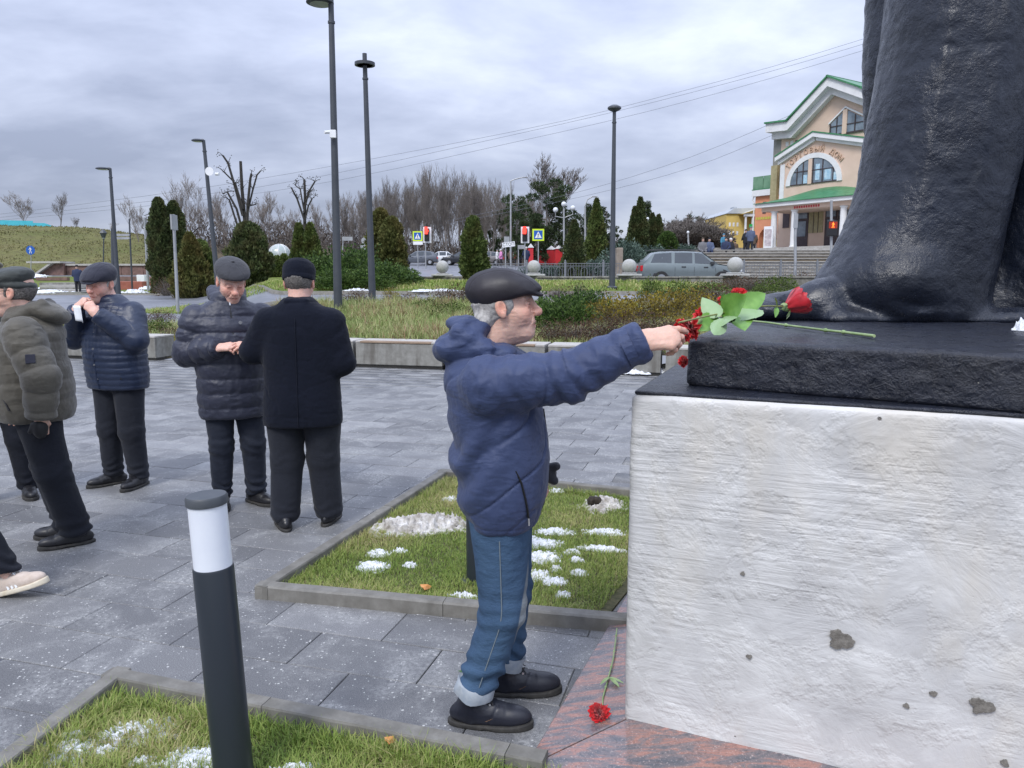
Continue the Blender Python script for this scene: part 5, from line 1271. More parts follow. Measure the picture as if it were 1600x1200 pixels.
# ------------------------------------------------------------------ pedestal and statue
PO = gp(985, 612, 1.26); PO.z = 0
EF = Vector((math.cos(R(-23.2)), math.sin(R(-23.2)), 0)); EB = Vector((math.sin(R(21.4)), math.cos(R(21.4)), 0))
def PP(s, t, z): q = PO + EF * s + EB * t; return Vector((q.x, q.y, z))
def plaster_mat():
 t = NT('rough_white_plaster'); pos = t.N('ShaderNodeNewGeometry').outputs['Position']
 mp = t.mapn(src=pos, rot=(0, 0, R(23)))
 big = t.noise(1.3, 5, 0.6, mp); st = t.noise(1.0, 4, 0.5, t.mapn(src=mp, scale=(5, 5, 60), rot=(0, R(-13), 0)), 0.3)
 trow = t.noise(3.6, 6, 0.60, t.mapn(src=mp, scale=(1, 1, 1.5)), 0.7)
 col = t.ramp(t.noise(4.0, 6, 0.6, mp), [(0.3, (0.47, 0.465, 0.455)), (0.62, (0.62, 0.615, 0.60))])
 warm = t.ramp(t.noise(2.2, 5, 0.6, t.mapn(src=mp, scale=(1.6, 1.6, 0.6))), [(0.5, 0.0), (0.7, 0.7)])
 col = t.mix(warm, col, (0.58, 0.54, 0.47))
 # holes where the render has fallen off, showing dark cement
 pits = t.voro(5.0, t.mapn(src=mp, loc=(0.4, 0, 0.1)), 'F1')
 pit = t.ramp(t.math('ADD', pits, t.math('MULTIPLY', t.noise(60, 3, 0.6, mp), 0.06)), [(0.055, 1.0), (0.068, 0.0)])
 col = t.mix(pit, col, (0.14, 0.125, 0.11))
 mask = t.ramp(t.noise(1.5, 4, 0.6, mp), [(0.47, 0.0), (0.60, 1.0)])
 b = t.bump(t.ramp(t.voro(2.6, t.mapn(src=mp, scale=(1, 1, 1.4)), 'DISTANCE_TO_EDGE'), [(0.0, 0.0), (0.035, 1.0)]), 0.10, 0.006)
 b = t.bump(trow, 0.45, 0.030, b); b = t.bump(t.math('MULTIPLY', t.ramp(st, [(0.35, 0.0), (0.62, 1.0)]), mask), 0.34, 0.006, b)
 lump = t.noise(4.5, 5, 0.60, t.mapn(src=mp, loc=(3, 1, 2))); b = t.bump(t.ramp(lump, [(0.46, 0.0), (0.54, 0.8), (0.75, 1.0)]), 0.42, 0.009, b)
 col = t.mix(t.math('MULTIPLY', t.ramp(lump, [(0.40, 1.0), (0.5, 0.0)]), 0.22), col, (0.46, 0.46, 0.47))
 b = t.bump(t.noise(40, 5, 0.6, mp), 0.22, 0.004, b); b = t.bump(t.math('MULTIPLY', pit, -1.0), 0.8, 0.006, b)
 return t.set(color=col, rough=0.5, normal=b, spec=0.5)
M_PLAST = plaster_mat()
def black_mat():
 t = NT('black_painted_cement'); pos = t.N('ShaderNodeNewGeometry').outputs['Position']
 n = t.noise(7, 6, 0.65, pos)
 c = t.ramp(n, [(0.30, (0.004, 0.005, 0.010)), (0.6, (0.010, 0.013, 0.024)), (0.8, (0.028, 0.032, 0.046))])
 chips = t.ramp(t.noise(11, 7, 0.7, pos), [(0.70, 0.0), (0.76, 0.6)])
 c = t.mix(chips, c, (0.17, 0.15, 0.12))
 sp = t.math('MULTIPLY', t.ramp(t.voro(36, pos), [(0.04, 1.0), (0.07, 0.0)]), t.ramp(t.noise(1.4, 2, 0.5, pos), [(0.62, 0.0), (0.66, 1.0)]))
 c = t.mix(sp, c, (0.5, 0.47, 0.40))
 b = t.bump(t.noise(19, 7, 0.66, pos, 0.3), 0.9, 0.020); b = t.bump(t.noise(85, 5, 0.65, pos), 0.6, 0.006, b)
 return t.set(color=c, rough=t.ramp(t.noise(24, 5, 0.6, pos), [(0.3, 0.22), (0.7, 0.42)]), normal=b, spec=0.6)
M_BLACK = black_mat()
def granite_mat():
 t = NT('pink_granite'); pos = t.N('ShaderNodeNewGeometry').outputs['Position']
 mp = t.mapn(src=pos, rot=(0, 0, R(-50)), scale=(3.2, 13, 8))
 n = t.noise(1.9, 7, 0.68, mp, 0.9); n2 = t.noise(90, 4, 0.6, pos)
 c = t.ramp(n, [(0.36, (0.10, 0.105, 0.12)), (0.48, (0.19, 0.155, 0.155)), (0.57, (0.33, 0.17, 0.135)), (0.78, (0.46, 0.25, 0.20))])
 c = t.mix(t.ramp(n2, [(0.5, 0.0), (0.75, 0.6)]), c, (0.06, 0.05, 0.055))
 c = t.mix(t.ramp(t.noise(140, 3, 0.6, pos), [(0.58, 0.0), (0.72, 0.5)]), c, (0.62, 0.50, 0.46))
 return t.set(color=c, rough=t.ramp(t.noise(7, 4, 0.6, pos), [(0.35, 0.10), (0.7, 0.3)]), normal=t.bump(n2, 0.08, 0.001), spec=0.6)
M_GRAN = granite_mat()
def rough_block(name, parent, s0, s1, t0, t1, z0, z1, mat, h, amp, freq, r=0.015, seed=0.0, EF=EF, EB=EB, PO=PO):
 """a cast block in pedestal axes with real lumps and rounded arrises"""
 def f(P):
  s_ = P[0]; t_ = P[1]
  qx = np.abs(s_ - (s0 + s1) / 2) - (s1 - s0) / 2 + r; qy = np.abs(t_ - (t0 + t1) / 2) - (t1 - t0) / 2 + r; qz = np.abs(P[2] - (z0 + z1) / 2) - (z1 - z0) / 2 + r
  return np.sqrt(np.maximum(qx, 0) ** 2 + np.maximum(qy, 0) ** 2 + np.maximum(qz, 0) ** 2) + np.minimum(np.maximum(np.maximum(qx, qy), qz), 0) - r
 def disp(P, n): return (amp * (0.7 * fbm(P, freq, 4, off=seed) + 0.5 * ridge(P, freq * 0.6, 3, off=seed) * 0.5)).astype(np.float32)
 V, Q, c = sdf_mesh(f, (s0 - .05, t0 - .05, z0 - .05), (s1 + .05, t1 + .05, z1 + .05), h, disp)
 W = np.array(PO)[None, :] * np.array([1, 1, 0]) + V[:, :1] * np.array(EF)[None] + V[:, 1:2] * np.array(EB)[None]; W[:, 2] = V[:, 2]
 return link(name, mesh_np(name, W, Q, True), mat, parent)
def build_monument():
 root = empty('statue_pedestal', (0, 0, 0), 0, 'whitewashed rough plaster pedestal with a black painted plinth on top', 'pedestal')
 w = rough_block('plastered_block', root, 0.0, 2.5, 0.0, 3.0, 0.0, 1.252, M_PLAST, 0.016, 0.008, 6.0, 0.012)
 rough_block('black_ledge', root, 0.006, 2.49, 0.006, 2.99, 1.247, 1.263, M_BLACK, 0.010, 0.0018, 14, 0.006, 4.0)
 a = gp(1072, 603, 1.262); e_ = (gp(1600, 646.5, 1.262) - a).normalized(); a.z = 0
 rough_block('black_plinth', root, 0, 2.15, 0, 2.75, 1.259, 1.428, M_BLACK, 0.013, 0.0075, 11, 0.016, 2.0, e_, EB, a)
 # granite skirt: mitred slabs sloping away from the block
 O_ = (-0.253, -0.343)
 def slab(pts, name='granite_slab'):
  top = [PP(s, t, z) for s, t, z in pts]; n = len(top)
  b = MB(); b.add([tuple(p) for p in top] + [(p.x, p.y, -0.05) for p in top], [tuple(range(n)), tuple(range(2 * n - 1, n - 1, -1))] + [(i, i + n, (i + 1) % n + n, (i + 1) % n) for i in range(n)])
  o = b.build(name, M_GRAN, root); m = o.modifiers.new('b', 'BEVEL'); m.width = 0.004; m.segments = 1; return o
 zo, zi = 0.035, 0.075
 slab([(-0.253, -0.340, zo), (0.02, 0.018, zi), (0.02, 1.5, zi), (-0.253, 1.5, zo)])
 slab([(-0.253, 1.504, zo), (0.02, 1.504, zi), (0.02, 3.2, zi), (-0.253, 3.2, zo)])
 slab([(-0.249, -0.345, zo), (1.2, -0.345, zo), (1.2, 0.014, zi), (0.024, 0.014, zi)])
 slab([(1.204, -0.345, zo), (2.8, -0.345, zo), (2.8, 0.014, zi), (1.204, 0.014, zi)])
 # broken-out spots in the plaster
 mch = mk('bare_cement', (0.12, 0.11, 0.095), (0.22, 0.205, 0.18), ns=60, rough=0.95, bumps=((120, 0.7, 0.004),))
 for (u, v, r) in ((1310, 1001, 0.030), (1530, 1104, 0.024), (1160, 895, 0.006), (1415, 1101, 0.007), (1568, 1190, 0.009), (1459, 1084, 0.008), (1171, 1026, 0.007)):
  rr = ray(u, v); n = Vector((-EF.y, EF.x, 0)); dn = (PO.x * n.x + PO.y * n.y) / (rr[0] * n.x + rr[1] * n.y); q = Vector((rr[0] * dn, rr[1] * dn, CAMH + rr[2] * dn))
  vs = [(0, 0, 0)]; k = 34; sd = u * 0.37
  for i in range(k):
   A = 2 * math.pi * i / k; ra = r * (1 + 0.28 * math.sin(A + sd) + 0.22 * math.sin(3 * A + sd * 2) + rnd.uniform(-.17, .17)); vs.append((ra * math.cos(A) * 1.15, 0, ra * math.sin(A)))
  b = MB(); vv = [(x, -0.0085, z) for x, y, z in vs] + [(x * 1.0, 0.02, z) for x, y, z in vs[1:]]
  b.add(vv, [(0, 1 + (i + 1) % k, 1 + i) for i in range(k)] + [(1 + i, 1 + (i + 1) % k, 1 + k + (i + 1) % k, 1 + k + i) for i in range(k)])
  o = b.build('chipped_spot', mch, w, q, (0, 0, R(-23.2)))
 return root
build_monument()
def build_statue():
 sc = lambda L, Rr: ((L + Rr) / 2, (Rr - L) / 2)
 ro = []
 for z, L, Rr in ((1.44, 1.66, 2.40), (1.54, 1.58, 2.40), (1.62, 1.585, 2.41), (1.72, 1.645, 2.42), (1.83, 1.695, 2.43), (1.95, 1.742, 2.44), (2.10, 1.782, 2.46), (2.25, 1.800, 2.48), (2.46, 1.824, 2.50), (2.71, 1.856, 2.52), (2.95, 1.868, 2.53), (3.4, 1.90, 2.55), (3.9, 1.95, 2.58), (4.4, 2.05, 2.6)):
  c, r = sc(L, Rr); ro.append((z, c, 3.98, r, 0.34 + 0.06 * max(0, 1.8 - z)))
 A = smooth_table(ro)
 B = smooth_table([(1.5, 2.16, 4.36, 0.20, 0.20), (2.2, 2.19, 4.36, 0.20, 0.20), (2.5, 2.16, 4.36, 0.215, 0.22), (2.75, 2.14, 4.36, 0.215, 0.22), (2.95, 2.13, 4.36, 0.215, 0.22), (3.4, 2.13, 4.34, 0.22, 0.24), (4.5, 2.15, 4.3, 0.24, 0.26)])
 Cc = smooth_table([(1.42, 2.86, 4.12, 0.46, 0.36), (2.0, 2.86, 4.12, 0.42, 0.34), (3.0, 2.88, 4.12, 0.40, 0.33), (4.5, 2.8, 4.1, 0.40, 0.33)])
 def f(P):
  x, y, z = P
  d = loft(P, A, 2.4, 0.05)
  # broad folds running down the front
  q_ = (x - 1.93 - 0.10 * (z - 2.2) - 0.5 * np.clip(2.0 - z, 0, 1) ** 2) * 13
  fold = 0.020 * (np.abs(np.sin(q_)) ** 0.7 - 0.5) * np.clip((4.1 - y) / 0.3, 0, 1) * np.clip((z - 1.65) / 0.5, 0, 1)
  d = d + fold
  # smaller lump over the instep
  d = smin(d, ell(P, (1.88, 3.84, 1.62), (0.20, 0.24, 0.16)), 0.10)
  b = loft(P, B, 2.1, 0.05); d = smin(d, b, 0.012)
  c = loft(P, Cc, 2.2, 0.05) + 0.02 * np.sin((x + z * 0.1) * 24); d = smin(d, c, 0.025)
  # crease of the hem over the foot, then the foot
  ft = cap(P, (1.275, 3.88, 1.478), (1.55, 3.88, 1.500), 0.068, 0.112)
  ft = smin(ft, cap(P, (1.55, 3.88, 1.50), (1.85, 3.90, 1.54), 0.112, 0.16), 0.08)
  ft = smin(ft, ell(P, (1.27, 3.86, 1.475), (0.105, 0.14, 0.058)), 0.03)
  ft = smin(ft, cap(P, (1.6, 3.75, 1.40), (2.5, 3.72, 1.40), 0.09, 0.10), 0.06)
  d = smax(d, -cap(P, (1.60, 3.62, 1.60), (1.80, 3.60, 1.515), 0.012, 0.022), 0.03); d = smax(d, -cap(P, (1.80, 3.60, 1.515), (2.5, 3.585, 1.475), 0.022, 0.03), 0.03)
  d = smin(d, ft, 0.012)
  return smax(d, 1.42 - z, 0.01)
 def disp(P, n):
  return (0.006 * fbm(P, 7, 3) + 0.0045 * ridge(P, 16, 3) + 0.0018 * fbm(P, 70, 2)).astype(np.float32)
 V, Q, c = sdf_mesh(f, (1.1, 3.3, 1.36), (3.5, 4.75, 4.5), 0.019, disp)
 t = NT('statue_black_paint'); pos = t.N('ShaderNodeNewGeometry').outputs['Position']
 c_ = t.ramp(t.noise(2.2, 6, 0.65, pos), [(0.3, (0.004, 0.006, 0.012)), (0.62, (0.010, 0.014, 0.026)), (0.85, (0.026, 0.031, 0.046))])
 c_ = t.mix(t.ramp(t.noise(14, 7, 0.7, pos), [(0.64, 0.0), (0.76, 0.4)]), c_, (0.16, 0.16, 0.155))
 b = t.bump(t.noise(9, 6, 0.6, pos, 0.2), 0.6, 0.022); b = t.bump(t.math('MULTIPLY', t.noise(60, 5, 0.68, pos), t.ramp(t.noise(4, 3, 0.5, pos), [(0.4, 0.15), (0.6, 1.0)])), 0.7, 0.007, b)
 m = t.set(color=c_, rough=t.ramp(t.noise(18, 5, 0.6, pos), [(0.3, 0.20), (0.7, 0.38)]), normal=b, spec=0.55)
 o = link('statue', mesh_np('statue', V, Q, True), m); tag(o, 'huge black painted statue, robe folds and a bare foot on the plinth', 'statue')
build_statue()
# ------------------------------------------------------------------ flowers
def rosemat(name, c1, c2, rough=0.5):
 return mk(name, c1, c2, ns=40, rough=rough, bumps=((120, 0.25, 0.002),), Sheen_Weight=0.3)
M_ROSE = rosemat('crimson_petal', (0.36, 0.004, 0.012), (0.55, 0.010, 0.022)); M_CARN = rosemat('red_petal', (0.58, 0.006, 0.012), (0.72, 0.016, 0.022))
M_LEAF = NT('rose_leaf'); _g = M_LEAF.N('ShaderNodeNewGeometry')
M_LEAF = M_LEAF.set(color=M_LEAF.mix(_g.outputs['Backfacing'], M_LEAF.ramp(M_LEAF.noise(30, 4), [(0.3, (0.09, 0.22, 0.03)), (0.7, (0.17, 0.34, 0.06))]), (0.26, 0.38, 0.19)), rough=0.4, spec=0.5)
M_STEM = mk('flower_stem', (0.19, 0.30, 0.11), (0.33, 0.42, 0.20), ns=18, rough=0.5); M_RSTEM = mk('rose_stem', (0.14, 0.17, 0.05), (0.25, 0.24, 0.09), ns=18, rough=0.5)
def orient(axis):
 a = Vector(axis).normalized(); return a.to_track_quat('Z', 'Y').to_matrix().to_4x4()
def rose_head(root, c, axis, s=1.0, name='bloom'):
 bl = None
 M = Matrix.Translation(c) @ orient(axis); b = MB(); n = 0
 for layer, (cnt, r, hgt, flare) in enumerate(((3, 0.010, 0.060, -0.2), (4, 0.018, 0.062, 0.05), (5, 0.026, 0.060, 0.25), (6, 0.031, 0.056, 0.5))):
  for k in range(cnt):
   a0 = 2 * math.pi * k / cnt + layer * 0.7; wd = 2 * math.pi / cnt * 0.72; g = []
   for i in range(6):
    v = i / 5; ring = []
    for j in range(7):
     u = j / 6 * 2 - 1; A = a0 + u * wd * (0.55 + 0.5 * math.sin(math.pi * min(1, v * 0.95) * 0.9))
     rr = r * (0.35 + 0.75 * math.sin(v * 1.9)) + flare * 0.012 * v ** 3 + 0.0016 * math.sin(u * 5 + k)
     zz = hgt * v * (1 - 0.16 * u * u * v) + 0.003 * math.sin(u * 7 + k * 2) * v
     ring.append(M @ Vector((rr * math.cos(A) * s, rr * math.sin(A) * s, zz * s)))
    g.append(ring)
   vs = [p for ring in g for p in ring]; fs = [(i * 7 + j, i * 7 + j + 1, (i + 1) * 7 + j + 1, (i + 1) * 7 + j) for i in range(5) for j in range(6)]
   b.add(vs, fs)
 b.build(name, M_ROSE, root, smooth=True)
 b = MB(); b.lathe([(0.003 * s, -0.012 * s), (0.011 * s, -0.004 * s), (0.013 * s, 0.006 * s), (0.008 * s, 0.012 * s)], 12, M=M)
 for k in range(5):
  A = 2 * math.pi * k / 5; q = [M @ Vector((s * (0.010 + 0.022 * v) * math.cos(A + 0.1 * d), s * (0.010 + 0.022 * v) * math.sin(A + 0.1 * d), s * (0.004 - 0.028 * v * v + 0.01 * v))) for v in (0, 0.35, 0.7, 1) for d in ((-2, 2) if v < 0.9 else (0,))]
  b.add(q, [(0, 1, 3, 2), (2, 3, 5, 4), (4, 5, 6)])
 b.build('sepals', M_STEM, root, smooth=True)
def carnation_head(root, c, axis, s=1.0):
 M = Matrix.Translation(c) @ orient(axis); b = MB()
 rr_ = random.Random(int(c[0] * 1000) + 5)
 for k in range(34):
  A = rr_.uniform(0, 2 * math.pi); tilt = rr_.uniform(0.05, 1.45) * (0.4 + 0.6 * k / 34 + 0.1); L = rr_.uniform(0.026, 0.036) * s; n = 7; vs = []
  D = Vector((math.sin(tilt) * math.cos(A), math.sin(tilt) * math.sin(A), math.cos(tilt))); Sd = Vector((-math.sin(A), math.cos(A), 0)); U = D.cross(Sd)
  for i in range(4):
   v = i / 3
   for j in range(n):
    u = j / (n - 1) * 2 - 1; w = 0.016 * s * (0.15 + v) * u
    q = D * (L * v * (1 - 0.12 * u * u)) + Sd * w + U * (0.004 * s * v * math.sin(u * 9 + k) + 0.003 * s * u * u)
    if i == 3: q += D * (0.0028 * s * (-1 if j % 2 else 1))
    vs.append(M @ q)
  b.add(vs, [(i * n + j, i * n + j + 1, (i + 1) * n + j + 1, (i + 1) * n + j) for i in range(3) for j in range(n - 1)])
 b.build('bloom', M_CARN, root, smooth=False)
 b = MB(); b.lathe([(0.003 * s, -0.030 * s), (0.0075 * s, -0.026 * s), (0.0085 * s, -0.006 * s), (0.011 * s, 0.004 * s)], 12, M=M); b.build('calyx', M_STEM, root, smooth=True)
def leaf(root, base, tip, up, w=0.5, name='leaf', mat=None, curl=0.12):
 base = Vector(base); tip = Vector(tip); d = tip - base; L = d.length; d.normalize(); n = Vector(up); n = (n - d * n.dot(d)).normalized(); s = d.cross(n)
 nu, nv = 4, 12; vs = []
 for i in range(nv + 1):
  v = i / nv; hw = L * w * 0.5 * math.sin(math.pi * min(1, v ** 0.8)) ** 0.8 if 0 < i < nv else 0.0008
  for j in range(nu + 1):
   u = j / nu * 2 - 1
   vs.append(base + d * L * v + s * u * hw * (1 + 0.03 * math.sin(i * 9)) + n * (abs(u) ** 1.5 * hw * 0.28 - curl * L * (v * v) * 0.6 + 0.008 * L * math.sin(i * 4.0 + j)))
 fs = [(i * (nu + 1) + j, i * (nu + 1) + j + 1, (i + 1) * (nu + 1) + j + 1, (i + 1) * (nu + 1) + j) for i in range(nv) for j in range(nu)]
 me = bpy.data.meshes.new(name); me.from_pydata([tuple(v) for v in vs], [], fs); me.polygons.foreach_set('use_smooth', np.ones(len(fs), bool)); me.update()
 return link(name, me, mat or M_LEAF, root)
def build_flowers():
 # the rose being laid: held at the tip of its stem, bloom to the right
 root = empty('rose', at(1150, 500, 2.9), 0, 'red rose with broad green leaves being laid on the plinth by the old man', 'rose')
 inv = -Vector(root.location)
 def L_(u, v, y): return at(u, v, y) + inv
 st = [L_(1060, 504, 2.50), L_(1100, 495, 2.62), L_(1130, 489, 2.78), L_(1165, 480, 2.95), L_(1200, 478, 2.98), L_(1232, 479, 2.99)]
 b = MB(); b.tube(st, [0.0032, 0.003, 0.003, 0.003, 0.0028, 0.003], 8); b.build('stem', M_RSTEM, root, smooth=True)
 rose_head(root, L_(1229, 481, 2.99), Vector((0.80, -0.15, 0.42)), 1.38)
 V_ = Vector
 leaves = [((1133, 492, 2.78), (1158, 467, 2.70), 0.72), ((1122, 492, 2.72), (1101, 471, 2.78), 0.62), ((1155, 484, 2.82), (1190, 461, 2.84), 0.55), ((1157, 478, 2.84), (1176, 497, 2.74), 0.85), ((1140, 486, 2.84), (1160, 507, 2.70), 0.62), ((1118, 497, 2.76), (1140, 503, 2.66), 0.75), ((1118, 497, 2.74), (1098, 512, 2.68), 0.6), ((1130, 500, 2.7), (1116, 522, 2.62), 0.4), ((1126, 470, 2.8), (1134, 487, 2.86), 0.8)]
 for i, (a, c, w) in enumerate(leaves):
  A, C = L_(*a), L_(*c); A2 = A + (A - C) * 0.12
  leaf(root, A2, C + (C - A) * 0.20, (0.05, -0.85 if i % 2 == 0 else 0.85, 0.55 if i % 2 == 0 else -0.4), w * 1.05)
 for dz in (0.03, -0.03):
  leaf(root, L_(1214, 480, 2.97), L_(1222 - 10, 480 + dz * 500, 2.93), (0, -0.8, 0.6), 0.35)
 # carnation with its stem pointing right along the plinth
 r2 = empty('carnation', at(1200, 505, 2.9), 0, 'pale green cut flower stem with nodes lying along the front of the plinth', 'carnation stem'); inv = -Vector(r2.location)
 pts = [gp(1150, 499, 1.445), gp(1200, 504, 1.441), gp(1228, 508, 1.440), gp(1290, 516, 1.439), gp(1318, 519, 1.439), gp(1366, 525, 1.439)]
 pts = [p + inv for p in pts]
 b = MB(); b.tube(pts, [0.0038, 0.0042, 0.0044, 0.0048, 0.0052, 0.0058], 10); b.build('stem', M_STEM, r2, smooth=True)
 for k in (2, 3, 4):
  b = MB(); d = (pts[k + 1] - pts[k]).normalized() if k < 5 else (pts[5] - pts[4]).normalized(); b.tube([pts[k] - d * 0.010, pts[k] - d * 0.003, pts[k] + d * 0.004, pts[k] + d * 0.012], [0.0045, 0.0085, 0.0080, 0.0050], 10); b.build('node', M_STEM, r2, smooth=True)
 # carnations round the corner of the plinth
 def carn(label, c, axis, s, stem, extra=None, cat='carnation'):
  r = empty('carnation', c, 0, label, cat); cc = Vector(c); axis = Vector(axis).normalized()
  carnation_head(r, (0, 0, 0), axis, s)
  p = [Vector(q) - cc for q in stem]; b = MB(); b.tube([Vector((0, 0, 0)) - axis * 0.028 * s] + p, 0.0028, 8); b.build('stem', M_STEM, r, smooth=True)
  for i in range(1, len(p)):
   a = p[i - 1].lerp(p[i], 0.4)
   b = MB(); d = (p[i] - p[i - 1]).normalized(); b.tube([a - d * 0.006, a, a + d * 0.006], [0.003, 0.0055, 0.003], 8); b.build('node', M_STEM, r, smooth=True)
  return r
 c = at(1080, 509, 2.66); carn('red carnation hanging over the left corner of the plinth beside the hand', c, (-0.70, -0.35, -0.45), 1.65, [at(1100, 501, 2.78), at(1150, 502, 3.0)])
 c = at(1103, 499, 2.90); carn('red carnation behind the leaves at the corner of the plinth', c, (-0.6, -0.3, 0.25), 1.45, [at(1125, 500, 3.0), at(1170, 502, 3.1)])
 c = at(1152, 468, 3.1); carn('topmost red carnation behind the rose leaves', c, (0.2, -0.5, 0.9), 1.35, [at(1150, 488, 3.1), at(1140, 500, 3.0)])
 c = at(1128, 474, 3.05); carn('small red carnation bloom peeking over the rose leaves', c, (-0.2, -0.5, 0.8), 0.8, [at(1132, 490, 3.05), at(1136, 500, 3.0)])
 c = at(1071, 566, 2.80); carn('red carnation lying on the black ledge behind the plinth corner', c, (-0.6, -0.3, 0.2), 0.8, [at(1092, 575, 3.0), at(1130, 576, 3.2)])
 # the carnation at the foot of the pedestal
 c = gp(936, 1113, 0.075); g = [gp(942, 1090, .062), gp(953, 1050, .062), gp(958, 1030, .065), gp(962, 1000, .065), gp(964, 982, .068)]
 r = carn('red carnation with a long stem lying on the pink granite under the pedestal corner', c, (-0.35, -0.75, 0.28), 1.35, g)
 cc = Vector(c)
 for q in ((938, 1068), (968, 1072), (975, 1066)):
  leaf(r, gp(952, 1058, .07) - cc, gp(q[0], q[1], .075) - cc, (0, 0, 1), 0.22, mat=M_STEM)
 # white scrap at the right edge of the plinth
 o = snow_patch(gp(1597, 512, 1.44).x, gp(1597, 512, 1.44).y, 0.03, 0.03, 0.035, 4.4, M_SNOW, 1.43, 0, 'scrap of white at the right edge of the plinth top', None, 'white_scrap')
build_flowers()
# ------------------------------------------------------------------ the ground beyond the square
def interp(y, kn):
 return float(np.interp(y, [k[0] for k in kn], [k[1] for k in kn]))
KR = [(10, 0), (13.3, 0.30), (15, 0.42), (20.5, 0.93), (24, 1.03), (27, 1.42), (29, 1.40), (31, 1.25), (36, 1.25), (42, 1.45), (50, 1.9), (70, 2.35), (86, 2.7), (150, 4.2), (400, 8)]
KL = [(10, 0), (13.3, 0.02), (15, 0.10), (18, 0.30), (21, 0.40), (30, 0.42), (45, 0.50), (70, 1.15), (76, 1.7), (150, 3), (400, 6)]
def hill(x, y):
 a = x / max(y, 1)
 if y < 78: return 0.0
 w = sm(78, 118, y)
 h = np.interp(a, [-1.2, -0.66, -0.55, -0.47, -0.38, -0.22, -0.12, -0.02], [7.6, 6.6, 6.3, 5.2, 3.6, 2.6, 1.0, 0.0])
 return float(h) * w
def Z(x, y):
 y = max(y, 1.0); a = x / y
 yy = y + 0.245 * x * (1 - sm(14, 24, y))          # the bench front runs obliquely
 t = sm(-0.42, -0.30, a)
 z = interp(yy, KL) * (1 - t) + interp(yy, KR) * t
 # raised ground right of the road, behind the steps
 if a > 0.05 and y > 40:
  u = sm(0.05, 0.13, a); z = z * (1 - u) + (1.25 + 1.85 * sm(41, 50.5, y) + max(0, y - 51) * 0.008) * u
 return z + hill(x, y)
M_LAWN = NT('park_lawn'); _p = M_LAWN.N('ShaderNodeNewGeometry').outputs['Position']
_c = M_LAWN.ramp(M_LAWN.noise(0.55, 6, 0.65, _p), [(0.34, (0.10, 0.145, 0.032)), (0.55, (0.155, 0.19, 0.05)), (0.72, (0.23, 0.19, 0.08))])
_c = M_LAWN.mix(M_LAWN.math('MULTIPLY', M_LAWN.noise(25, 4, 0.7, _p), 0.6), _c, (0.085, 0.12, 0.03))
_b = M_LAWN.bump(M_LAWN.noise(30, 4, 0.7, _p), 0.8, 0.03)
M_LAWN = M_LAWN.set(color=_c, rough=0.95, normal=_b, spec=0.1)
M_HILL = NT('hill_grass'); _p = M_HILL.N('ShaderNodeNewGeometry').outputs['Position']
_c = M_HILL.ramp(M_HILL.noise(0.12, 7, 0.68, _p), [(0.35, (0.12, 0.135, 0.045)), (0.55, (0.17, 0.165, 0.065)), (0.75, (0.20, 0.15, 0.085))])
_c = M_HILL.mix(M_HILL.ramp(M_HILL.noise(1.6, 5, 0.75, _p), [(0.42, 0.0), (0.62, 0.85)]), _c, (0.10, 0.088, 0.045))
M_HILL = M_HILL.set(color=_c, rough=0.95, normal=M_HILL.bump(M_HILL.noise(2.5, 5, 0.7, _p), 0.7, 0.25), spec=0.1)
M_BEDS = mk('planting_soil', (0.045, 0.035, 0.022), (0.10, 0.085, 0.045), ns=4, rough=0.95, bumps=((30, 0.8, 0.02),), third=(0.9, (0.10, 0.12, 0.04)))
M_ASPH = NT('wet_asphalt'); _p = M_ASPH.N('ShaderNodeNewGeometry').outputs['Position']
M_ASPH = M_ASPH.set(color=M_ASPH.ramp(M_ASPH.noise(0.6, 6, 0.6, _p), [(0.35, (0.13, 0.135, 0.15)), (0.65, (0.20, 0.205, 0.225))]), rough=M_ASPH.ramp(M_ASPH.noise(0.4, 4, 0.6, _p), [(0.35, 0.28), (0.65, 0.55)]), normal=M_ASPH.bump(M_ASPH.noise(80, 3, 0.6, _p), 0.2, 0.003), spec=0.6)
M_FOREST = mk('forest_floor', (0.05, 0.038, 0.022), (0.10, 0.075, 0.04), ns=0.6, rough=1.0, bumps=((3, 0.8, 0.1),))
def b_end(a): t = sm(-0.42, -0.30, a); return 20.3 * (1 - t) + 20.6 * t
def path_end(a): t = sm(-0.42, -0.30, a); return 45 * (1 - t) + 24.2 * t
def ledge_y(a): return 29.8 - 13 * a if a > -0.14 else 31.6
def lawn_end(a):
 t = sm(-0.20, -0.12, a); t2 = sm(-0.42, -0.34, a)
 far = 74 * (1 - t2) + 60 * t2
 return far * (1 - t) + (ledge_y(a) - 0.25) * t
def road_end(a):
 t = sm(-0.20, -0.12, a); return (75.5 * (1 - t) + 92 * t) if a < 0.0 else (92 * (1 - sm(0.0, 0.09, a)) + 41 * sm(0.0, 0.09, a))
def fan(name, y0, y1, a0, a1, na, ny, mat, dz=0.0, kind='structure'):
 V = []; A = np.linspace(a0, a1, na)
 for a in A:
  Y0 = y0(a) if callable(y0) else y0; Y1 = y1(a) if callable(y1) else y1
  for j in range(ny):
   t = j / (ny - 1); y = Y0 * (Y1 / Y0) ** t; x = a * y; V.append((x, y, Z(x, y) + dz))
 i = np.arange(na - 1)[:, None] * ny + np.arange(ny - 1)[None]; i = i.ravel()
 Fq = np.stack([i, i + ny, i + ny + 1, i + 1], 1)
 o = link(name, mesh_np(name, V, Fq, True), mat); tag(o, kind=kind); return o
def plaza_edge(a): return (BY0 + 0.30) / (1 - BSL * a) if a > -1.4 else 14
fan('flower_bed', plaza_edge, b_end, -1.15, 0.85, 120, 16, M_BEDS)
fan('path', b_end, path_end, -1.15, 0.85, 90, 12, M_ASPH)
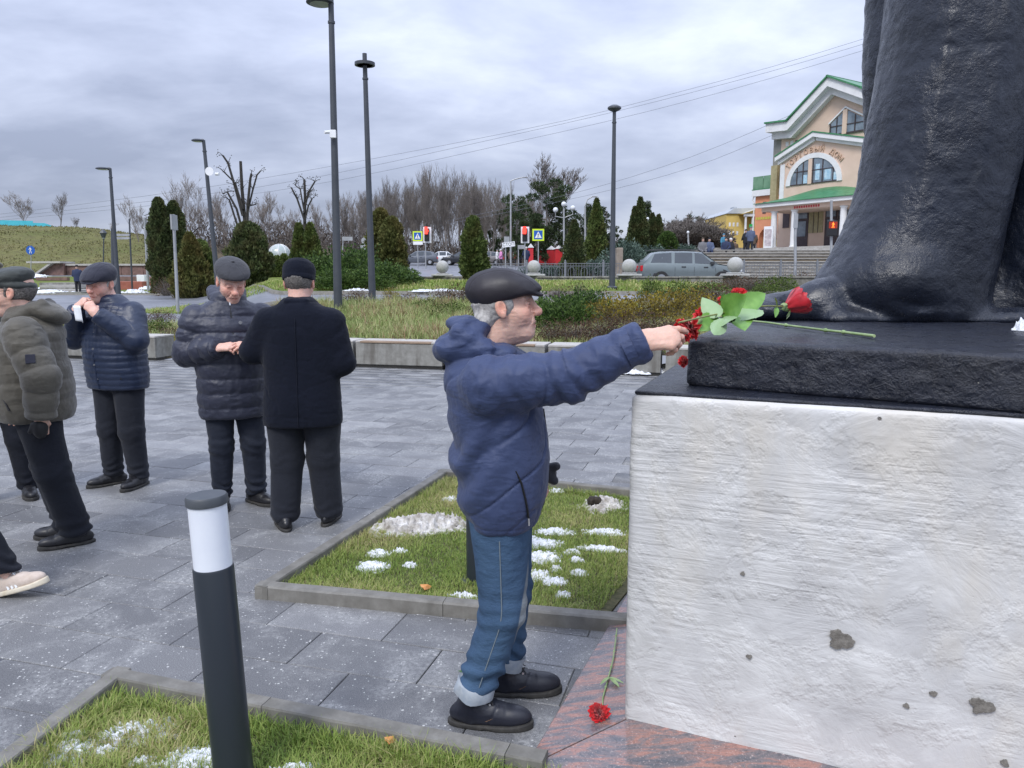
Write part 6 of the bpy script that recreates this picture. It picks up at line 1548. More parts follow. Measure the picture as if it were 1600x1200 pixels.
fan('lawn', path_end, lawn_end, -1.15, 0.85, 120, 18, M_LAWN)
fan('road', lawn_end, road_end, -1.15, 0.85, 120, 18, M_ASPH)
fan('hill', road_end, 420, -1.6, -0.440, 80, 60, M_HILL); fan('terrain', road_end, 420, -0.440, 1.3, 120, 50, M_FOREST)
bb = MB(); bb.box(-900, 900, 415, 2500, -2, 7.2); _o = bb.build('far_ground', M_HILL); tag(_o, kind='structure')
bb = MB(); bb.box(-30, 10, -30, -2.9, -0.35, -0.012); _o = bb.build('plaza_behind', M_JOINT); tag(_o, kind='structure')
# path kerbs along the two edges
def kerb_line(name, yf, a0, a1, n, h=0.10, w=0.14, dz=0.0, mat=M_KERB):
 V = []; Fq = []
 for i in range(n + 1):
  a = a0 + (a1 - a0) * i / n; y = yf(a); x = a * y; z = Z(x, y)
  V += [(x, y - w / 2, z - 0.1), (x, y - w / 2, z + h), (x, y + w / 2, z + h), (x, y + w / 2, z - 0.1)]
 for i in range(n):
  k = i * 4
  Fq += [(k, k + 4, k + 5, k + 1), (k + 1, k + 5, k + 6, k + 2), (k + 2, k + 6, k + 7, k + 3)]
 o = link(name, mesh_np(name, V, np.array(Fq)), mat); tag(o, kind='structure')
kerb_line('path_kerb', path_end, -0.8, 0.6, 120, 0.10, 0.16); kerb_line('path_kerb', b_end, -0.8, 0.6, 80, 0.07, 0.14)
# ------------------------------------------------------------------ concrete benches edging the square
M_WOOD = mk('weathered_brown_slat', (0.20, 0.135, 0.09), (0.33, 0.245, 0.175), ns=5, rough=0.7, stretch=(1, 14, 14), bumps=((40, 0.3, 0.002),))
def bench(x0, L, label, seat):
 y0 = bench_y(x0); ang = math.atan(BSL); root = empty('bench', (x0, y0, 0), ang, label, 'bench', 'concrete benches along the back of the square')
 b = MB(); g = 0.008; b.box(g, L - g, 0.02, 0.55, 0.0, 0.045); b.build('plinth', M_JOINT, root)
 b = MB(); b.box(g, L - g, 0, 0.57, 0.045, 0.44, 0.012); b.build('concrete_block', M_CONC, root)
 b = MB(); b.box(g - .002, L - g + .002, 0.16 if seat else -0.004, 0.58, 0.4405, 0.478, 0.006); b.build('coping', conc_light, root)
 if seat:
  for k in range(2):
   b = MB(); b.box(seat[0], seat[1], -0.012 + k * 0.085, 0.066 + k * 0.085, 0.442, 0.476, 0.004); b.build('slat', M_WOOD, root)
  b = MB(); b.box(g, seat[0] - 0.006, -0.004, 0.158, 0.4405, 0.477, 0.005); b.build('cap_block', conc_light, root)
  b = MB(); b.box(seat[1] + 0.006, L - g, -0.004, 0.158, 0.4405, 0.477, 0.005); b.build('cap_block', conc_light, root)
conc_light = conc('coping_concrete', (0.40, 0.38, 0.35), (0.52, 0.50, 0.47), 9, 0.85)
for (x0, L, lab, seat) in ((-9.6, 2.75, 'concrete bench with wooden slats, leftmost, behind the quilted jacket', (0.2, 2.3)), (-3.9, 1.05, 'short plain concrete bench block behind the black coat', None),
       (-2.84, 1.66, 'concrete bench with wooden slats between the black coat and the blue hood', (0.1, 1.45)), (-1.17, 0.46, 'narrow plain concrete block beside the blue hood', None),
       (-0.70, 1.30, 'concrete bench with a wooden slat seat just right of the old man\'s chin', (0.15, 1.12)), (0.61, 1.9, 'long plain pale concrete block under the outstretched arm', None), (2.52, 2.6, 'concrete bench block at the right end beside the pedestal', None)):
 bench(x0, L, lab, seat)
# snow lying behind and in the gap
for i, (u, v, rx, ry, h, l) in enumerate(((248, 552, 0.30, 0.35, 0.05, 'snow lying in the gap left of the puffer coat'), (262, 545, 0.25, 0.3, 0.05, 'snow strip at the bed edge beside the puffer coat'), (1000, 578, 0.55, 0.32, 0.07, 'white snow strip on the paving edge under the outstretched sleeve'), (1045, 572, 0.3, 0.25, 0.05, 'snow scrap next to the black ledge'))):
 p = gp(u, v, 0.05); snow_patch(p.x, p.y + (0.4 if u < 500 else -0.1), rx, ry, h, 60 + i * 2.7, M_SNOW, 0.03, 0, l)
# ------------------------------------------------------------------ plants
def leaf_mat(name, dark, light, mixc=None, mixamt=0.3, scale=1.6, rough=0.65):
 t = NT(name); o = t.tc()
 a = t.N('ShaderNodeAttribute'); a.attribute_name = 'rnd'
 n = t.noise(scale, 3, 0.6, o)
 f = t.math('ADD', t.math('MULTIPLY', n, 0.9), t.math('MULTIPLY', t.math('SUBTRACT', a.outputs['Fac'], 0.5), 0.75))
 c = t.ramp(f, [(0.25, dark), (0.68, light)])
 if mixc: c = t.mix(t.math('MULTIPLY', t.ramp(t.noise(scale * 0.8, 3, 0.6, t.mapn(loc=(5, 3, 1))), [(0.45, 0.0), (0.62, 1.0)]), mixamt), c, mixc)
 oi = t.N('ShaderNodeObjectInfo'); c = t.mix(t.math('MULTIPLY', oi.outputs['Random'], 0.22), c, tuple(q * 0.55 for q in dark))
 t.set(color=c, rough=rough, spec=0.25)
 tr = t.N('ShaderNodeBsdfTranslucent'); t.L(c, tr.inputs[0]); ms = t.N('ShaderNodeMixShader'); ms.inputs[0].default_value = 0.33
 t.L(t.b.outputs[0], ms.inputs[1]); t.L(tr.outputs[0], ms.inputs[2]); t.L(ms.outputs[0], t.out.inputs[0]); return t.m
M_THUJA = leaf_mat('thuja_foliage', (0.055, 0.085, 0.025), (0.21, 0.27, 0.08), (0.13, 0.10, 0.035), 0.5, 2.0)
M_THUJD = leaf_mat('thuja_dark', (0.042, 0.060, 0.025), (0.145, 0.185, 0.07), (0.14, 0.115, 0.05), 0.5, 2.0)
M_THUJY = leaf_mat('thuja_yellowing', (0.065, 0.075, 0.022), (0.23, 0.24, 0.08), (0.19, 0.14, 0.05), 0.6, 1.6)
M_JUNI = leaf_mat('juniper_green', (0.028, 0.060, 0.016), (0.125, 0.205, 0.05), (0.13, 0.17, 0.04), 0.3, 1.5)
M_JUNB = leaf_mat('juniper_blue', (0.035, 0.06, 0.045), (0.17, 0.235, 0.19), None, 0.3, 1.5)
M_SHY = leaf_mat('yellowing_shrub', (0.07, 0.055, 0.02), (0.26, 0.20, 0.045), (0.42, 0.33, 0.03), 0.7, 3.0)
M_SHR = leaf_mat('russet_shrub', (0.055, 0.032, 0.022), (0.17, 0.10, 0.065), (0.12, 0.11, 0.04), 0.4, 3.0)
M_SHG = leaf_mat('green_shrub', (0.035, 0.06, 0.012), (0.15, 0.21, 0.045), None, 0.3, 3.0)
M_PINE = leaf_mat('pine_needles', (0.022, 0.038, 0.018), (0.085, 0.13, 0.055), (0.09, 0.08, 0.03), 0.3, 0.7)
M_BROWNF = leaf_mat('dry_brown_crown', (0.07, 0.05, 0.038), (0.17, 0.125, 0.095), None, 0.3, 0.8)
M_BARK = mk('grey_bark', (0.10, 0.09, 0.082), (0.21, 0.19, 0.175), ns=3, rough=0.95, stretch=(6, 6, 1))
M_BARKD = mk('dark_bark', (0.022, 0.020, 0.018), (0.05, 0.045, 0.04), ns=3, rough=0.95, stretch=(6, 6, 1))
M_PALEB = mk('pale_bare_twigs', (0.16, 0.135, 0.115), (0.25, 0.215, 0.19), ns=3, rough=0.95)
M_TWIG = mk('brown_twig', (0.115, 0.10, 0.09), (0.20, 0.178, 0.16), ns=3, rough=0.95)
def sprays(C, D, size, rs, aspect=0.5, jitter=0.6):
 """small pointed leaf sprays at centres C growing along D"""
 n = len(C); S = size * rs.uniform(0.6, 1.3, n)[:, None]
 D = D + rs.normal(0, jitter, (n, 3)); D /= np.linalg.norm(D, axis=1, keepdims=True)
 U = np.cross(D, rs.normal(0, 1, (n, 3))); U /= np.linalg.norm(U, axis=1, keepdims=True) + 1e-9
 V = np.stack([C - U * S * aspect * 0.35, C + U * S * aspect * 0.35, C + D * S * 0.6 + U * S * aspect * 0.5, C + D * S, C + D * S * 0.55 - U * S * aspect * 0.5], 1)
 b = np.arange(n)[:, None] * 5
 F5 = b + np.array([[0, 1, 2, 3, 4]])
 r = np.repeat(rs.uniform(0, 1, n), 5)
 return V.reshape(-1, 3), F5, r
def leafmesh(name, parts, col=None):
 V = []; F_ = []; Rr = []; o = 0
 for v, f, r in parts: V.append(v); F_.append(f + o); Rr.append(r); o += len(v)
 V = np.concatenate(V); Rr = np.concatenate(Rr).astype(np.float32)
 me = mesh_np(name, V, F_); a = me.attributes.new('rnd', 'FLOAT', 'POINT'); a.data.foreach_set('value', Rr); return me
def conifer_mesh(h, rad, n, size, seed, prof, tops=1, lobes=0.26):
 rs = np.random.RandomState(seed); parts = []
 for t in range(tops):
  ox = (t - (tops - 1) / 2) * rad * 0.85 if tops > 1 else 0; hh = h * (1 - 0.07 * t); rr = rad * (0.62 if tops > 1 else 1)
  m = n // tops
  v = rs.uniform(0, 1, m) ** 0.85; A = rs.uniform(0, 2 * np.pi, m)
  R0 = rr * np.interp(v, prof[0], prof[1])
  lob = 1 + lobes * (vnoise(A * 1.6 + seed, v * 7, v * 0 + t) + 0.7 * vnoise(A * 4 + seed, v * 16, v * 0))
  dep = rs.uniform(0.62, 1.04, m) ** 0.5
  r_ = R0 * lob * dep
  C = np.stack([ox + r_ * np.cos(A), r_ * np.sin(A), v * hh + 0.03], 1)
  D = np.stack([np.cos(A) * 0.6, np.sin(A) * 0.6, np.full(m, 0.85)], 1)
  p = sprays(C, D, size, rs, 0.55, 0.35); parts.append(p)
 return leafmesh('crown', parts)
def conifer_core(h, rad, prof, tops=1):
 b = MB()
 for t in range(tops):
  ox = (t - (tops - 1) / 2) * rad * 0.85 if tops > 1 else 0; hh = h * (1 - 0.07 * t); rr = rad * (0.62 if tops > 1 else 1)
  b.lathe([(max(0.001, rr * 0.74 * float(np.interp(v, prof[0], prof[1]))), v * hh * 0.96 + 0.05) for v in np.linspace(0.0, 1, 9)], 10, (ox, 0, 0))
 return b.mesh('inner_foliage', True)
P_COL = ([0, 0.06, 0.3, 0.6, 0.85, 0.96, 1.0], [0.75, 0.92, 1.0, 0.92, 0.62, 0.34, 0.08])
P_CONE = ([0, 0.08, 0.25, 0.5, 0.75, 0.92, 1.0], [0.82, 1.0, 0.98, 0.78, 0.46, 0.20, 0.03])
P_OVAL = ([0, 0.1, 0.35, 0.65, 0.85, 0.96, 1.0], [0.6, 0.88, 1.0, 0.9, 0.62, 0.34, 0.05])
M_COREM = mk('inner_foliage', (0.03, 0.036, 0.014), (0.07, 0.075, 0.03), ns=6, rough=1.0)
def thuja(x, y, h, rad, label, mat, seed, prof=P_CONE, tops=1, n=None, size=None, name='thuja'):
 z = Z(x, y) - 0.05; root = empty(name, (x, y, z), 0, label, 'conifer', 'clipped conifers in the park')
 n = n or int(4200 * h * rad / 1.6) + 1500; size = size or 0.15
 b = MB(); b.tube([(0, 0, -0.1), (0, 0, h * 0.5)], [0.09, 0.04], 7); b.build('trunk', M_BARKD, root)
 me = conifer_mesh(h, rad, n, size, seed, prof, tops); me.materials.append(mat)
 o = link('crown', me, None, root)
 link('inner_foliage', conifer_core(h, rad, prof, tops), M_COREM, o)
def put(u, y): return (u - 800) / 1200.0 * y * 0.995
thuja(put(257, 47), 47, 5.65, 0.68, 'tall dark columnar thuja, left one of the tall pair behind the puffer coat', M_THUJD, 1, P_COL)
thuja(put(280, 47.6), 47.6, 5.5, 0.62, 'tall dark columnar thuja, right one of the tall pair', M_THUJD, 2, P_COL)
thuja(put(302, 40), 40, 3.3, 0.92, 'yellow-green conical thuja in front of the tall dark pair', M_THUJY, 3, P_CONE, 1, None, .15)
thuja(put(318, 41.5), 41.5, 2.9, 0.75, 'green rounded thuja left of the leaning lamp post', M_THUJA, 33, P_OVAL)
thuja(put(392, 38), 38, 3.05, 1.0, 'broad dull green thuja right of the leaning lamp post', M_THUJD, 4, P_OVAL)
thuja(put(376, 38.4), 38.4, 2.3, 0.6, 'small dull green thuja leaning against the broad one', M_THUJD, 44, P_OVAL)
thuja(put(471, 37), 37, 2.75, 0.50, 'green conical thuja above the round black cap', M_THUJA, 5, P_CONE)
thuja(put(489, 37), 37, 2.75, 0.55, 'green conical thuja right above the black coat, with a pointed top', M_THUJA, 6, P_CONE)
for i, (u, h) in enumerate(((425, 1.35), (436, 1.15), (447, 1.25))): thuja(put(u, 44), 44, h, 0.27, ('small thuja, left of three in a row beside the black cap', 'smallest thuja, middle of three in a row beside the black cap', 'small thuja, right of three in a row beside the black cap')[i], M_THUJA, 50 + i, P_OVAL, 1, 1500, .12)
thuja(put(598, 30.5), 30.5, 2.9, 0.52, 'tall green thuja close behind the second lamp post', M_THUJY, 7, P_OVAL, 1, 8000, .12)
thuja(put(615, 30), 30, 2.5, 0.50, 'green thuja with a lower top right of the second lamp post', M_THUJY, 8, P_OVAL, 1, 8000, .12)
thuja(put(740, 28.6), 28.6, 2.35, 0.41, 'solitary green thuja standing in front of the parked cars', M_THUJA, 9, P_OVAL, 1, 9000, .11)
thuja(put(748, 28.9), 28.9, 1.3, 0.40, 'low thuja bush at the foot of the solitary thuja', M_THUJA, 10, P_OVAL, 1, 4500, .11)
thuja(put(896, 41), 41, 3.1, 0.62, 'dark green thuja left of the flagstone mound', M_THUJD, 11, P_CONE, 1, 9000, .14)
thuja(put(930, 47), 47, 3.75, 0.58, 'tall narrow thuja left of the round-headed lamp post', M_THUJA, 12, P_CONE)
thuja(put(989, 52), 52, 3.0, 0.50, 'dark narrow thuja, left of the pair right of the lamp post', M_THUJD, 13, P_CONE)
thuja(put(997, 52), 52, 3.6, 0.52, 'dark narrow thuja, tallest of the group right of the lamp post', M_THUJD, 14, P_CONE)
thuja(put(1016, 54), 54, 2.7, 0.42, 'dark slim thuja, first of the last two before the steps', M_THUJD, 15, P_CONE)
thuja(put(1026, 54), 54, 2.6, 0.38, 'dark slim thuja, last one before the steps', M_THUJD, 16, P_CONE)
thuja(put(1040, 50), 50, 1.3, 0.55, 'low round green conifer at the top of the mound', M_JUNI, 17, P_OVAL, 1, 2500, .13)
def shrub_mesh(rad, h, n, size, seed, up=0.5, aspect=0.6, flat=1.0, inner=0.45, twigs=60, lob=0.28):
 rs = np.random.RandomState(seed)
 ph = np.arccos(rs.uniform(0.0, 1, n)); A = rs.uniform(0, 2 * np.pi, n); d = rs.uniform(inner ** 3, 1, n) ** (1 / 3)
 L = 1 + lob * (vnoise(np.cos(A) * 2.2 + seed, np.sin(A) * 2.2, ph * 2.2) + 0.6 * vnoise(np.cos(A) * 5 + seed, np.sin(A) * 5, ph * 5))
 C = np.stack([rad * d * L * np.sin(ph) * np.cos(A), rad * d * L * np.sin(ph) * np.sin(A), h * d * L * np.cos(ph) * flat + 0.02], 1)
 D = C / (np.linalg.norm(C, axis=1, keepdims=True) + 1e-6) + np.array([0, 0, up])
 me = leafmesh('foliage', [sprays(C, D, size, rs, aspect, 0.5)])
 b = MB()
 for i in range(twigs):
  A_ = rnd.uniform(0, 6.28); p_ = rnd.uniform(0.15, 1.35); r = rnd.uniform(0.7, 1.02)
  e = (rad * r * math.sin(p_) * math.cos(A_), rad * r * math.sin(p_) * math.sin(A_), h * r * math.cos(p_) + 0.03)
  b.tube([(e[0] * .08, e[1] * .08, -0.05), (e[0] * 0.5, e[1] * 0.5, e[2] * 0.62), e], [0.010, 0.006, 0.002], 3, False)
 return me, b.mesh('stems')
_sh = {}
def shrub(kind, x, y, rad, h, label, rz=0.0, cat='shrub', group='shrubs in the flower bed', name='shrub'):
 K = dict(yellow=(M_SHY, 1100, 0.055, 80), russet=(M_SHR, 1000, 0.045, 110), green=(M_SHG, 1300, 0.055, 30), juniper=(M_JUNI, 3000, 0.075, 16), blue=(M_JUNB, 2400, 0.085, 12), bare=(M_SHR, 450, 0.045, 160), thin=(M_SHR, 900, 0.05, 120))
 m, n, s, tw = K[kind]
 v = rnd.randrange(2); key = (kind, v)
 if key not in _sh:
  a, b = shrub_mesh(1.0, 1.0, int(n * 1.5), s * (1.3 if kind in ('juniper', 'blue') else 1.25), len(_sh) * 7 + 3, 0.35, 0.45 if kind in ('juniper', 'blue') else 0.7, twigs=tw, lob=0.35 if kind in ('juniper', 'blue') else 0.25)
  a.materials.append(m); b.materials.append(M_TWIG); _sh[key] = (a, b)
 a, b = _sh[key]; z = Z(x, y) - 0.03
 root = empty(name, (x, y, z), rz, label, cat, group); root.scale = (rad, rad, h)
 link('foliage', a, None, root); link('stems', b, None, root)
def pos_shrubs():
 G = 'shrubs in the flower bed'
 # u, v(base) , radius, height, kind, label
 L = [(878, 508, 0.85, 0.60, 'juniper', 'green cushion juniper right of the old man\'s nose'), (915, 490, 0.75, 0.55, 'juniper', 'green juniper cushion behind the first, above the sleeve'), (843, 497, 0.45, 0.42, 'juniper', 'small green juniper at the old man\'s lips'),
   (955, 505, 0.7, 0.62, 'yellow', 'yellow-leaved shrub above the cuff of the sleeve'), (1000, 500, 0.8, 0.62, 'yellow', 'yellow-brown shrub above the knuckles'), (1045, 496, 0.75, 0.62, 'yellow', 'yellowish shrub left of the rose leaves'), (1085, 490, 0.7, 0.6, 'yellow', 'brown-yellow shrub behind the rose leaves'), (1120, 484, 0.8, 0.6, 'thin', 'brown shrub behind the red blooms'),
   (865, 532, 0.55, 0.40, 'russet', 'russet low shrub by the chin above the bench'), (900, 534, 0.6, 0.42, 'russet', 'russet low shrub above the middle of the sleeve'), (940, 530, 0.6, 0.45, 'russet', 'russet low shrub touching the yellow one'), (985, 528, 0.6, 0.5, 'russet', 'russet shrub behind the raised hand'), (1030, 530, 0.6, 0.5, 'russet', 'russet shrub under the hand'), (1070, 525, 0.5, 0.5, 'yellow', 'olive shrub just left of the plinth corner'),
   (905, 470, 0.45, 0.55, 'bare', 'bare brown twiggy bush in front of the lawn'), (870, 466, 0.5, 0.4, 'bare', 'low bare brown bush left of the twiggy one'), (1018, 468, 0.42, 0.62, 'green', 'small round green bush at the path edge'), (1065, 470, 0.6, 0.55, 'green', 'green bush right of the small round one'), (1105, 468, 0.6, 0.52, 'green', 'green bush above the red blooms'), (1150, 460, 0.8, 0.45, 'thin', 'brown bush left of the stone ball'),
   (1175, 455, 0.7, 0.5, 'bare', 'reddish bare bush below the stone ball'), (1215, 455, 0.8, 0.5, 'green', 'spreading green bush above the bare foot'), (1250, 447, 0.8, 0.5, 'bare', 'reddish bush left of the statue hem'), (1195, 462, 0.6, 0.4, 'green', 'low green bush behind the toes'),
   (565, 474, 0.35, 0.45, 'bare', 'orange-brown dry perennial between the two lamp posts'), (548, 480, 0.4, 0.42, 'thin', 'rusty dry perennial right of the first lamp post'), (612, 474, 0.3, 0.4, 'yellow', 'ochre perennial right of the second lamp post'), (640, 478, 0.4, 0.35, 'thin', 'rusty perennial in the middle of the long bed'), (725, 480, 0.55, 0.62, 'russet', 'brown bush touching the back of the leather cap'), (695, 482, 0.5, 0.52, 'russet', 'brown bush left of the leather cap'), (700, 497, 0.55, 0.40, 'green', 'leafy green plant above the blue hood'), (668, 488, 0.45, 0.35, 'green', 'leafy green plant left of the blue hood'), (740, 497, 0.4, 0.3, 'russet', 'russet low plant under the brown bush'),
   (245, 520, 0.5, 0.35, 'green', 'green perennial tuft left of the puffer sleeve'), (262, 528, 0.45, 0.28, 'russet', 'dark dead perennial tuft left of the puffer sleeve'), (268, 545, 0.35, 0.3, 'yellow', 'yellow-green tuft beside the puffer sleeve'), (248, 500, 0.5, 0.3, 'russet', 'reddish tuft at the back of the left bed')]
 for i, (u, v, r, h, k, l) in enumerate(L):
  # find the ground under this bearing
  y = 14.0; best = None
  for yy in np.arange(13.6, 30, 0.1):
   x = put(u, yy); q = 430 + (CAMH - Z(x, yy)) * 1200 / yy
   if best is None or abs(q - v) < best[0]: best = (abs(q - v), yy)
  y = best[1]
  if u == 1150: y = 25.3
  shrub(k, put(u, y), y, r, h, l, i * 1.3)
pos_shrubs()
# spreading junipers left and right of the first lamp posts
for i, (u, y, r, h, l) in enumerate(((520, 30, 1.1, 0.85, 'big spreading juniper right behind the black coat'), (545, 27.5, 1.3, 1.05, 'big spreading juniper between the two tall lamp posts'), (560, 29.5, 1.4, 1.2, 'tall green juniper behind the two lamp posts'), (595, 26.6, 1.1, 0.7, 'low spreading juniper right of the second lamp post'), (500, 28, 0.9, 0.9, 'green juniper beside the collar of the black coat'), (625, 27.5, 0.8, 0.5, 'flat juniper tip under the green thuja'), (535, 25.6, 1.0, 0.55, 'low juniper fringe at the path between the lamp posts'), (575, 25.6, 0.9, 0.5, 'low juniper fringe beside the second lamp post'))):
 shrub('juniper', put(u, y), y, r, h, l, i * 0.9, 'juniper', 'spreading junipers on the lawn', 'juniper')
for i, (u, y, r, h, l) in enumerate(((845, 44, 1.2, 0.6, 'blue-grey juniper by the red tents'), (870, 43, 1.2, 0.75, 'blue-grey juniper at the foot of the dark thuja'), (925, 43.5, 1.3, 0.8, 'blue-grey juniper on the stone mound'), (950, 44, 1.2, 0.9, 'blue-grey juniper left of the lamp post on the mound'), (975, 46, 1.2, 1.3, 'blue-grey juniper right of the lamp post on the mound'), (960, 42, 0.9, 0.5, 'small brownish juniper above the stones'), (1060, 51, 1.4, 0.5, 'low dark juniper left of the seated people'), (1010, 48, 1.4, 0.6, 'blue-grey juniper above the car roof'))):
 shrub('blue', put(u, y), y, r, h, l, i * 0.9, 'juniper', 'blue-grey junipers on the stone mound', 'juniper')
shrub('bare', put(261, 44), 44, 0.9, 1.1, 'red-brown bare bush in front of the tall dark thujas', 0, 'shrub', 'bushes on the far lawn')
# tall perennials and grass filling the bed: nobody could count them
M_TALL = blade_mat('tall_bed_grass', [(0.0, (0.16, 0.25, 0.06)), (0.35, (0.29, 0.37, 0.12)), (0.62, (0.46, 0.46, 0.22)), (0.8, (0.30, 0.17, 0.10)), (1.0, (0.48, 0.42, 0.27))])
def bedpoly(pts): return [Vector(p) for p in pts]
TP = bedpoly([(-4.6, 14.9, 0), (-0.9, 13.95, 0), (-1.0, 19.6, 0), (-6.0, 19.8, 0)])
grass_blades('tall_grass', TP, 1300, 0.14, 0.34, 0.0085, M_TALL, Z, seed=9, lean=0.55, label='tall pale green and straw perennials filling the bed behind the bench', clump=0.45)
TP2 = bedpoly([(-1.2, 13.95, 0), (5.0, 12.45, 0), (7.2, 19.8, 0), (-1.2, 19.8, 0)])
grass_blades('bed_grass', TP2, 900, 0.06, 0.17, 0.007, M_TALL, Z, seed=10, lean=0.7, label='low mixed grass between the shrubs of the flower bed', clump=0.45)
TP3 = bedpoly([(-9.5, 15.9, 0), (-5.6, 15.2, 0), (-7.0, 19.9, 0), (-12, 19.9, 0)])
grass_blades('bed_grass', TP3, 650, 0.08, 0.24, 0.007, M_TALL, Z, seed=12, lean=0.7, label='patchy grass of the left bed behind the men', clump=0.5)
LP = bedpoly([(-13, 25, 0), (10, 25, 0), (8.5, 28.5, 0), (-13, 31, 0)])
grass_blades('lawn_tufts', LP, 240, 0.05, 0.12, 0.012, M_BLADE, Z, seed=14, lean=0.8, label='autumn grass of the lawn below the stone ledge', clump=0.4)
# snow edge on the lawn kerb
for i, (u, y, rx, l) in enumerate(((690, 24.3, 0.5, 'thin snow strip on the path kerb left of the leather cap'), (660, 24.2, 0.35, 'short snow scrap on the path kerb above the bed'), (560, 24.4, 0.4, 'snow scrap on the kerb right of the second lamp post'))):
 x = put(u, y); snow_patch(x, y, rx, 0.12, 0.05, 80 + i, M_SNOW, Z(x, y) + 0.09, 0, l)
# ------------------------------------------------------------------ bare trees
def bare_tree(h, seed, spread=0.45, levels=5, nb=3, r0=0.16, lift=0.55, first=0.25, minr=0.012, dens=1.0):
 rr = random.Random(seed); trunk = MB(); br = MB()
 def grow(p, d, L, r, lev):
  n = 3 if lev > 1 else 2; pts = [p]; q = p; dd = d.copy()
  for i in range(n):
   dd = (dd + Vector((rr.uniform(-1, 1), rr.uniform(-1, 1), rr.uniform(-0.4, 0.8))) * 0.13 + Vector((0, 0, 0.06 * lift))).normalized()
   q = q + dd * L / n; pts.append(q)
  rs_ = [max(minr, r * (1 - 0.55 * i / n)) for i in range(n + 1)]
  (trunk if lev == levels else br).tube(pts, rs_, 6 if lev == levels else (4 if lev > 2 else 3), False)
  if lev == 0: return
  k = nb + (rr.random() < 0.5)
  if lev == levels: k = int((5 + rr.randrange(3)) * dens)
  for j in range(k):
   t = rr.uniform(first if lev == levels else 0.3, 1.0); i = min(n - 1, int(t * n)); s = pts[i].lerp(pts[i + 1], t * n - i)
   A = rr.uniform(0, 6.283); side = Vector((math.cos(A), math.sin(A), 0)); nd = (dd * (1 - spread) + side * spread * rr.uniform(0.7, 1.3) + Vector((0, 0, lift * 0.35))).normalized()
   grow(s, nd, L * rr.uniform(0.45, 0.68), r * (1 - 0.5 * t) * 0.55, lev - 1)
  grow(pts[-1], dd, L * 0.55, r * 0.42, lev - 1)
 grow(Vector((0, 0, -0.2)), Vector((0, 0, 1)), h * 0.62, r0, levels)
 return trunk.mesh('trunk', True), br.mesh('branches')
VARS = []
for k in range(6):
 t_, b_ = bare_tree(10.0, 100 + k, 0.36, 4, 4, 0.15, 0.8, 0.30, 0.011, 1.2); t_.materials.append(M_BARK); b_.materials.append(M_TWIG); VARS.append((t_, b_))
WIDE = []
for k in range(4):
 t_, b_ = bare_tree(7.0, 200 + k, 0.45, 4, 4, 0.10, 0.75, 0.2, 0.010, 1.1); t_.materials.append(M_PALEB); b_.materials.append(M_PALEB); WIDE.append((t_, b_))
def tree_at(x, y, h, V, base, label, group, rz=0.0, name='bare_tree', z=None, wide=1.0, dark=None):
 root = empty(name, (x, y, (Z(x, y) if z is None else z) - 0.1), rz, label, 'tree', group); s = h / max(v.co.z for v in V[1].vertices); root.scale = (s * wide, s * wide, s)
 for m, nm in zip(V, ('trunk', 'branches')): link(nm, m, None, root)
g = 'bare trees of the wood behind the parked cars'
i = 0
for row, (yy, n, u0, u1) in enumerate(((96, 15, 545, 800), (108, 18, 540, 845), (122, 16, 540, 850), (140, 11, 540, 860))):
 for k in range(n):
  u = u0 + (u1 - u0) * (k + rnd.uniform(0.1, 0.9)) / n; y = yy + rnd.uniform(-4, 4); x = put(u, y)
  vt = np.interp(u, [540, 590, 620, 680, 730, 760, 800, 860], [318, 300, 285, 268, 272, 292, 296, 300]) + rnd.uniform(-14, 22)
  h = (430 - vt) * y / 1200 + CAMH - Z(x, y)
  tree_at(x, y, h * 1.0, VARS[i % 6], 12.5, 'grey-brown bare tree in the dense wood behind the parked cars', g, rnd.uniform(0, 6.28), wide=0.8); i += 1
g = 'thin pale bare trees far behind the conifers'
ORD = 'first second third fourth fifth sixth seventh eighth ninth tenth eleventh twelfth thirteenth fourteenth fifteenth sixteenth'.split()
PU = (225, 300, 318, 345, 360, 415, 440, 425, 505, 525, 550, 575, 600, 455, 395)
for k, (u, vt) in enumerate(((225, 305), (300, 275), (318, 290), (345, 300), (360, 308), (415, 312), (440, 318), (425, 300), (505, 312), (525, 300), (550, 315), (575, 300), (600, 305), (455, 325), (395, 320))):
 y = 104 + (k % 4) * 4; x = put(u, y); z = Z(x, y) - 1.0; h = (430 - vt) * y / 1200 + CAMH - z
 tree_at(x, y, h, WIDE[k % 4], 9.0, 'pale thin bare tree behind the conifers, %s from the left' % ORD[sorted(PU).index(u)], g, k * 1.7, z=z, wide=0.85)
for k, (u, vt, w, l) in enumerate(((52, 300, 1.0, 'bare tree on the hill top, left of the two'), (104, 302, 1.15, 'bare tree on the hill top, right of the two, with a wide crown'), (2, 330, 0.9, 'low bare bush-like tree at the left end of the blue fence'), (130, 340, 0.6, 'small bare tree on the slope right of the blue fence'), (182, 345, 0.6, 'small bare tree at the falling end of the ridge'))):
 y = 124; x = put(u, y); z = Z(x, y) - 0.2; h = (430 - vt) * y / 1200 + CAMH - z
 tree_at(x, y, h, VARS[k] if k in (1, 3) else WIDE[k % 4], 12.5 if k in (1, 3) else 9.0, l, 'bare trees along the hill top', k, z=z, wide=1.35)
y = 92; x = put(862, y)
t_, b_ = bare_tree(9.0, 301, 0.5, 5, 3, 0.22, 0.6, 0.25, 0.016, 1.4); t_.materials.append(M_BARK); b_.materials.append(M_TWIG)
tree_at(x, y, (430 - 246) * y / 1200 + CAMH - Z(x, y), (t_, b_), 11.5, 'large round-crowned bare tree rising above the pines', None, 0.4, wide=0.95)
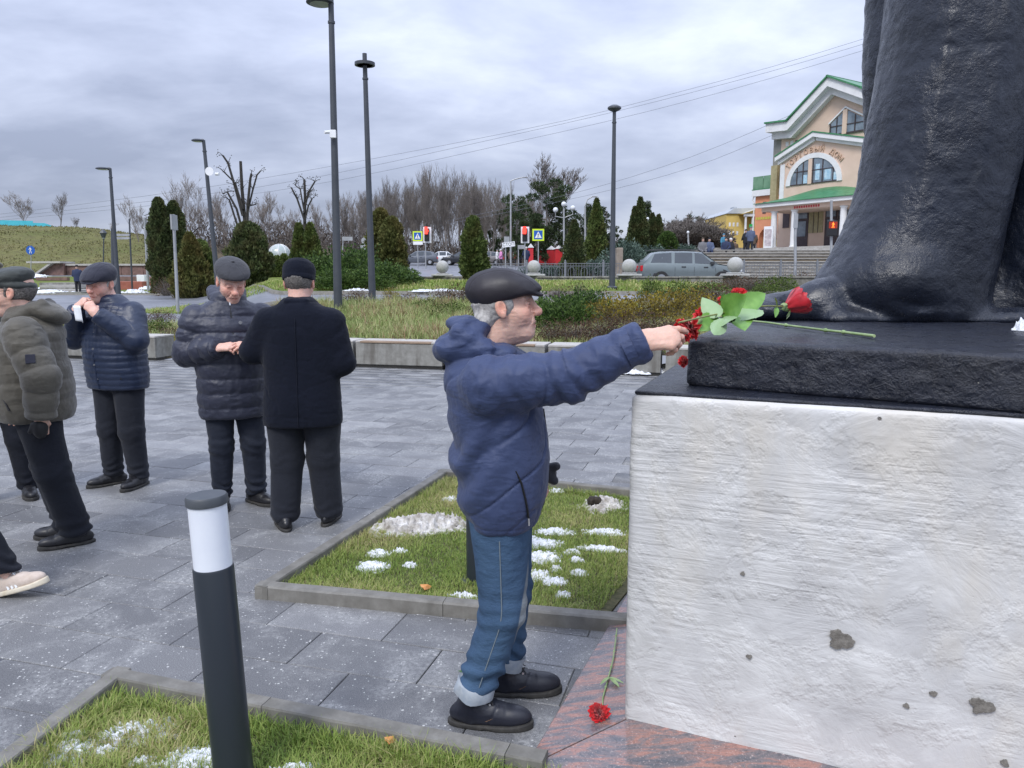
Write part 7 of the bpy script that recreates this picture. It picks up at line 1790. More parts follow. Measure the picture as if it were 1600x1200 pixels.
# pollarded trees: thick stubs, hardly a twig
def pollard(u, y, vt, limbs, label, r0):
 x = put(u, y); z = Z(x, y) - 0.1; root = empty('pollarded_tree', (x, y, z), 0, label, 'tree', 'pollarded trees'); s = y / 1200.0
 rr = random.Random(int(u)); b0 = MB()
 P_ = lambda du, v, dy=0.0: Vector((du * s, dy, (430 - v) * s + CAMH - z))
 tb = P_(0, 395); b0.tube([(0, 0, -0.2), (0.0, 0, tb.z * 0.5), tuple(tb)], [r0 * 1.2, r0, r0 * 0.85], 8); b0.build('trunk', M_BARKD, root, smooth=True)
 for (pts, r) in limbs:
  b = MB(); dy = rr.uniform(-0.6, 0.6); pp = [P_(du, v, dy * i / len(pts)) for i, (du, v) in enumerate(pts)]
  b.tube(pp, [r * 0.8 * (1 - 0.45 * i / len(pp)) for i in range(len(pp))], 6)
  for _ in range(7):
   k = rr.randrange(1, len(pp)); a = pp[k]; e = a + Vector((rr.uniform(-.35, .35), rr.uniform(-.3, .3), rr.uniform(-.05, .4)))
   b.tube([a, a.lerp(e, .6) + Vector((0, 0, .03)), e], [0.022, 0.014, 0.008], 3)
   n = rr.randrange(2, 5)
   for q in range(n):
    c = e + Vector((rr.uniform(-.1, .1), rr.uniform(-.1, .1), rr.uniform(-.12, .1))); w = 0.045
    b.add([c, c + Vector((w, 0, w * .6)), c + Vector((0, w, w * 1.4)), c + Vector((-w, .02, w * .5))], [(0, 1, 2, 3)])
  b.build('limb', M_BARKD, root, smooth=True)
pollard(388, 45, 253, [(((0, 395), (0, 350), (-3, 300), (-4, 258)), 0.15), (((-2, 340), (-12, 295), (-20, 262), (-27, 251)), 0.10), (((-1, 330), (-10, 292), (-26, 275)), 0.07), (((-2, 370), (-10, 330), (-22, 305), (-28, 308)), 0.09), (((0, 395), (-14, 350), (-25, 315)), 0.09), (((2, 380), (6, 325), (12, 285), (14, 277)), 0.11), (((4, 340), (14, 300), (20, 278), (24, 272)), 0.07), (((6, 326), (14, 324), (20, 323)), 0.05)], 'big pollarded tree with thick bare stubs behind the grey cap', 0.2)
pollard(479, 46, 285, [(((0, 395), (1, 345), (2, 310), (1, 285)), 0.13), (((1, 345), (-8, 315), (-16, 298)), 0.08), (((1, 330), (-4, 300), (-12, 294)), 0.06), (((1, 335), (8, 305), (18, 288)), 0.08), (((1, 350), (8, 325), (14, 314)), 0.07), (((2, 320), (8, 312), (11, 303)), 0.05)], 'smaller pollarded tree with stubby limbs left of the first lamp post', 0.16)
# pines and dark conifers at the edge of the wood
def pine_mesh(h, rad, seed, n=26, per=220, low=0.25, cone=False):
 rs = np.random.RandomState(seed); parts = []; b = MB(); b.tube([(0, 0, -0.2), (0.1, 0, h * 0.5), (0, 0, h * 0.97)], [0.16, 0.12, 0.03], 6)
 for i in range(n):
  v = low + (1 - low) * (i + rs.uniform(0, 1)) / n; A = rs.uniform(0, 6.283)
  R0 = rad * ((1.05 - v) * 1.15 if cone else math.sin(math.pi * min(1, 0.25 + 0.75 * (1 - (v - low) / (1 - low)) ** 0.7)) * 0.9 + 0.15) * rs.uniform(0.5, 1.0)
  c = np.array([R0 * math.cos(A), R0 * math.sin(A), v * h]); b.tube([(0, 0, v * h * 0.94), tuple(c)], [0.05, 0.02], 3, False)
  q = rs.normal(0, 1, (per, 3)); q /= np.linalg.norm(q, axis=1, keepdims=True); q *= rs.uniform(0.3, 1, (per, 1)) ** 0.5
  C = c + q * np.array([0.75, 0.75, 0.38]) * rad * 0.42
  parts.append(sprays(C, q + np.array([0, 0, 0.5]), 0.30, rs, 0.28, 0.4))
 return b.mesh('trunk', True), leafmesh('crown', parts)
PV = []
for k in range(3):
 t_, c_ = pine_mesh(9, 1.9, 400 + k, 26, 200, 0.15, k == 1); t_.materials.append(M_BARK); c_.materials.append(M_PINE); PV.append((t_, c_))
for k, (u, y, vt, w, l) in enumerate(((852, 84, 288, 1.15, 'broad pine below the round-crowned bare tree'), (872, 86, 300, 1.0, 'dark pine right of the broad pine'), (822, 88, 318, 0.9, 'pine standing left of the broad pine'), (808, 78, 306, 0.8, 'pine with a pointed light top behind the street lamp'), (838, 80, 340, 1.0, 'low pine above the crossing sign'), (885, 78, 330, 1.0, 'dark pine behind the globe lamps'), (905, 80, 335, 0.9, 'dark conifer between the globe lamps and the tall thuja'), (918, 90, 322, 0.7, 'dark conifer behind the curved street lamp'), (946, 86, 326, 0.9, 'dark pine behind the round-headed lamp post'), (962, 90, 352, 0.8, 'low dark conifer right of the lamp post'), (1008, 84, 318, 0.8, 'loose pine above the pair of dark thujas'), (795, 92, 345, 0.8, 'low dark conifer at the wood edge'), (775, 96, 330, 0.7, 'ragged green conifer among the bare trees'), (1048, 95, 348, 0.8, 'distant conifer left of the brown grove'), (1078, 95, 338, 0.7, 'distant conifer in the brown grove'), (1095, 95, 340, 0.7, 'distant conifer by the yellow building'))):
 x = put(u, y); h = (430 - vt) * y / 1200 + CAMH - Z(x, y); root = empty('pine', (x, y, Z(x, y) - 0.2), k * 1.1, l, 'tree', 'pines at the edge of the wood'); s = h / 9.0; root.scale = (s * w, s * w, s)
 link('trunk', PV[k % 3][0], None, root); link('crown', PV[k % 3][1], None, root)
# russet bushes and bare grove right of centre
t_, b_ = bare_tree(3.2, 500, 0.6, 4, 5, 0.10, 0.5, 0.05, 0.014, 2.2); t_.materials.append(M_TWIG); b_.materials.append(M_TWIG)
for k in range(16):
 u = 1035 + k * 6.2; y = 70 + (k % 3) * 5; x = put(u, y); vt = np.interp(u, [1030, 1060, 1085, 1110, 1135], [352, 335, 333, 345, 362]) + rnd.uniform(-4, 4); h = (430 - vt) * y / 1200 + CAMH - Z(x, y)
 tree_at(x, y, h, (t_, b_), 4.2, 'dense brown leafless tree of the grove by the yellow building, %s from the left' % ORD[k], 'brown grove left of the yellow building', k * 2.1, wide=1.25)
for k in range(7):
 u = 850 + k * 24; y = 92 + (k % 2) * 6; x = put(u, y); shrub('russet', x, y, 2.2, 2.6, 'brown undergrowth bush at the wood edge behind the tents, %s from the left' % ORD[k], k, 'shrub', 'undergrowth bushes at the edge of the wood')
M_UNDER = leaf_mat('undergrowth', (0.07, 0.058, 0.05), (0.155, 0.13, 0.11), None, .3, 0.5)
rs_ = np.random.RandomState(77); n = 26000
n = 15000; aa = rs_.uniform(-0.47, 0.27, n); yy = rs_.uniform(98, 132, n); xx = aa * yy
zz = np.array([Z(a, b) for a, b in zip(xx, yy)]) + rs_.uniform(0, 1, n) ** 1.5 * (2.6 + 1.3 * vnoise(xx * 0.12, yy * 0.05, xx * 0))
v, f, r = sprays(np.stack([xx, yy, zz], 1), np.tile([0, 0, 1.0], (n, 1)), 0.6, rs_, 0.22, 0.7)
o = link('undergrowth', leafmesh('undergrowth', [(v, f, r)]), M_UNDER); tag(o, 'tangled brown undergrowth filling the wood between the trunks', 'undergrowth', kind='stuff')
n = 8000
aa = rs_.uniform(-0.30, 0.10, n); yy = rs_.uniform(150, 175, n); xx = aa * yy; zz = np.array([Z(a, b) for a, b in zip(xx, yy)]) + rs_.uniform(0, 1, n) ** 1.2 * (7.5 + 3.0 * vnoise(xx * 0.09, yy * 0.05, xx * 0)) * np.interp(aa, [-.30, -.2, -.1, 0.05, .1], [.35, .6, 1, 1, .8])
v, f, r = sprays(np.stack([xx, yy, zz], 1), np.tile([0, 0, 1.0], (n, 1)), 1.2, rs_, 0.06, 0.5)
o = link('far_wood', leafmesh('far_wood', [(v, f, r)]), M_UNDER); tag(o, 'grey-brown depth of the wood seen between the bare trunks', 'wood', kind='stuff')
n = 34000; aa = rs_.uniform(-1.25, -0.42, n); yy = 77 + rs_.uniform(0, 1, n) ** 0.8 * 44; xx = aa * yy; cl = vnoise(xx * 0.35, yy * 0.3, xx * 0); k_ = rs_.uniform(-1, 1, n) < cl * 1.2 - 0.05; xx, yy = xx[k_], yy[k_]
zz = np.array([Z(a, b) for a, b in zip(xx, yy)])
v, f, r = sprays(np.stack([xx, yy, zz], 1), np.tile([0, 0, 1.0], (len(xx), 1)), 0.22, rs_, 0.5, 0.9)
o = link('hill_tufts', leafmesh('hill_tufts', [(v, f, r)]), leaf_mat('hill_tuft_grass', (0.13, 0.125, 0.05), (0.26, 0.24, 0.10), None, .3, 0.2)); tag(o, 'patchy dry grass tufts covering the slope of the hill', 'grass', kind='stuff')
# ------------------------------------------------------------------ stone ledge, balls, fence
M_POLE = mk('grey_pole_paint', (0.045, 0.052, 0.062), (0.06, 0.067, 0.078), ns=2, rough=0.45, bumps=((60, 0.1, 0.002),))
M_GALV = mk('galvanised_steel', (0.30, 0.31, 0.32), (0.40, 0.41, 0.42), ns=3, rough=0.5, metal=0.3)
M_LAMPG = mk('lamp_glass', (0.35, 0.37, 0.38), rough=0.2)
M_WHITEM = mk('white_paint', (0.72, 0.73, 0.74), (0.80, 0.81, 0.82), ns=4, rough=0.6)
M_BALL = conc('ball_concrete', (0.38, 0.38, 0.36), (0.50, 0.50, 0.48), 12, 0.85)
def build_ledge():
 root = empty('stone_ledge', (0, 0, 0), 0, 'low pale stone ledge between the lawn and the road under the concrete balls', 'low wall')
 a = -0.150; k = 0
 while a < 0.46:
  y = ledge_y(a); a2 = a + 1.55 / y; y2 = ledge_y(a2); p = Vector((a * y, y, 0)); q = Vector((a2 * y2, y2, 0)); d = q - p; L = d.length; ang = math.atan2(d.y, d.x)
  zt = CAMH - 1.6 * y / 1200 + rnd.uniform(-.008, .008); zb = min(Z(p.x, p.y), Z(q.x, q.y)) - 0.25
  b = MB(); b.box(0.012, L - 0.012, -0.02, 0.36, 0, zt - zb - 0.07, 0.01); b.box(0.004, L - 0.004, -0.06, 0.40, zt - zb - 0.068, zt - zb, 0.012)
  b.build('stone_block', M_CONC if k % 3 else M_KERB, root, (p.x, p.y, zb), (0, 0, ang)); a = a2; k += 1
build_ledge()
for (u, v, rp, lab) in ((692, 417, 9.8, 'concrete ball on the ledge left of the solitary thuja'), (834, 417, 10.2, 'concrete ball on the ledge just above the leather cap'), (982, 416.3, 11.4, 'concrete ball at the tail of the estate car'), (1146.5, 414, 12.2, 'concrete ball hiding the nose of the estate car')):
 a = (u - 800) / 1200; y = ledge_y(a) + 0.15; x = put(u, y); r = rp * y / 1200; zt = CAMH - 1.6 * y / 1200; zc = at(u, v, y).z
 root = empty('concrete_ball', (x, y, zt), 0, lab, 'stone ball', 'concrete balls on the ledge')
 b = MB(); b.box(-0.42, 0.42, -0.30, 0.30, 0.002, 0.085, 0.02); b.box(-0.24, 0.24, -0.24, 0.24, 0.087, 0.13, 0.02); b.build('base_slab', M_BALL, root)
 b = MB(); b.lathe([(r * math.sin(t), (zc - zt) - r * math.cos(t)) for t in np.linspace(0.02, math.pi - 0.02, 22)], 32); b.build('ball', M_BALL, root, smooth=True)
def fence_run(u0, u1, y0, y1, label):
 p = Vector((put(u0, y0), y0, 0)); q = Vector((put(u1, y1), y1, 0)); L = (q - p).length; n = max(1, round(L / 1.85)); ang = math.atan2(q.y - p.y, q.x - p.x)
 root = empty('metal_fence', (p.x, p.y, 0), ang, label, 'fence', 'low ornamental road fences')
 for i in range(n + 1):
  w = p + (q - p) * i / n; z = Z(w.x, w.y); b = MB(); b.box(-0.05, 0.05, -0.05, 0.05, 0, 1.0, 0.01); b.lathe([(0.03, 1.0), (0.045, 1.04), (0.03, 1.08), (0.0, 1.10)], 8); b.build('post', M_POLE2, root, (L * i / n, 0, z))
  if i == n: break
  b = MB(); w_ = L / n
  for zz in (0.14, 0.80, 0.92): b.box(0.06, w_ - 0.06, -0.015, 0.015, zz - 0.014, zz + 0.014)
  m = int(w_ / 0.125)
  for k in range(1, m):
   x = w_ * k / m; b.tube([(x, 0, 0.14), (x, 0, 0.92)], 0.010, 4, False)
  for k in range(3):
   cx = w_ * (k + 0.5) / 3; b.tube([(cx + 0.17 * math.cos(t), 0, 0.47 + 0.28 * math.sin(t)) for t in np.linspace(0, 2 * math.pi, 15)], 0.012, 4, False)
  b.build('panel', M_POLE2, root, (L * i / n, 0, z))
M_POLE2 = mk('fence_grey_paint', (0.13, 0.14, 0.155), (0.19, 0.20, 0.21), ns=6, rough=0.6)
fence_run(762, 1000, 36.5, 37.5, 'low ornamental grey metal fence left of the estate car'); fence_run(1160, 1330, 38, 38.5, 'low ornamental grey metal fence in front of the wide steps')
# ------------------------------------------------------------------ lamp posts, signs, poles
def zat(u, v, y): return at(u, v, y).z
def disc_head(root, c, r, th=0.06, name='lamp_head'):
 b = MB(); b.lathe([(r * 0.80, -th * 0.9), (r, -th * 0.45), (r, -th * 0.1), (r * 0.75, th * 0.5), (r * 0.1, th * 0.75), (0, th * 0.8)], 28, c); o = b.build(name, M_POLE, root, smooth=True)
 b = MB(); b.lathe([(0.0, -th * 0.98), (r * 0.76, -th * 0.93)], 24, c); b.build('lens', M_LAMPG, o)
def lamp_post(ub, ut, vt, y, r0, r1, head, label, extra=None):
 xb = put(ub, y); T_ = at(ut, vt, y); zb = Z(xb, y) - 0.1; root = empty('lamp_post', (xb, y, zb), 0, label, 'lamp post', 'tall dark lamp posts')
 top = T_ - Vector((xb, y, zb))
 b = MB(); b.lathe([(r0 * 1.6, 0.0), (r0 * 1.6, 0.14), (r0 * 1.05, 0.18)], 16); b.build('base_collar', M_POLE, root, smooth=True)
 b = MB(); b.tube([(0, 0, 0.1), tuple(top * 0.42), tuple(top)], [r0, (r0 + r1) / 2, r1], 14); b.tube([tuple(top * 0.93), tuple(top * 0.937)], r1 * 1.35, 12); b.build('pole', M_POLE, root, smooth=True)
 kind, R_, du, dv = head; hc = at(ut + du, vt + dv, y) - Vector((xb, y, zb))
 if kind == 'side':
  disc_head(root, hc, R_); b = MB(); b.tube([tuple(top), tuple(top + (hc - top) * 0.3 + Vector((0, 0, 0.02)))], 0.035, 8); b.build('arm', M_POLE, root, smooth=True)
 elif kind == 'ring':
  b = MB(); b.lathe([(R_ * 0.78, -0.04), (R_, -0.04), (R_, 0.035), (R_ * 0.78, 0.035), (R_ * 0.78, -0.04)], 30, hc); o = b.build('ring_head', M_POLE, root, smooth=True)
  for A in (0, 2.09, 4.19): b = MB(); b.tube([tuple(hc), tuple(hc + Vector((R_ * 0.8 * math.cos(A), R_ * 0.8 * math.sin(A), 0)))], 0.018, 5); b.build('spoke', M_POLE, root)
  b = MB(); b.tube([tuple(top), tuple(top + Vector((0, 0, 0.22)))], r1, 10); b.build('finial', M_POLE, root, smooth=True)
 else:
  b = MB(); b.lathe([(0.05, -0.10), (R_ * 0.7, -0.05), (R_, 0.0), (R_ * 0.97, 0.05), (R_ * 0.5, 0.11), (0.0, 0.13)], 28, hc); b.build('mushroom_head', M_POLE, root, smooth=True)
 return root, Vector((xb, y, zb))
r_, o_ = lamp_post(528, 517, 0, 18.5, 0.105, 0.062, ('side', 0.31, -17, 3), 'tallest lamp post, reaching the top of the picture, with a white camera box')
b = MB(); c = at(521, 210, 18.35) - o_; b.box(c.x - 0.07, c.x + 0.07, c.y - 0.08, c.y - 0.02, c.z - 0.09, c.z + 0.09, 0.01); cb_ = b.build('camera_box', M_WHITEM, r_)
b = MB(); c = at(513, 207, 18.3) - o_; b.tube([tuple(c + Vector((0.03, 0, 0.01))), tuple(c + Vector((-0.07, -0.08, -0.01)))], 0.035, 10); b.build('camera', M_WHITEM, r_, smooth=True)
lamp_post(582, 570, 97, 21.5, 0.10, 0.06, ('ring', 0.27, 0, 3), 'slim lamp post with a ring-shaped head, right of the tallest one')
lamp_post(956, 960, 172, 25.5, 0.105, 0.055, ('mushroom', 0.22, 0, -2), 'lamp post with a mushroom head standing on the lawn right of centre')
r_, o_ = lamp_post(343, 318, 219, 30, 0.11, 0.06, ('side', 0.23, -9, 0), 'lamp post with a round side head behind the grey cap, carrying a loudspeaker')
b = MB(); c = at(331, 269, 29.8) - o_; b.tube([tuple(c), tuple(c + Vector((0.0, -0.25, 0.0)))], [0.05, 0.16], 14); b.build('loudspeaker', M_WHITEM, r_, smooth=True)
b = MB(); c = at(337, 272, 29.9) - o_; b.tube([tuple(c), tuple(c + Vector((0.14, -0.03, 0.0)))], 0.055, 10); b.build('camera', M_WHITEM, r_, smooth=True)
lamp_post(186, 172, 263, 34, 0.11, 0.06, ('side', 0.30, -11, 0), 'lamp post with a round side head behind the man with the handkerchief')
def simple_pole(ub, y, ut, vt, r, label, mat, name='pole', cat='pole', group=None):
 xb = put(ub, y); zb = Z(xb, y) - 0.1; root = empty(name, (xb, y, zb), 0, label, cat, group); top = at(ut, vt, y) - Vector((xb, y, zb))
 b = MB(); b.tube([(0, 0, 0), tuple(top)], [r, r * 0.85], 10); b.build('post', mat, root, smooth=True); return root, Vector((xb, y, zb)), top
r_, o_, t_ = simple_pole(178, 38, 176, 357, 0.10, 'dark post with two grey direction arrows beside the left lamp post', M_POLE, 'direction_sign', 'direction sign')
for v0 in (367, 372):
 b = MB(); c = at(189, v0, 37.9) - o_; b.box(c.x - 0.33, c.x + 0.30, -0.02, 0.02, c.z - 0.055, c.z + 0.055); b.add([(c.x + .3, -.02, c.z - .055), (c.x + .4, -.02, c.z), (c.x + .3, -.02, c.z + .055), (c.x + .3, .02, c.z - .055), (c.x + .4, .02, c.z), (c.x + .3, .02, c.z + .055)], [(0, 1, 2), (5, 4, 3), (0, 3, 4, 1), (1, 4, 5, 2)]); b.build('arrow_board', M_GALV, r_)
simple_pole(208, 52, 202, 342, 0.06, 'thin black pole left of the grey mast', M_POLE, 'lamp_pole', 'pole'); simple_pole(233, 50, 226, 340, 0.085, 'light grey metal mast left of the tall dark thujas', M_GALV, 'mast', 'pole')
r_, o_, t_ = simple_pole(277, 25.5, 271, 335, 0.055, 'light grey pole with a narrow edge-on sign left of the puffer coat', M_GALV, 'sign_post', 'sign post')
b = MB(); c = at(271, 347, 25.4) - o_; b.box(c.x - 0.05, c.x + 0.0, -0.22, 0.22, c.z - 0.24, c.z + 0.24); b.build('sign_plate', M_GALV, r_)
# old-fashioned lantern
r_, o_, t_ = simple_pole(163, 60, 162, 374, 0.05, 'classic black lantern on a post in front of the hill', M_POLE, 'lantern', 'lantern')
b = MB(); b.lathe([(0.05, 0.0), (0.10, 0.03), (0.26, 0.45), (0.30, 0.47), (0.18, 0.66), (0.03, 0.74), (0.0, 0.85)], 6, t_); b.build('lantern_head', M_POLE, r_)
b = MB(); b.lathe([(0.11, 0.05), (0.24, 0.43)], 6, t_); b.build('glass', M_LAMPG, r_)
M_BLUE = mk('sign_blue', (0.015, 0.10, 0.42), rough=0.4); M_SWHITE = mk('sign_white', (0.80, 0.81, 0.82), rough=0.4); M_SYEL = mk('sign_yellow_green', (0.62, 0.80, 0.04), rough=0.4); M_SBLK = mk('sign_black', (0.012, 0.012, 0.014), rough=0.5)
def walker_fig(b, cx, cy, s, y0, y1, flip=1):
 f = flip
 polys = [[(-.03, .28), (.03, .28), (.035, .36), (0, .40), (-.035, .36)], [(-.06 * f, .25), (.06 * f, .25), (.05 * f, 0), (-.05 * f, 0)], [(-.05 * f, .02), (.0, .02), (-.10 * f, -.38), (-.16 * f, -.36)], [(0, .02), (.05 * f, .02), (.15 * f, -.36), (.09 * f, -.38)], [(.05 * f, .24), (.06 * f, .18), (.17 * f, .04), (.20 * f, .08)], [(-.05 * f, .24), (-.06 * f, .16), (-.17 * f, .06), (-.19 * f, .10)]]
 for p in polys: b.prism([(cx + x * s, cy + z * s) for x, z in p], y0, y1)
def crossing_sign(u, v, y, half, ub, vb, label, plate=False):
 xb = put(ub, y); zb = Z(xb, y) - 0.1; root = empty('crossing_sign', (xb, y, zb), 0, label, 'traffic sign', 'pedestrian crossing signs'); c = at(u, v, y) - Vector((xb, y, zb)); s = half * y / 1200
 b = MB(); b.tube([(0, 0.04, 0), (c.x, 0.04, c.z + s * 0.8)], 0.035, 8); b.build('post', M_GALV, root, smooth=True)
 b = MB(); b.box(c.x - s, c.x + s, -0.02, 0.0, c.z - s, c.z + s); b.build('yellow_board', M_SYEL, root)
 b = MB(); b.box(c.x - s * .74, c.x + s * .74, -0.026, -0.0205, c.z - s * .74, c.z + s * .74); b.build('blue_panel', M_BLUE, root)
 b = MB(); b.prism([(c.x - s * .58, c.z - s * .52), (c.x + s * .58, c.z - s * .52), (c.x, c.z + s * .58)], -0.032, -0.0265); b.build('white_triangle', M_SWHITE, root)
 b = MB(); walker_fig(b, c.x, c.z - s * .1, s * 1.0, -0.038, -0.0325); o = b.build('walking_figure', M_SBLK, root)
 if plate: b = MB(); b.box(c.x - s * .95, c.x + s * 1.05, -0.03, -0.01, c.z - s * 1.75, c.z - s * 1.08); b.build('white_plate', M_SWHITE, root)
crossing_sign(652.5, 369, 60, 7.4, 654, 410, 'yellow-framed pedestrian crossing sign above the parked grey car', True)
crossing_sign(841, 367, 52, 9.0, 841, 410, 'yellow-framed pedestrian crossing sign in front of the red tents')
M_RED = NT('red_signal'); M_RED.set(color=(0.8, 0.02, 0.02), rough=0.4, Emission_Color=(1.0, 0.05, 0.03, 1.0), Emission_Strength=1.6); M_RED = M_RED.m
M_ORG = NT('orange_signal'); M_ORG.set(color=(0.9, 0.2, 0.02), rough=0.4, Emission_Color=(1.0, 0.16, 0.02, 1.0), Emission_Strength=2.2); M_ORG = M_ORG.m
def traffic_light(u, v, y, ub, label):
 xb = put(ub, y); zb = Z(xb, y) - 0.1; root = empty('traffic_light', (xb, y, zb), 0, label, 'traffic light', 'traffic lights at the crossing'); c = at(u, v, y) - Vector((xb, y, zb))
 b = MB(); b.tube([(0, 0.1, 0), (0, 0.1, c.z + 0.5)], 0.05, 8); b.build('post', M_GALV, root, smooth=True)
 b = MB(); b.box(c.x - 0.19, c.x + 0.19, -0.12, 0.04, c.z - 0.5, c.z + 0.5, 0.03); b.build('housing', M_SBLK, root)
 b = MB(); b.box(c.x - 0.30, c.x + 0.34, 0.05, 0.065, c.z - 0.62, c.z + 0.62); b.build('back_board', M_WHITEM, root)
 for i, (dz, m) in enumerate(((0.31, M_RED), (0.0, M_SBLK), (-0.31, M_SBLK))):
  b = MB(); b.lathe([(0.14, 0), (0.0, 0.01)], 18, (0, 0, 0)); b.build('lamp', m, root, (c.x, -0.125, c.z + dz), (math.pi / 2, 0, 0))
  b = MB(); b.tube([(c.x - 0.14, -0.13, c.z + dz + 0.02), (c.x - 0.1, -0.26, c.z + dz + 0.13), (c.x, -0.3, c.z + dz + 0.16), (c.x + 0.1, -0.26, c.z + dz + 0.13), (c.x + 0.14, -0.13, c.z + dz + 0.02)], 0.012, 4); b.build('visor', M_SBLK, root)
 b = MB(); b.box(c.x - 0.16, c.x + 0.10, -0.34, -0.24, c.z + 0.05, c.z + 0.60, 0.02); b.build('red_repeater', M_RED, root)
traffic_light(667, 367, 62, 666, 'red traffic light beside the crossing sign over the parked grey car'); traffic_light(820, 367, 60, 820, 'red traffic light left of the crossing sign by the red tents')
# pedestrian signal on the right
r_, o_, t_ = simple_pole(1297, 41.5, 1299, 313, 0.075, 'grey mast with a lit orange walking-man signal in front of the columns', M_GALV, 'pedestrian_signal', 'pedestrian signal')
c = at(1299.5, 357, 41.4) - o_; b = MB(); b.box(c.x - 0.25, c.x + 0.25, -0.26, -0.04, c.z - 0.40, c.z + 0.40, 0.03); h_ = b.build('housing', M_SBLK, r_)
b = MB(); b.box(c.x - 0.22, c.x + 0.22, -0.268, -0.2605, c.z + 0.0, c.z + 0.34); b.build('red_lens', mk('dark_red_lens', (0.35, 0.03, 0.01), rough=0.3), r_)
b = MB(); walker_fig(b, c.x, c.z + 0.17, 0.40, -0.278, -0.2685); b.build('lit_figure', M_ORG, r_)
r_, o_, t_ = simple_pole(1241, 40, 1242.5, 332, 0.075, 'pale grey post with a plain sign plate in front of the entrance', M_GALV, 'sign_post', 'sign post')
b = MB(); c = at(1243.5, 345, 39.9) - o_; b.box(c.x - 0.11, c.x + 0.11, -0.1, -0.08, c.z - 0.36, c.z + 0.36); b.build('sign_plate', M_GALV, r_)
# stop board and the boards round it
def text_obj(txt, size, mat, parent, loc, rot=(math.pi / 2, 0, 0), name='lettering', ext=0.004, align='CENTER'):
 cu = bpy.data.curves.new(name, 'FONT'); cu.body = txt; cu.size = size; cu.align_x = align; cu.align_y = 'CENTER'; cu.extrude = ext; cu.materials.append(mat); cu.resolution_u = 3
 o = bpy.data.objects.new(name, cu); COL.objects.link(o); o.location = loc; o.rotation_euler = rot
 dg = bpy.context.evaluated_depsgraph_get(); me = bpy.data.meshes.new_from_object(o.evaluated_get(dg)); bpy.data.objects.remove(o)
 if not me.materials: me.materials.append(mat)
 return link(name, me, None, parent, loc, rot)
r_, o_, t_ = simple_pole(790, 56, 790, 371, 0.05, 'white СТОП board on a post with a small grey plate above it', M_GALV, 'stop_sign', 'traffic sign')
c = at(794.5, 382, 55.85) - o_; b = MB(); b.box(-0.46, 0.46, -0.02, 0.02, -0.17, 0.17); s_ = b.build('board', M_SWHITE, r_, (c.x, -0.15, c.z), (0, R(-7), 0)); text_obj('СТОП', 0.30, M_SBLK, s_, (0, -0.026, -0.005))
b = MB(); c = at(792, 374, 55.9) - o_; b.box(c.x - 0.2, c.x + 0.18, -0.06, -0.04, c.z - 0.2, c.z + 0.2); b.build('grey_plate', M_GALV, r_)
for (u0, u1, v0, v1, y, ub, lab) in ((809, 820, 383, 389, 62, 810, 'grey board on a post between the stop board and the traffic light'), (535, 551, 370, 376, 64, 536, 'grey direction board behind the tallest lamp post'), (565, 576, 371, 381, 64, 570, 'round grey sign back left of the second lamp post')):
 r_, o_, t_ = simple_pole(ub, y, ub, v1, 0.05, lab, M_GALV, 'sign_board', 'sign'); A_ = at(u0, v1, y) - o_; B_ = at(u1, v0, y) - o_
 b = MB()
 if 'round' in lab:
  b.lathe([(0.0, 0.0), (0.27, 0.0), (0.27, 0.02), (0.0, 0.02)], 20); b.build('round_plate', M_GALV, r_, (t_.x, -0.05, t_.z + 0.25), (math.pi / 2, 0, 0)); b = MB(); b.box(-0.22, 0.22, -0.07, -0.05, t_.z - 0.45, t_.z - 0.12); b.build('plate', M_GALV, r_)
 else: b.box(A_.x, B_.x, -0.08, -0.05, A_.z, B_.z); b.build('board', M_GALV, r_)
# blue pedestrian sign on the left
r_, o_, t_ = simple_pole(50, 56, 48.5, 397, 0.035, 'round blue pedestrian sign on a thin post at the foot of the hill', M_GALV, 'pedestrian_sign', 'traffic sign'); c = at(48.2, 391, 56) - o_
b = MB(); b.lathe([(0.0, 0.0), (0.32, 0.0), (0.32, 0.015), (0.0, 0.015)], 28); b.build('blue_disc', M_BLUE, r_, (c.x, -0.04, c.z), (math.pi / 2, 0, 0))
b = MB(); walker_fig(b, c.x, c.z + 0.0, 0.60, -0.075, -0.058, -1); b.build('walking_figure', M_SWHITE, r_)
r_, o_, t_ = simple_pole(976, 48, 976, 396, 0.03, 'small blue sign between the thujas behind the mound', M_GALV, 'blue_sign', 'traffic sign')
# street lights with arms
def street_light(ub, y, ut, vt, arm, label, curve=False):
 r_, o_, t_ = simple_pole(ub, y, ut, vt, 0.075, label, M_GALV, 'street_light', 'street light'); e = at(ut + arm[0], vt + arm[1], y) - o_
 b = MB(); pts = [tuple(t_), tuple(t_.lerp(e, 0.3) + Vector((0, 0, 0.25 if curve else 0.05))), tuple(t_.lerp(e, 0.7) + Vector((0, 0, 0.12 if curve else 0.03))), tuple(e)]; b.tube(pts, 0.045, 8); b.build('arm', M_GALV, r_, smooth=True)
 b = MB(); b.box(e.x - 0.05, e.x + 0.35, e.y - 0.1, e.y + 0.1, e.z - 0.05, e.z + 0.04, 0.02); b.build('lamp_head', M_GALV, r_)
street_light(798, 60, 798, 283, (20, -6), 'tall grey street light with a straight arm above the stop board'); street_light(914, 58, 914, 322, (12, -15), 'grey street light with a curved arm behind the tall narrow thuja', True)
M_GLOBE = mk('frosted_globe', (0.62, 0.64, 0.66), (0.68, 0.70, 0.72), ns=3, rough=0.3)
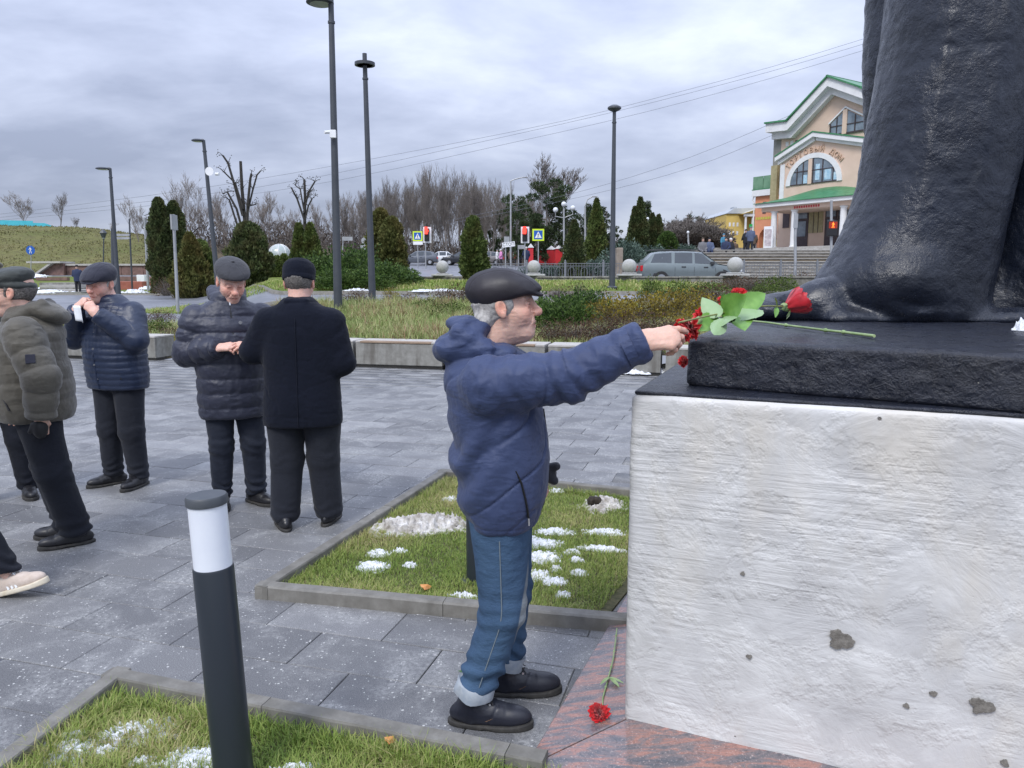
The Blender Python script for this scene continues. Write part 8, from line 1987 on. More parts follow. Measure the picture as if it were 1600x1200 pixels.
def globe_lamp(ub, y, gl, vt, label):
 r_, o_, t_ = simple_pole(ub, y, ub, vt, 0.07, label, M_GALV, 'globe_lamp', 'globe lamp', 'white globe lamps in the park')
 for (u, v, rp) in gl:
  c = at(u, v, y) - o_; r = rp * y / 1200; b = MB(); b.lathe([(r * math.sin(t), -r * math.cos(t)) for t in np.linspace(0.02, 3.12, 12)], 16, c); b.build('globe', M_GLOBE, r_, smooth=True)
  b = MB(); b.tube([(t_.x, 0, t_.z - 0.6), (c.x, 0, c.z - r - 0.25), (c.x, 0, c.z - r)], 0.03, 6); b.build('bracket', M_GALV, r_, smooth=True)
globe_lamp(881, 52, ((868, 328, 3.9), (881, 319, 3.9), (895, 325, 3.9)), 326, 'lamp with three white globes above the dark thuja'); globe_lamp(985, 56, ((990, 336, 2.6), (1004, 343, 2.2)), 345, 'lamp with small globes between the dark slim thujas'); globe_lamp(1012, 56, ((1012, 342, 2.4),), 346, 'single globe lamp right of the dark slim thujas'); globe_lamp(1075, 60, ((1075, 363, 2.2),), 366, 'small globe lamp in front of the brown grove')
# overhead wires
M_WIRE = mk('wire', (0.16, 0.17, 0.19), rough=0.6)
for pts, lab in ((((-60, 342), (340, 290), (800, 206), (1075, 140), (1345, 62), (1700, -60)), 'upper overhead wire crossing the whole sky'), (((-60, 346), (400, 293), (800, 211), (1075, 146), (1345, 70), (1700, -48)), 'overhead wire just under the upper one'), (((-60, 350), (425, 299), (800, 223), (1075, 158), (1348, 79), (1700, -35)), 'third overhead wire, under the close pair'), (((700, 345), (900, 301), (1080, 245), (1255, 171)), 'upper thin wire running to the gabled building'), (((700, 350), (915, 306), (1080, 262), (1212, 209)), 'lower thin wire running to the gabled building')):
 ys = np.linspace(72, 58, len(pts)); P_ = [at(u, v, y) for (u, v), y in zip(pts, ys)]; Q_ = []
 for i in range(len(P_) - 1):
  for t in (0, .25, .5, .75): 
   p0 = P_[max(0, i - 1)]; p1 = P_[i]; p2 = P_[i + 1]; p3 = P_[min(len(P_) - 1, i + 2)]; Q_.append(0.5 * ((2 * p1) + (p2 - p0) * t + (2 * p0 - 5 * p1 + 4 * p2 - p3) * t * t + (3 * p1 - p0 - 3 * p2 + p3) * t ** 3))
 Q_.append(P_[-1]); b = MB(); b.tube(Q_, 0.012, 4, False); o = b.build('overhead_wire', M_WIRE); tag(o, lab, 'wire', 'overhead wires')
# ------------------------------------------------------------------ cars
def paint(name, c, metal=0.35): return mk(name, c, tuple(min(1, q * 1.08) for q in c), ns=2, rough=0.32, metal=metal, Coat_Weight=0.6, Coat_Roughness=0.08)
M_GLASS = mk('tinted_car_glass', (0.035, 0.045, 0.055), (0.05, 0.062, 0.075), ns=1, rough=0.08, spec=0.9)
M_TYRE = mk('tyre', (0.018, 0.018, 0.019), (0.03, 0.03, 0.03), ns=20, rough=0.9); M_RIM = mk('alloy', (0.45, 0.46, 0.48), rough=0.35, metal=0.8); M_TAIL = mk('tail_lamp_red', (0.45, 0.01, 0.015), rough=0.2); M_HEAD = mk('headlamp', (0.6, 0.63, 0.66), rough=0.1); M_BUMP = mk('dark_trim', (0.03, 0.032, 0.035), rough=0.6)
def car(x, y, z, rz, L, H, W, prof, mat, label, windows, wheels=(0.20, 0.80), rack=False, roofm=None):
 """prof rows: (t along length from tail to nose, z belt, z roof, z bottom, half width factor)"""
 root = empty('parked_car', (x, y, z), rz, label, 'car', 'parked cars'); n = 44; rows = []
 ts = np.linspace(0, 1, n); c = np.array(prof); belt = np.interp(ts, c[:, 0], c[:, 1]); roof = np.interp(ts, c[:, 0], c[:, 2]); bot = np.interp(ts, c[:, 0], c[:, 3]); wf = np.interp(ts, c[:, 0], c[:, 4])
 V = []; m = 0
 for i, t in enumerate(ts):
  w = W / 2 * wf[i]; bz, rz_, lo = belt[i], max(roof[i], belt[i] + 0.005), bot[i]; up = min(1, (rz_ - bz) / 0.45); wr = w * (1 - 0.20 * up)
  sec = [(w * 0.82, lo), (w * 0.96, lo + 0.06), (w, lo + (bz - lo) * 0.45), (w * 0.985, bz - 0.06), (w * 0.95, bz), (wr + (w * .95 - wr) * 0.45, bz + (rz_ - bz) * 0.5), (wr, bz + (rz_ - bz) * 0.86), (wr * 0.86, bz + (rz_ - bz) * 0.97), (0.0, rz_ + 0.012)]
  full = [(-a, b_) for a, b_ in sec] + [(a, b_) for a, b_ in sec[-2::-1]]; m = len(full); V += [(t * L - L / 2, a, b_) for a, b_ in full]
 Fq = []
 for i in range(n - 1):
  for k in range(m - 1): a = i * m + k; Fq.append((a, a + 1, a + m + 1, a + m))
  Fq.append((i * m + m - 1, i * m, i * m + m, i * m + 2 * m - 1))
 b = MB(); b.add(V, Fq + [tuple(range(m)), tuple(range((n - 1) * m + m - 1, (n - 1) * m - 1, -1))]); body = b.build('body', mat, root, smooth=True)
 def S_(t, f, side, o=0.006):
  bz, rz_ = np.interp(t, c[:, 0], c[:, 1]), np.interp(t, c[:, 0], c[:, 2]); w = W / 2 * np.interp(t, c[:, 0], c[:, 4]); up = min(1, (rz_ - bz) / 0.45); wr = w * (1 - 0.20 * up)
  yy = (w * .95 + (wr - w * .95) * min(f / 0.86, 1)) + o; return (t * L - L / 2, side * yy, bz + (rz_ - bz) * f)
 for side in (-1, 1):
  for (q) in windows:
   vs = [S_(t, f, side, 0.010) for t, f in q] + [S_(t, f, side, -0.02) for t, f in q]; k = len(q)
   b = MB(); b.add(vs, [tuple(range(k)), tuple(range(2 * k - 1, k - 1, -1))] + [(i, i + k, (i + 1) % k + k, (i + 1) % k) for i in range(k)]); b.build('side_window', M_GLASS, root)
  for t in wheels:
   X_ = t * L - L / 2; r = 0.31; yy = side * (W / 2 - 0.02); w_ = empty('wheel', (X_, yy, r)); w_.parent = root
   b = MB(); b.lathe([(r + 0.055, -0.10), (r + 0.055, 0.03), (r + 0.03, 0.031), (0, 0.03)], 26); b.build('arch', M_BUMP, root, (X_, side * (W / 2 - 0.05), r + 0.02), (math.pi / 2 * (-side), 0, 0))
   b = MB(); b.lathe([(r * 0.6, -0.08), (r, -0.07), (r, 0.06), (r * 0.94, 0.085), (r * 0.64, 0.085), (r * 0.6, 0.05)], 24); b.build('tyre', M_TYRE, w_, (0, 0, 0), (-side * math.pi / 2, 0, 0))
   b = MB(); b.lathe([(r * 0.62, 0.03), (r * 0.60, 0.06), (r * 0.2, 0.05), (0, 0.07)], 20)
   b.build('rim', M_RIM, w_, (0, 0, 0), (-side * math.pi / 2, 0, 0))
  for (t0) in ([0.42, 0.64] if len(windows) > 2 else [0.5]):
   X_ = t0 * L - L / 2; bz = np.interp(t0, c[:, 0], c[:, 1]) - 0.13; b = MB(); b.box(X_ - 0.09, X_ + 0.09, side * (W / 2 + 0.0) - 0.02, side * (W / 2 + 0.0) + 0.02, bz - 0.022, bz + 0.022, 0.006); b.build('door_handle', M_BUMP, root)
  mt = 0.70; p = S_(mt, 0.12, side); b = MB(); b.box(p[0] - 0.07, p[0] + 0.07, min(p[1], p[1] + side * 0.17), max(p[1], p[1] + side * 0.17), p[2] - 0.05, p[2] + 0.09, 0.02); b.build('wing_mirror', M_BUMP, root)
  b = MB(); b.box(-L / 2 - 0.012, -L / 2 + 0.10, side * W * 0.30, side * W * 0.46, 0.62, 0.86, 0.01) if side > 0 else b.box(-L / 2 - 0.012, -L / 2 + 0.10, -W * 0.46, -W * 0.30, 0.62, 0.86, 0.01); b.build('tail_lamp', M_TAIL, root)
  ys = sorted((side * W * 0.26, side * W * 0.44)); b = MB(); b.box(L / 2 - 0.10, L / 2 + 0.010, ys[0], ys[1], 0.60, 0.74, 0.01); b.build('headlight', M_HEAD, root)
  # door shuts
  for t0 in ((0.335, 0.525, 0.735) if len(windows) > 2 else (0.45, 0.7)):
   bz = np.interp(t0, c[:, 0], c[:, 1]); b = MB(); b.tube([(t0 * L - L / 2, side * (W / 2 * 0.955), bz), (t0 * L - L / 2, side * (W / 2 + 0.002), bz - 0.2), (t0 * L - L / 2, side * (W / 2 * 0.985), 0.36)], 0.006, 4); b.build('door_gap', M_BUMP, root)
 b = MB(); b.box(-L / 2 - 0.05, -L / 2 + 0.06, -W * 0.45, W * 0.45, 0.30, 0.50, 0.03); b.build('rear_bumper', mat, root); b = MB(); b.box(L / 2 - 0.06, L / 2 + 0.05, -W * 0.44, W * 0.44, 0.28, 0.48, 0.03); b.build('front_bumper', mat, root)
 # windscreen
 f0 = [q for q in prof if q[2] - q[1] > 0.05]; tf = f0[-1][0]
 t1 = [p_ for p_ in prof if p_[2] <= p_[1] + 0.05 and p_[0] > tf][0][0]
 vs = []
 for t, fr in ((t1 - 0.01, 0), (tf + 0.01, 1)):
  zz = np.interp(t, c[:, 0], c[:, 2]) + 0.02; w = W / 2 * (0.80 if fr == 0 else 0.66)
  vs += [(t * L - L / 2 + 0.01, -w, zz), (t * L - L / 2 + 0.01, w, zz)]
 b = MB(); b.add(vs + [(v[0], v[1], v[2] - 0.015) for v in vs], [(0, 1, 3, 2), (6, 7, 5, 4), (0, 4, 5, 1), (2, 3, 7, 6), (0, 2, 6, 4), (1, 5, 7, 3)]); b.build('windscreen', M_GLASS, root)
 if rack:
  for s in (-1, 1): b = MB(); b.tube([(-L * 0.42, s * W * 0.32, H + 0.02), (-L * 0.40, s * W * 0.33, H + 0.06), (L * 0.06, s * W * 0.33, H + 0.06), (L * 0.09, s * W * 0.32, H + 0.02)], 0.018, 6); b.build('roof_rail', M_BUMP, root, smooth=True)
  b = MB(); b.tube([(-L * 0.10, -W * 0.2, H), (-L * 0.22, -W * 0.2, H + 0.22)], 0.006, 4); b.build('aerial', M_BUMP, root)
 return root
PW = [(0.0, 0.72, 0.73, 0.42, 0.86), (0.012, 0.90, 0.92, 0.36, 0.93), (0.03, 0.95, 1.02, 0.32, 0.95), (0.115, 0.95, 1.40, 0.30, 0.98), (0.20, 0.94, 1.455, 0.28, 1.0), (0.45, 0.93, 1.47, 0.24, 1.0), (0.60, 0.92, 1.44, 0.24, 1.0), (0.755, 0.90, 0.93, 0.25, 1.0), (0.82, 0.87, 0.885, 0.27, 0.98), (0.93, 0.79, 0.80, 0.28, 0.93), (0.985, 0.70, 0.71, 0.32, 0.86), (1.0, 0.58, 0.59, 0.38, 0.80)]
WW = [[(0.095, 0.08), (0.135, 0.86), (0.300, 0.88), (0.300, 0.06)], [(0.330, 0.06), (0.335, 0.88), (0.505, 0.88), (0.505, 0.06)], [(0.530, 0.06), (0.530, 0.88), (0.600, 0.86), (0.700, 0.30), (0.715, 0.08)]]
p = at(1071, 434, 33.9); car(7.68, 33.9, 1.20, R(-1.5), 4.30, 1.47, 1.68, PW, paint('grey_green_metallic', (0.15, 0.18, 0.185)), 'grey-green old estate car with a roof rack parked behind the ledge', WW, rack=True)
PH = [(0.0, 0.80, 0.81, 0.40, 0.86), (0.02, 0.95, 1.05, 0.34, 0.93), (0.12, 0.96, 1.40, 0.30, 0.98), (0.35, 0.94, 1.50, 0.26, 1.0), (0.55, 0.92, 1.46, 0.24, 1.0), (0.76, 0.90, 0.96, 0.25, 1.0), (0.93, 0.80, 0.81, 0.28, 0.93), (1.0, 0.60, 0.61, 0.38, 0.80)]
WH = [[(0.14, 0.15), (0.17, 0.80), (0.32, 0.88), (0.33, 0.06)], [(0.35, 0.06), (0.35, 0.88), (0.52, 0.88), (0.52, 0.06)], [(0.54, 0.06), (0.54, 0.88), (0.60, 0.84), (0.70, 0.30), (0.72, 0.08)]]
PS = [(0.0, 0.80, 0.81, 0.40, 0.86), (0.03, 0.92, 0.93, 0.34, 0.93), (0.16, 0.95, 0.97, 0.30, 0.98), (0.30, 0.94, 1.40, 0.26, 1.0), (0.48, 0.93, 1.44, 0.24, 1.0), (0.56, 0.92, 1.40, 0.24, 1.0), (0.74, 0.90, 0.94, 0.25, 1.0), (0.93, 0.80, 0.81, 0.28, 0.93), (1.0, 0.60, 0.61, 0.38, 0.80)]
for (u, y, pr, ww, m, l, L_) in ((655, 84, PH, WH, paint('dark_grey_metallic', (0.10, 0.11, 0.13)), 'dark grey hatchback parked left, behind the crossing sign', 4.2), (689, 87, PS, WH, paint('white_car', (0.70, 0.71, 0.73), 0.0), 'white saloon between the grey hatchback and the black car', 4.3), (722, 85, PH, WH, paint('black_car', (0.018, 0.02, 0.026)), 'black car partly behind the solitary thuja', 4.5), (757, 86, PH, WH, paint('beige_grey_car', (0.20, 0.185, 0.18)), 'beige-grey crossover right of the solitary thuja', 4.3)):
 x = put(u, y); car(x, y, Z(x, y) + 0.03, math.pi + R(3), L_, 1.5, 1.75, pr, m, l, ww)
car(put(1030, 39.5), 39.5, Z(put(1030, 39.5), 39.5) - 0.02, R(180), 3.6, 1.45, 1.6, PH, paint('brown_grey_car', (0.13, 0.12, 0.12)), 'small dark car seen behind the tail of the estate car', WH)
# ------------------------------------------------------------------ the wide steps and the gabled building
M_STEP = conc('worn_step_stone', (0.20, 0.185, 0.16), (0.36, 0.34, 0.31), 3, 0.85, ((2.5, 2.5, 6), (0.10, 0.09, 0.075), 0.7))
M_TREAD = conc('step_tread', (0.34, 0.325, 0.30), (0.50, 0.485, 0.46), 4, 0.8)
def build_steps():
 root = empty('staircase', (0, 0, 0), 0, 'wide flight of worn grey stone steps rising to the gabled building', 'steps')
 for i in range(10):
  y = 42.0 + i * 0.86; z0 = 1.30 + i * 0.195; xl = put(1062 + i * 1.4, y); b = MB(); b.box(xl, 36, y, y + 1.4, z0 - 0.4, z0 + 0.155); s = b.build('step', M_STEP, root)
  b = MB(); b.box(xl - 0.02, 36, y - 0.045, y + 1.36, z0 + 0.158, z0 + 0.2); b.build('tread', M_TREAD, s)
 b = MB(); b.box(put(1076, 50.6), 45, 50.6, 72, 2.4, 3.21); b.build('landing', M_TREAD, root)
 for i in range(3):
  b = MB(); b.box(put(1082, 56), put(1182, 58), 57 + i * 0.6, 66, 3.2, 3.36 + i * 0.16); b.build('step', M_STEP, root)
build_steps()
M_PEACH = mk('peach_render', (0.62, 0.465, 0.365), (0.68, 0.52, 0.415), ns=1.2, rough=0.9, bumps=((20, 0.15, 0.01),)); M_ORANGE = mk('orange_render', (0.58, 0.24, 0.13), (0.64, 0.285, 0.16), ns=1.5, rough=0.9)
M_TRIM = mk('white_trim', (0.66, 0.66, 0.66), (0.74, 0.74, 0.74), ns=2, rough=0.8); M_ROOF = mk('green_metal_roof', (0.035, 0.17, 0.07), (0.06, 0.24, 0.10), ns=3, rough=0.4, metal=0.1); M_GREENGL = mk('green_glass', (0.10, 0.22, 0.12), (0.16, 0.30, 0.18), ns=2, rough=0.12, spec=0.8)
M_WGL = mk('window_glass', (0.10, 0.13, 0.16), (0.22, 0.27, 0.32), ns=1.3, rough=0.06, spec=0.9); M_FRAME = mk('dark_brown_frame', (0.05, 0.035, 0.035), rough=0.5); M_DOORM = mk('dark_door', (0.045, 0.03, 0.038), (0.07, 0.05, 0.055), ns=3, rough=0.5)
M_YGL = mk('papered_window', (0.30, 0.26, 0.13), (0.40, 0.35, 0.20), ns=5, rough=0.4); M_EAVE = mk('grey_eave', (0.20, 0.20, 0.18), (0.26, 0.26, 0.24), ns=3, rough=0.8)
def build_shop():
 root = empty('trade_house', (20.525, 59.656, 0), R(-57), 'large peach gabled building with arched window, white columns and green canopy', 'building')
 B = lambda: MB()
 wall = B().prism([(-0.35, 3.0), (8.6, 3.0), (8.6, 12.4), (4.05, 14.45), (0.95, 12.25), (-0.35, 12.3)], 0, 14).build('wall', M_PEACH, root)
 for k in range(6):
  b = B(); x = 0.05 + (k % 3) * 0.42; z = 11.55 - (k // 3) * 0.62; b.box(x, x + 0.26, -0.012, -0.002, z - 0.34, z); b.build('relief_panel', M_TRIM if k != 2 else M_FRAME, wall)
 cor = [(-1.07, 12.92), (0.85, 12.80), (4.05, 15.28), (6.6, 14.03), (9.3, 12.75)]
 for i in range(4):
  a, c = cor[i], cor[i + 1]
  b = B(); b.prism([(a[0], a[1] - 0.62), (c[0], c[1] - 0.62), c, a], -1.0, -0.2); b.build('cornice', M_TRIM, root)
  b = B(); b.prism([(a[0] + (0.2 if i == 0 else 0), a[1] - 1.1), (c[0], c[1] - 1.1), (c[0], c[1] - 0.625), (a[0] + (0.2 if i == 0 else 0), a[1] - 0.625)], -0.5, -0.02); b.build('lower_moulding', M_TRIM, root)
  b = B(); b.prism([(a[0] - 0.05, a[1] + 0.003), (c[0] + 0.05, c[1] + 0.003), (c[0] + 0.05, c[1] + 0.12), (a[0] - 0.05, a[1] + 0.12)], -1.15, 14.5); b.build('roof', M_ROOF, root)
 b = B(); b.box(-1.05, -0.36, 0.0, 12, 8.6, 12.28); b.build('side_bay', M_EAVE, root)
 b = B(); b.box(-0.95, -0.38, -0.3, -0.01, 6.9, 9.9); b.build('yellow_strip', M_YGL, root)
 # top window
 def glass(name, poly, y0, mat=M_WGL, par=root): b = B(); b.prism(poly, y0, y0 + 0.03); return b.build(name, mat, par)
 win = glass('gable_window', [(3.83, 11.45), (6.6, 11.45), (6.6, 12.15), (4.95, 13.05), (3.83, 12.25)], -0.05)
 b = B(); b.box(4.78, 5.12, -0.12, -0.051, 11.4, 13.05); b.build('mullion', M_PEACH, win)
 for (x0, x1, z0, z1) in ((3.8, 6.65, 11.38, 11.5), (3.8, 6.6, 12.0, 12.06), (5.7, 5.77, 11.5, 12.6), (4.3, 4.36, 11.5, 12.6), (6.55, 6.63, 11.5, 12.15), (3.78, 3.86, 11.5, 12.25)): b = B(); b.box(x0, x1, -0.10, -0.052, z0, z1); b.build('frame_bar', M_FRAME, win)
 for a, c in (((3.70, 12.30), (4.95, 13.25)), ((4.95, 13.25), (6.75, 12.25))): b = B(); b.prism([(a[0], a[1] - .1), (c[0], c[1] - .1), (c[0], c[1] + 0.02), (a[0], a[1] + 0.02)], -0.13, -0.055); b.build('surround', M_TRIM, win)
 # projecting lower gable
 low = B().prism([(0.55, 6.6), (7.7, 6.6), (7.7, 10.2), (3.41, 11.15), (0.55, 9.95)], -1.0, -0.01).build('projecting_bay', M_PEACH, root)
 for a, c in (((0.25, 10.30), (3.41, 11.62)), ((3.41, 11.62), (8.0, 10.50))):
  b = B(); b.prism([(a[0], a[1] - 0.30), (c[0], c[1] - 0.30), c, a], -1.45, -0.02); b.build('cornice', M_TRIM, low); b = B(); b.prism([(a[0] + .1, a[1] - 0.55), (c[0], c[1] - 0.55), (c[0], c[1] - 0.305), (a[0] + .1, a[1] - 0.305)], -1.2, -1.003); b.build('moulding', M_TRIM, low)
  b = B(); b.prism([(a[0], a[1] + 0.003), (c[0], c[1] + 0.003), (c[0], c[1] + 0.09), (a[0], a[1] + 0.09)], -1.5, -0.02); b.build('green_flashing', M_ROOF, low)
 b = B(); b.box(0.50, 0.88, -1.06, -1.003, 6.7, 9.75); b.build('quoin', M_TRIM, low)
 cx, cz = 3.35, 8.13
 arc = [(cx + 2.30 * math.cos(t), cz + 2.12 * math.sin(t)) for t in np.linspace(0, math.pi, 19)]; arci = [(cx + 1.93 * math.cos(t), cz + 1.78 * math.sin(t)) for t in np.linspace(0, math.pi, 19)]
 b = B()
 for i in range(18): b.prism([arci[i], arc[i], arc[i + 1], arci[i + 1]], -1.10, -1.003)
 b.build('archivolt', M_TRIM, low)
 aw = glass('arched_window', arci, -1.035, M_WGL, low)
 b = B(); b.box(2.92, 3.22, -1.09, -1.036, cz, cz + 1.74); b.build('mullion', M_PEACH, aw)
 for x in (1.95, 2.45, 3.27, 4.05, 4.9): hh = 1.78 * math.sqrt(max(0, 1 - ((x - cx) / 1.93) ** 2)); b = B(); b.box(x, x + 0.07, -1.075, -1.037, cz, cz + hh); b.build('frame_bar', M_FRAME, aw)
 for z in (0.0, 0.9): w = 1.93 * math.sqrt(1 - (z / 1.78) ** 2); b = B(); b.box(cx - w, cx + w, -1.07, -1.038, cz + z, cz + z + 0.06); b.build('frame_bar', M_FRAME, aw)
 for (x, z, w, h) in ((4.25, 8.3, 0.5, 0.75), (4.95, 8.25, 0.4, 0.5), (2.5, 8.2, 0.35, 0.6), (3.5, 8.35, 0.35, 1.1)): b = B(); b.box(x, x + w, -1.045, -1.0365, z, z + h); b.build('poster', mk('pale_blue_patch', (0.25, 0.45, 0.60), (0.55, 0.68, 0.75), ns=4, rough=0.3), aw)  # bluish patches in the arched window, thin boxes over the glass
 M_LET = mk('peach_letters', (0.57, 0.40, 0.29), rough=0.8)
 word = 'ТОРГОВЫЙ ДОМ'
 for i, ch in enumerate(word):
  if ch == ' ': continue
  A = R(142 - i * (142 - 40) / (len(word) - 1)); text_obj(ch, 0.50, M_LET, low, (cx + 2.72 * math.cos(A), -1.05, cz + 2.40 * math.sin(A) - 0.05), (math.pi / 2, -(A - math.pi / 2), 0), 'letter', 0.04)
 # porch
 b = B(); b.box(0.2, 9.6, -3.9, 0, 3.0, 3.6); b.build('porch_floor', M_TREAD, root); b = B(); b.box(-0.2, 9.9, -4.6, -3.9, 3.0, 3.4); b.build('porch_step', M_TREAD, root)
 for x in (1.70, 3.42, 7.25, 9.1):
  b = B(); b.lathe([(0.27, 3.601), (0.27, 3.7), (0.22, 3.72), (0.20, 6.08), (0.25, 6.12), (0.27, 6.2)], 18, (x, -3.0, 0)); b.build('column', M_TRIM, root, smooth=True)
 can = B().prism([(0.75, 6.21), (9.5, 6.21), (9.5, 6.50), (0.75, 6.50)], -3.25, -0.02).build('canopy_beam', M_PEACH, root)
 b = B(); b.box(0.45, 9.8, -3.62, -0.02, 6.503, 6.76); b.build('fascia', M_TRIM, can)
 ys = [-3.75, -1.02]; b = B(); n = 12; vs = []
 for i in range(n + 1):
  x = 0.35 + 9.6 * i / n; zz = 6.77; up = 0.95 * math.sin(math.pi * min(1, max(0, (x - 0.6) / 8.0))) ** 0.7 if 0.6 < x < 8.6 else 0.05
  vs += [(x, -3.75, zz + 0.03), (x, -2.2, zz + 0.05 + up * 0.6), (x, -1.01, zz + 0.06 + up), (x, -3.75, 6.765), (x, -1.01, 6.765)]
 fs = []
 for i in range(n): a = i * 5; fs += [(a, a + 5, a + 6, a + 1), (a + 1, a + 6, a + 7, a + 2), (a + 3, a + 4, a + 9, a + 8), (a, a + 3, a + 8, a + 5), (a + 2, a + 7, a + 9, a + 4)]
 fs += [(0, 1, 2, 4, 3), (n * 5 + 3, n * 5 + 4, n * 5 + 2, n * 5 + 1, n * 5)]
 b.add(vs, fs); b.build('canopy_roof', M_ROOF, can)
 m_r = mk('red_sign_letters', (0.5, 0.04, 0.05), rough=0.6)
 for i in range(11): b = B(); x = 3.55 + i * 0.19; b.box(x, x + 0.12, -3.27, -3.253, 6.26, 6.42); b.build('sign_mark', m_r, can)
 for (x0, x1) in ((1.28, 2.40), (3.80, 4.75), (4.80, 5.75), (7.2, 8.3)):
  d = B().box(x0, x1, -0.05, -0.003, 3.61, 6.4).build('door', M_DOORM, root); b = B(); b.box(x0 + 0.18, x1 - 0.18, -0.07, -0.051, 4.5, 5.6); b.build('door_pane', M_WGL, d); b = B(); b.box(x0 + 0.1, x1 - 0.1, -0.07, -0.051, 5.8, 6.3); b.build('transom_pane', M_WGL, d)
 w = B().box(2.44, 3.62, -0.05, -0.003, 4.72, 6.42).build('window', M_YGL, root)
 for i in range(1, 3): b = B(); x = 2.44 + i * 0.39; b.box(x, x + 0.04, -0.07, -0.051, 4.72, 6.42); b.build('bar', M_FRAME, w)
 b = B(); b.box(0.15, 0.72, -0.05, -0.003, 5.2, 6.45); b.build('window', M_DOORM, root); b = B(); b.box(6.0, 6.9, -0.05, -0.003, 4.6, 6.4); b.build('window', M_WGL, root)
 # orange wing
 aw_ = [(-2.55, 3.0), (-2.05, 3.0), (-2.05, 4.6)] + [(-1.13 + 0.92 * math.cos(t), 4.6 + 0.75 * math.sin(t)) for t in np.linspace(math.pi, 0.35, 8)] + [(-0.20, 4.7), (-0.36, 7.75), (-2.55, 7.75)]
 wing = B().prism(aw_, 0.0, 0.5).build('orange_wing', M_ORANGE, root)
 b = B(); b.box(-2.50, -0.36, 0.5, 9, 4.5, 7.74); b.build('wing_body', M_ORANGE, wing); b = B(); b.box(-1.9, -0.36, 2.2, 2.3, 3.2, 4.5); b.build('dark_entrance', M_DOORM, wing)
 b = B(); b.lathe([(0.24, 3.2), (0.22, 3.3), (0.21, 4.55), (0.26, 4.6)], 14, (-2.25, -0.35, 0)); b.build('stub_column', M_TRIM, wing, smooth=True)
 b = B(); b.box(-2.72, -0.40, -0.25, 9.2, 7.755, 8.22); b.build('wing_cornice', M_TRIM, wing)
 for (x0, x1) in ((-2.70, -1.75), (-1.70, -0.62)): b = B(); b.box(x0, x1, -0.18, -0.14, 8.30, 9.25); b.build('balcony_glass', M_GREENGL, wing)
 b = B(); b.box(-2.72, -2.68, -0.16, 6, 8.30, 9.25); b.build('balcony_glass', M_GREENGL, wing); b = B(); b.box(-2.74, -0.55, -0.26, 9.2, 8.221, 8.29); b.build('balcony_sill', M_ROOF, wing)
 b = B(); b.box(-1.80, -1.48, -0.03, -0.003, 6.4, 7.3); b.build('window', M_DOORM, wing)
 m_y = mk('yellow_green_letters', (0.45, 0.48, 0.06), rough=0.6)
 for i in range(8): b = B(); x = -2.40 + i * 0.23; b.box(x, x + 0.14, -0.03, -0.004, 5.95, 6.15); b.build('sign_mark', m_y, wing)
 b = B(); b.tube([(-2.62, -0.1, 7.75), (-2.75, -0.12, 7.5), (-2.62, -0.06, 7.25), (-2.60, -0.06, 3.3)], 0.05, 6); b.build('drainpipe', M_TRIM, wing, smooth=True)
build_shop()
def stand(u, y, w, h, label, m):
 x = put(u, y); root = empty('poster_stand', (x, y, 3.21), R(-50), label, 'stand'); b = MB(); b.box(-w / 2, w / 2, -0.05, 0.05, 0.25, h); b.build('board', M_WHITEM, root)
 b = MB(); b.box(-w / 2 + 0.08, w / 2 - 0.08, -0.06, -0.051, 0.5, h - 0.2); b.build('poster', m, root)
 for s in (-1, 1): b = MB(); b.box(s * w / 2 - 0.03, s * w / 2 + 0.03, -0.2, 0.2, 0, 0.25); b.build('foot', M_GALV, root)
stand(1196, 56, 0.7, 1.9, 'white poster stand between the stub column and the entrance', mk('printed_poster', (0.35, 0.30, 0.32), (0.6, 0.55, 0.55), ns=6))
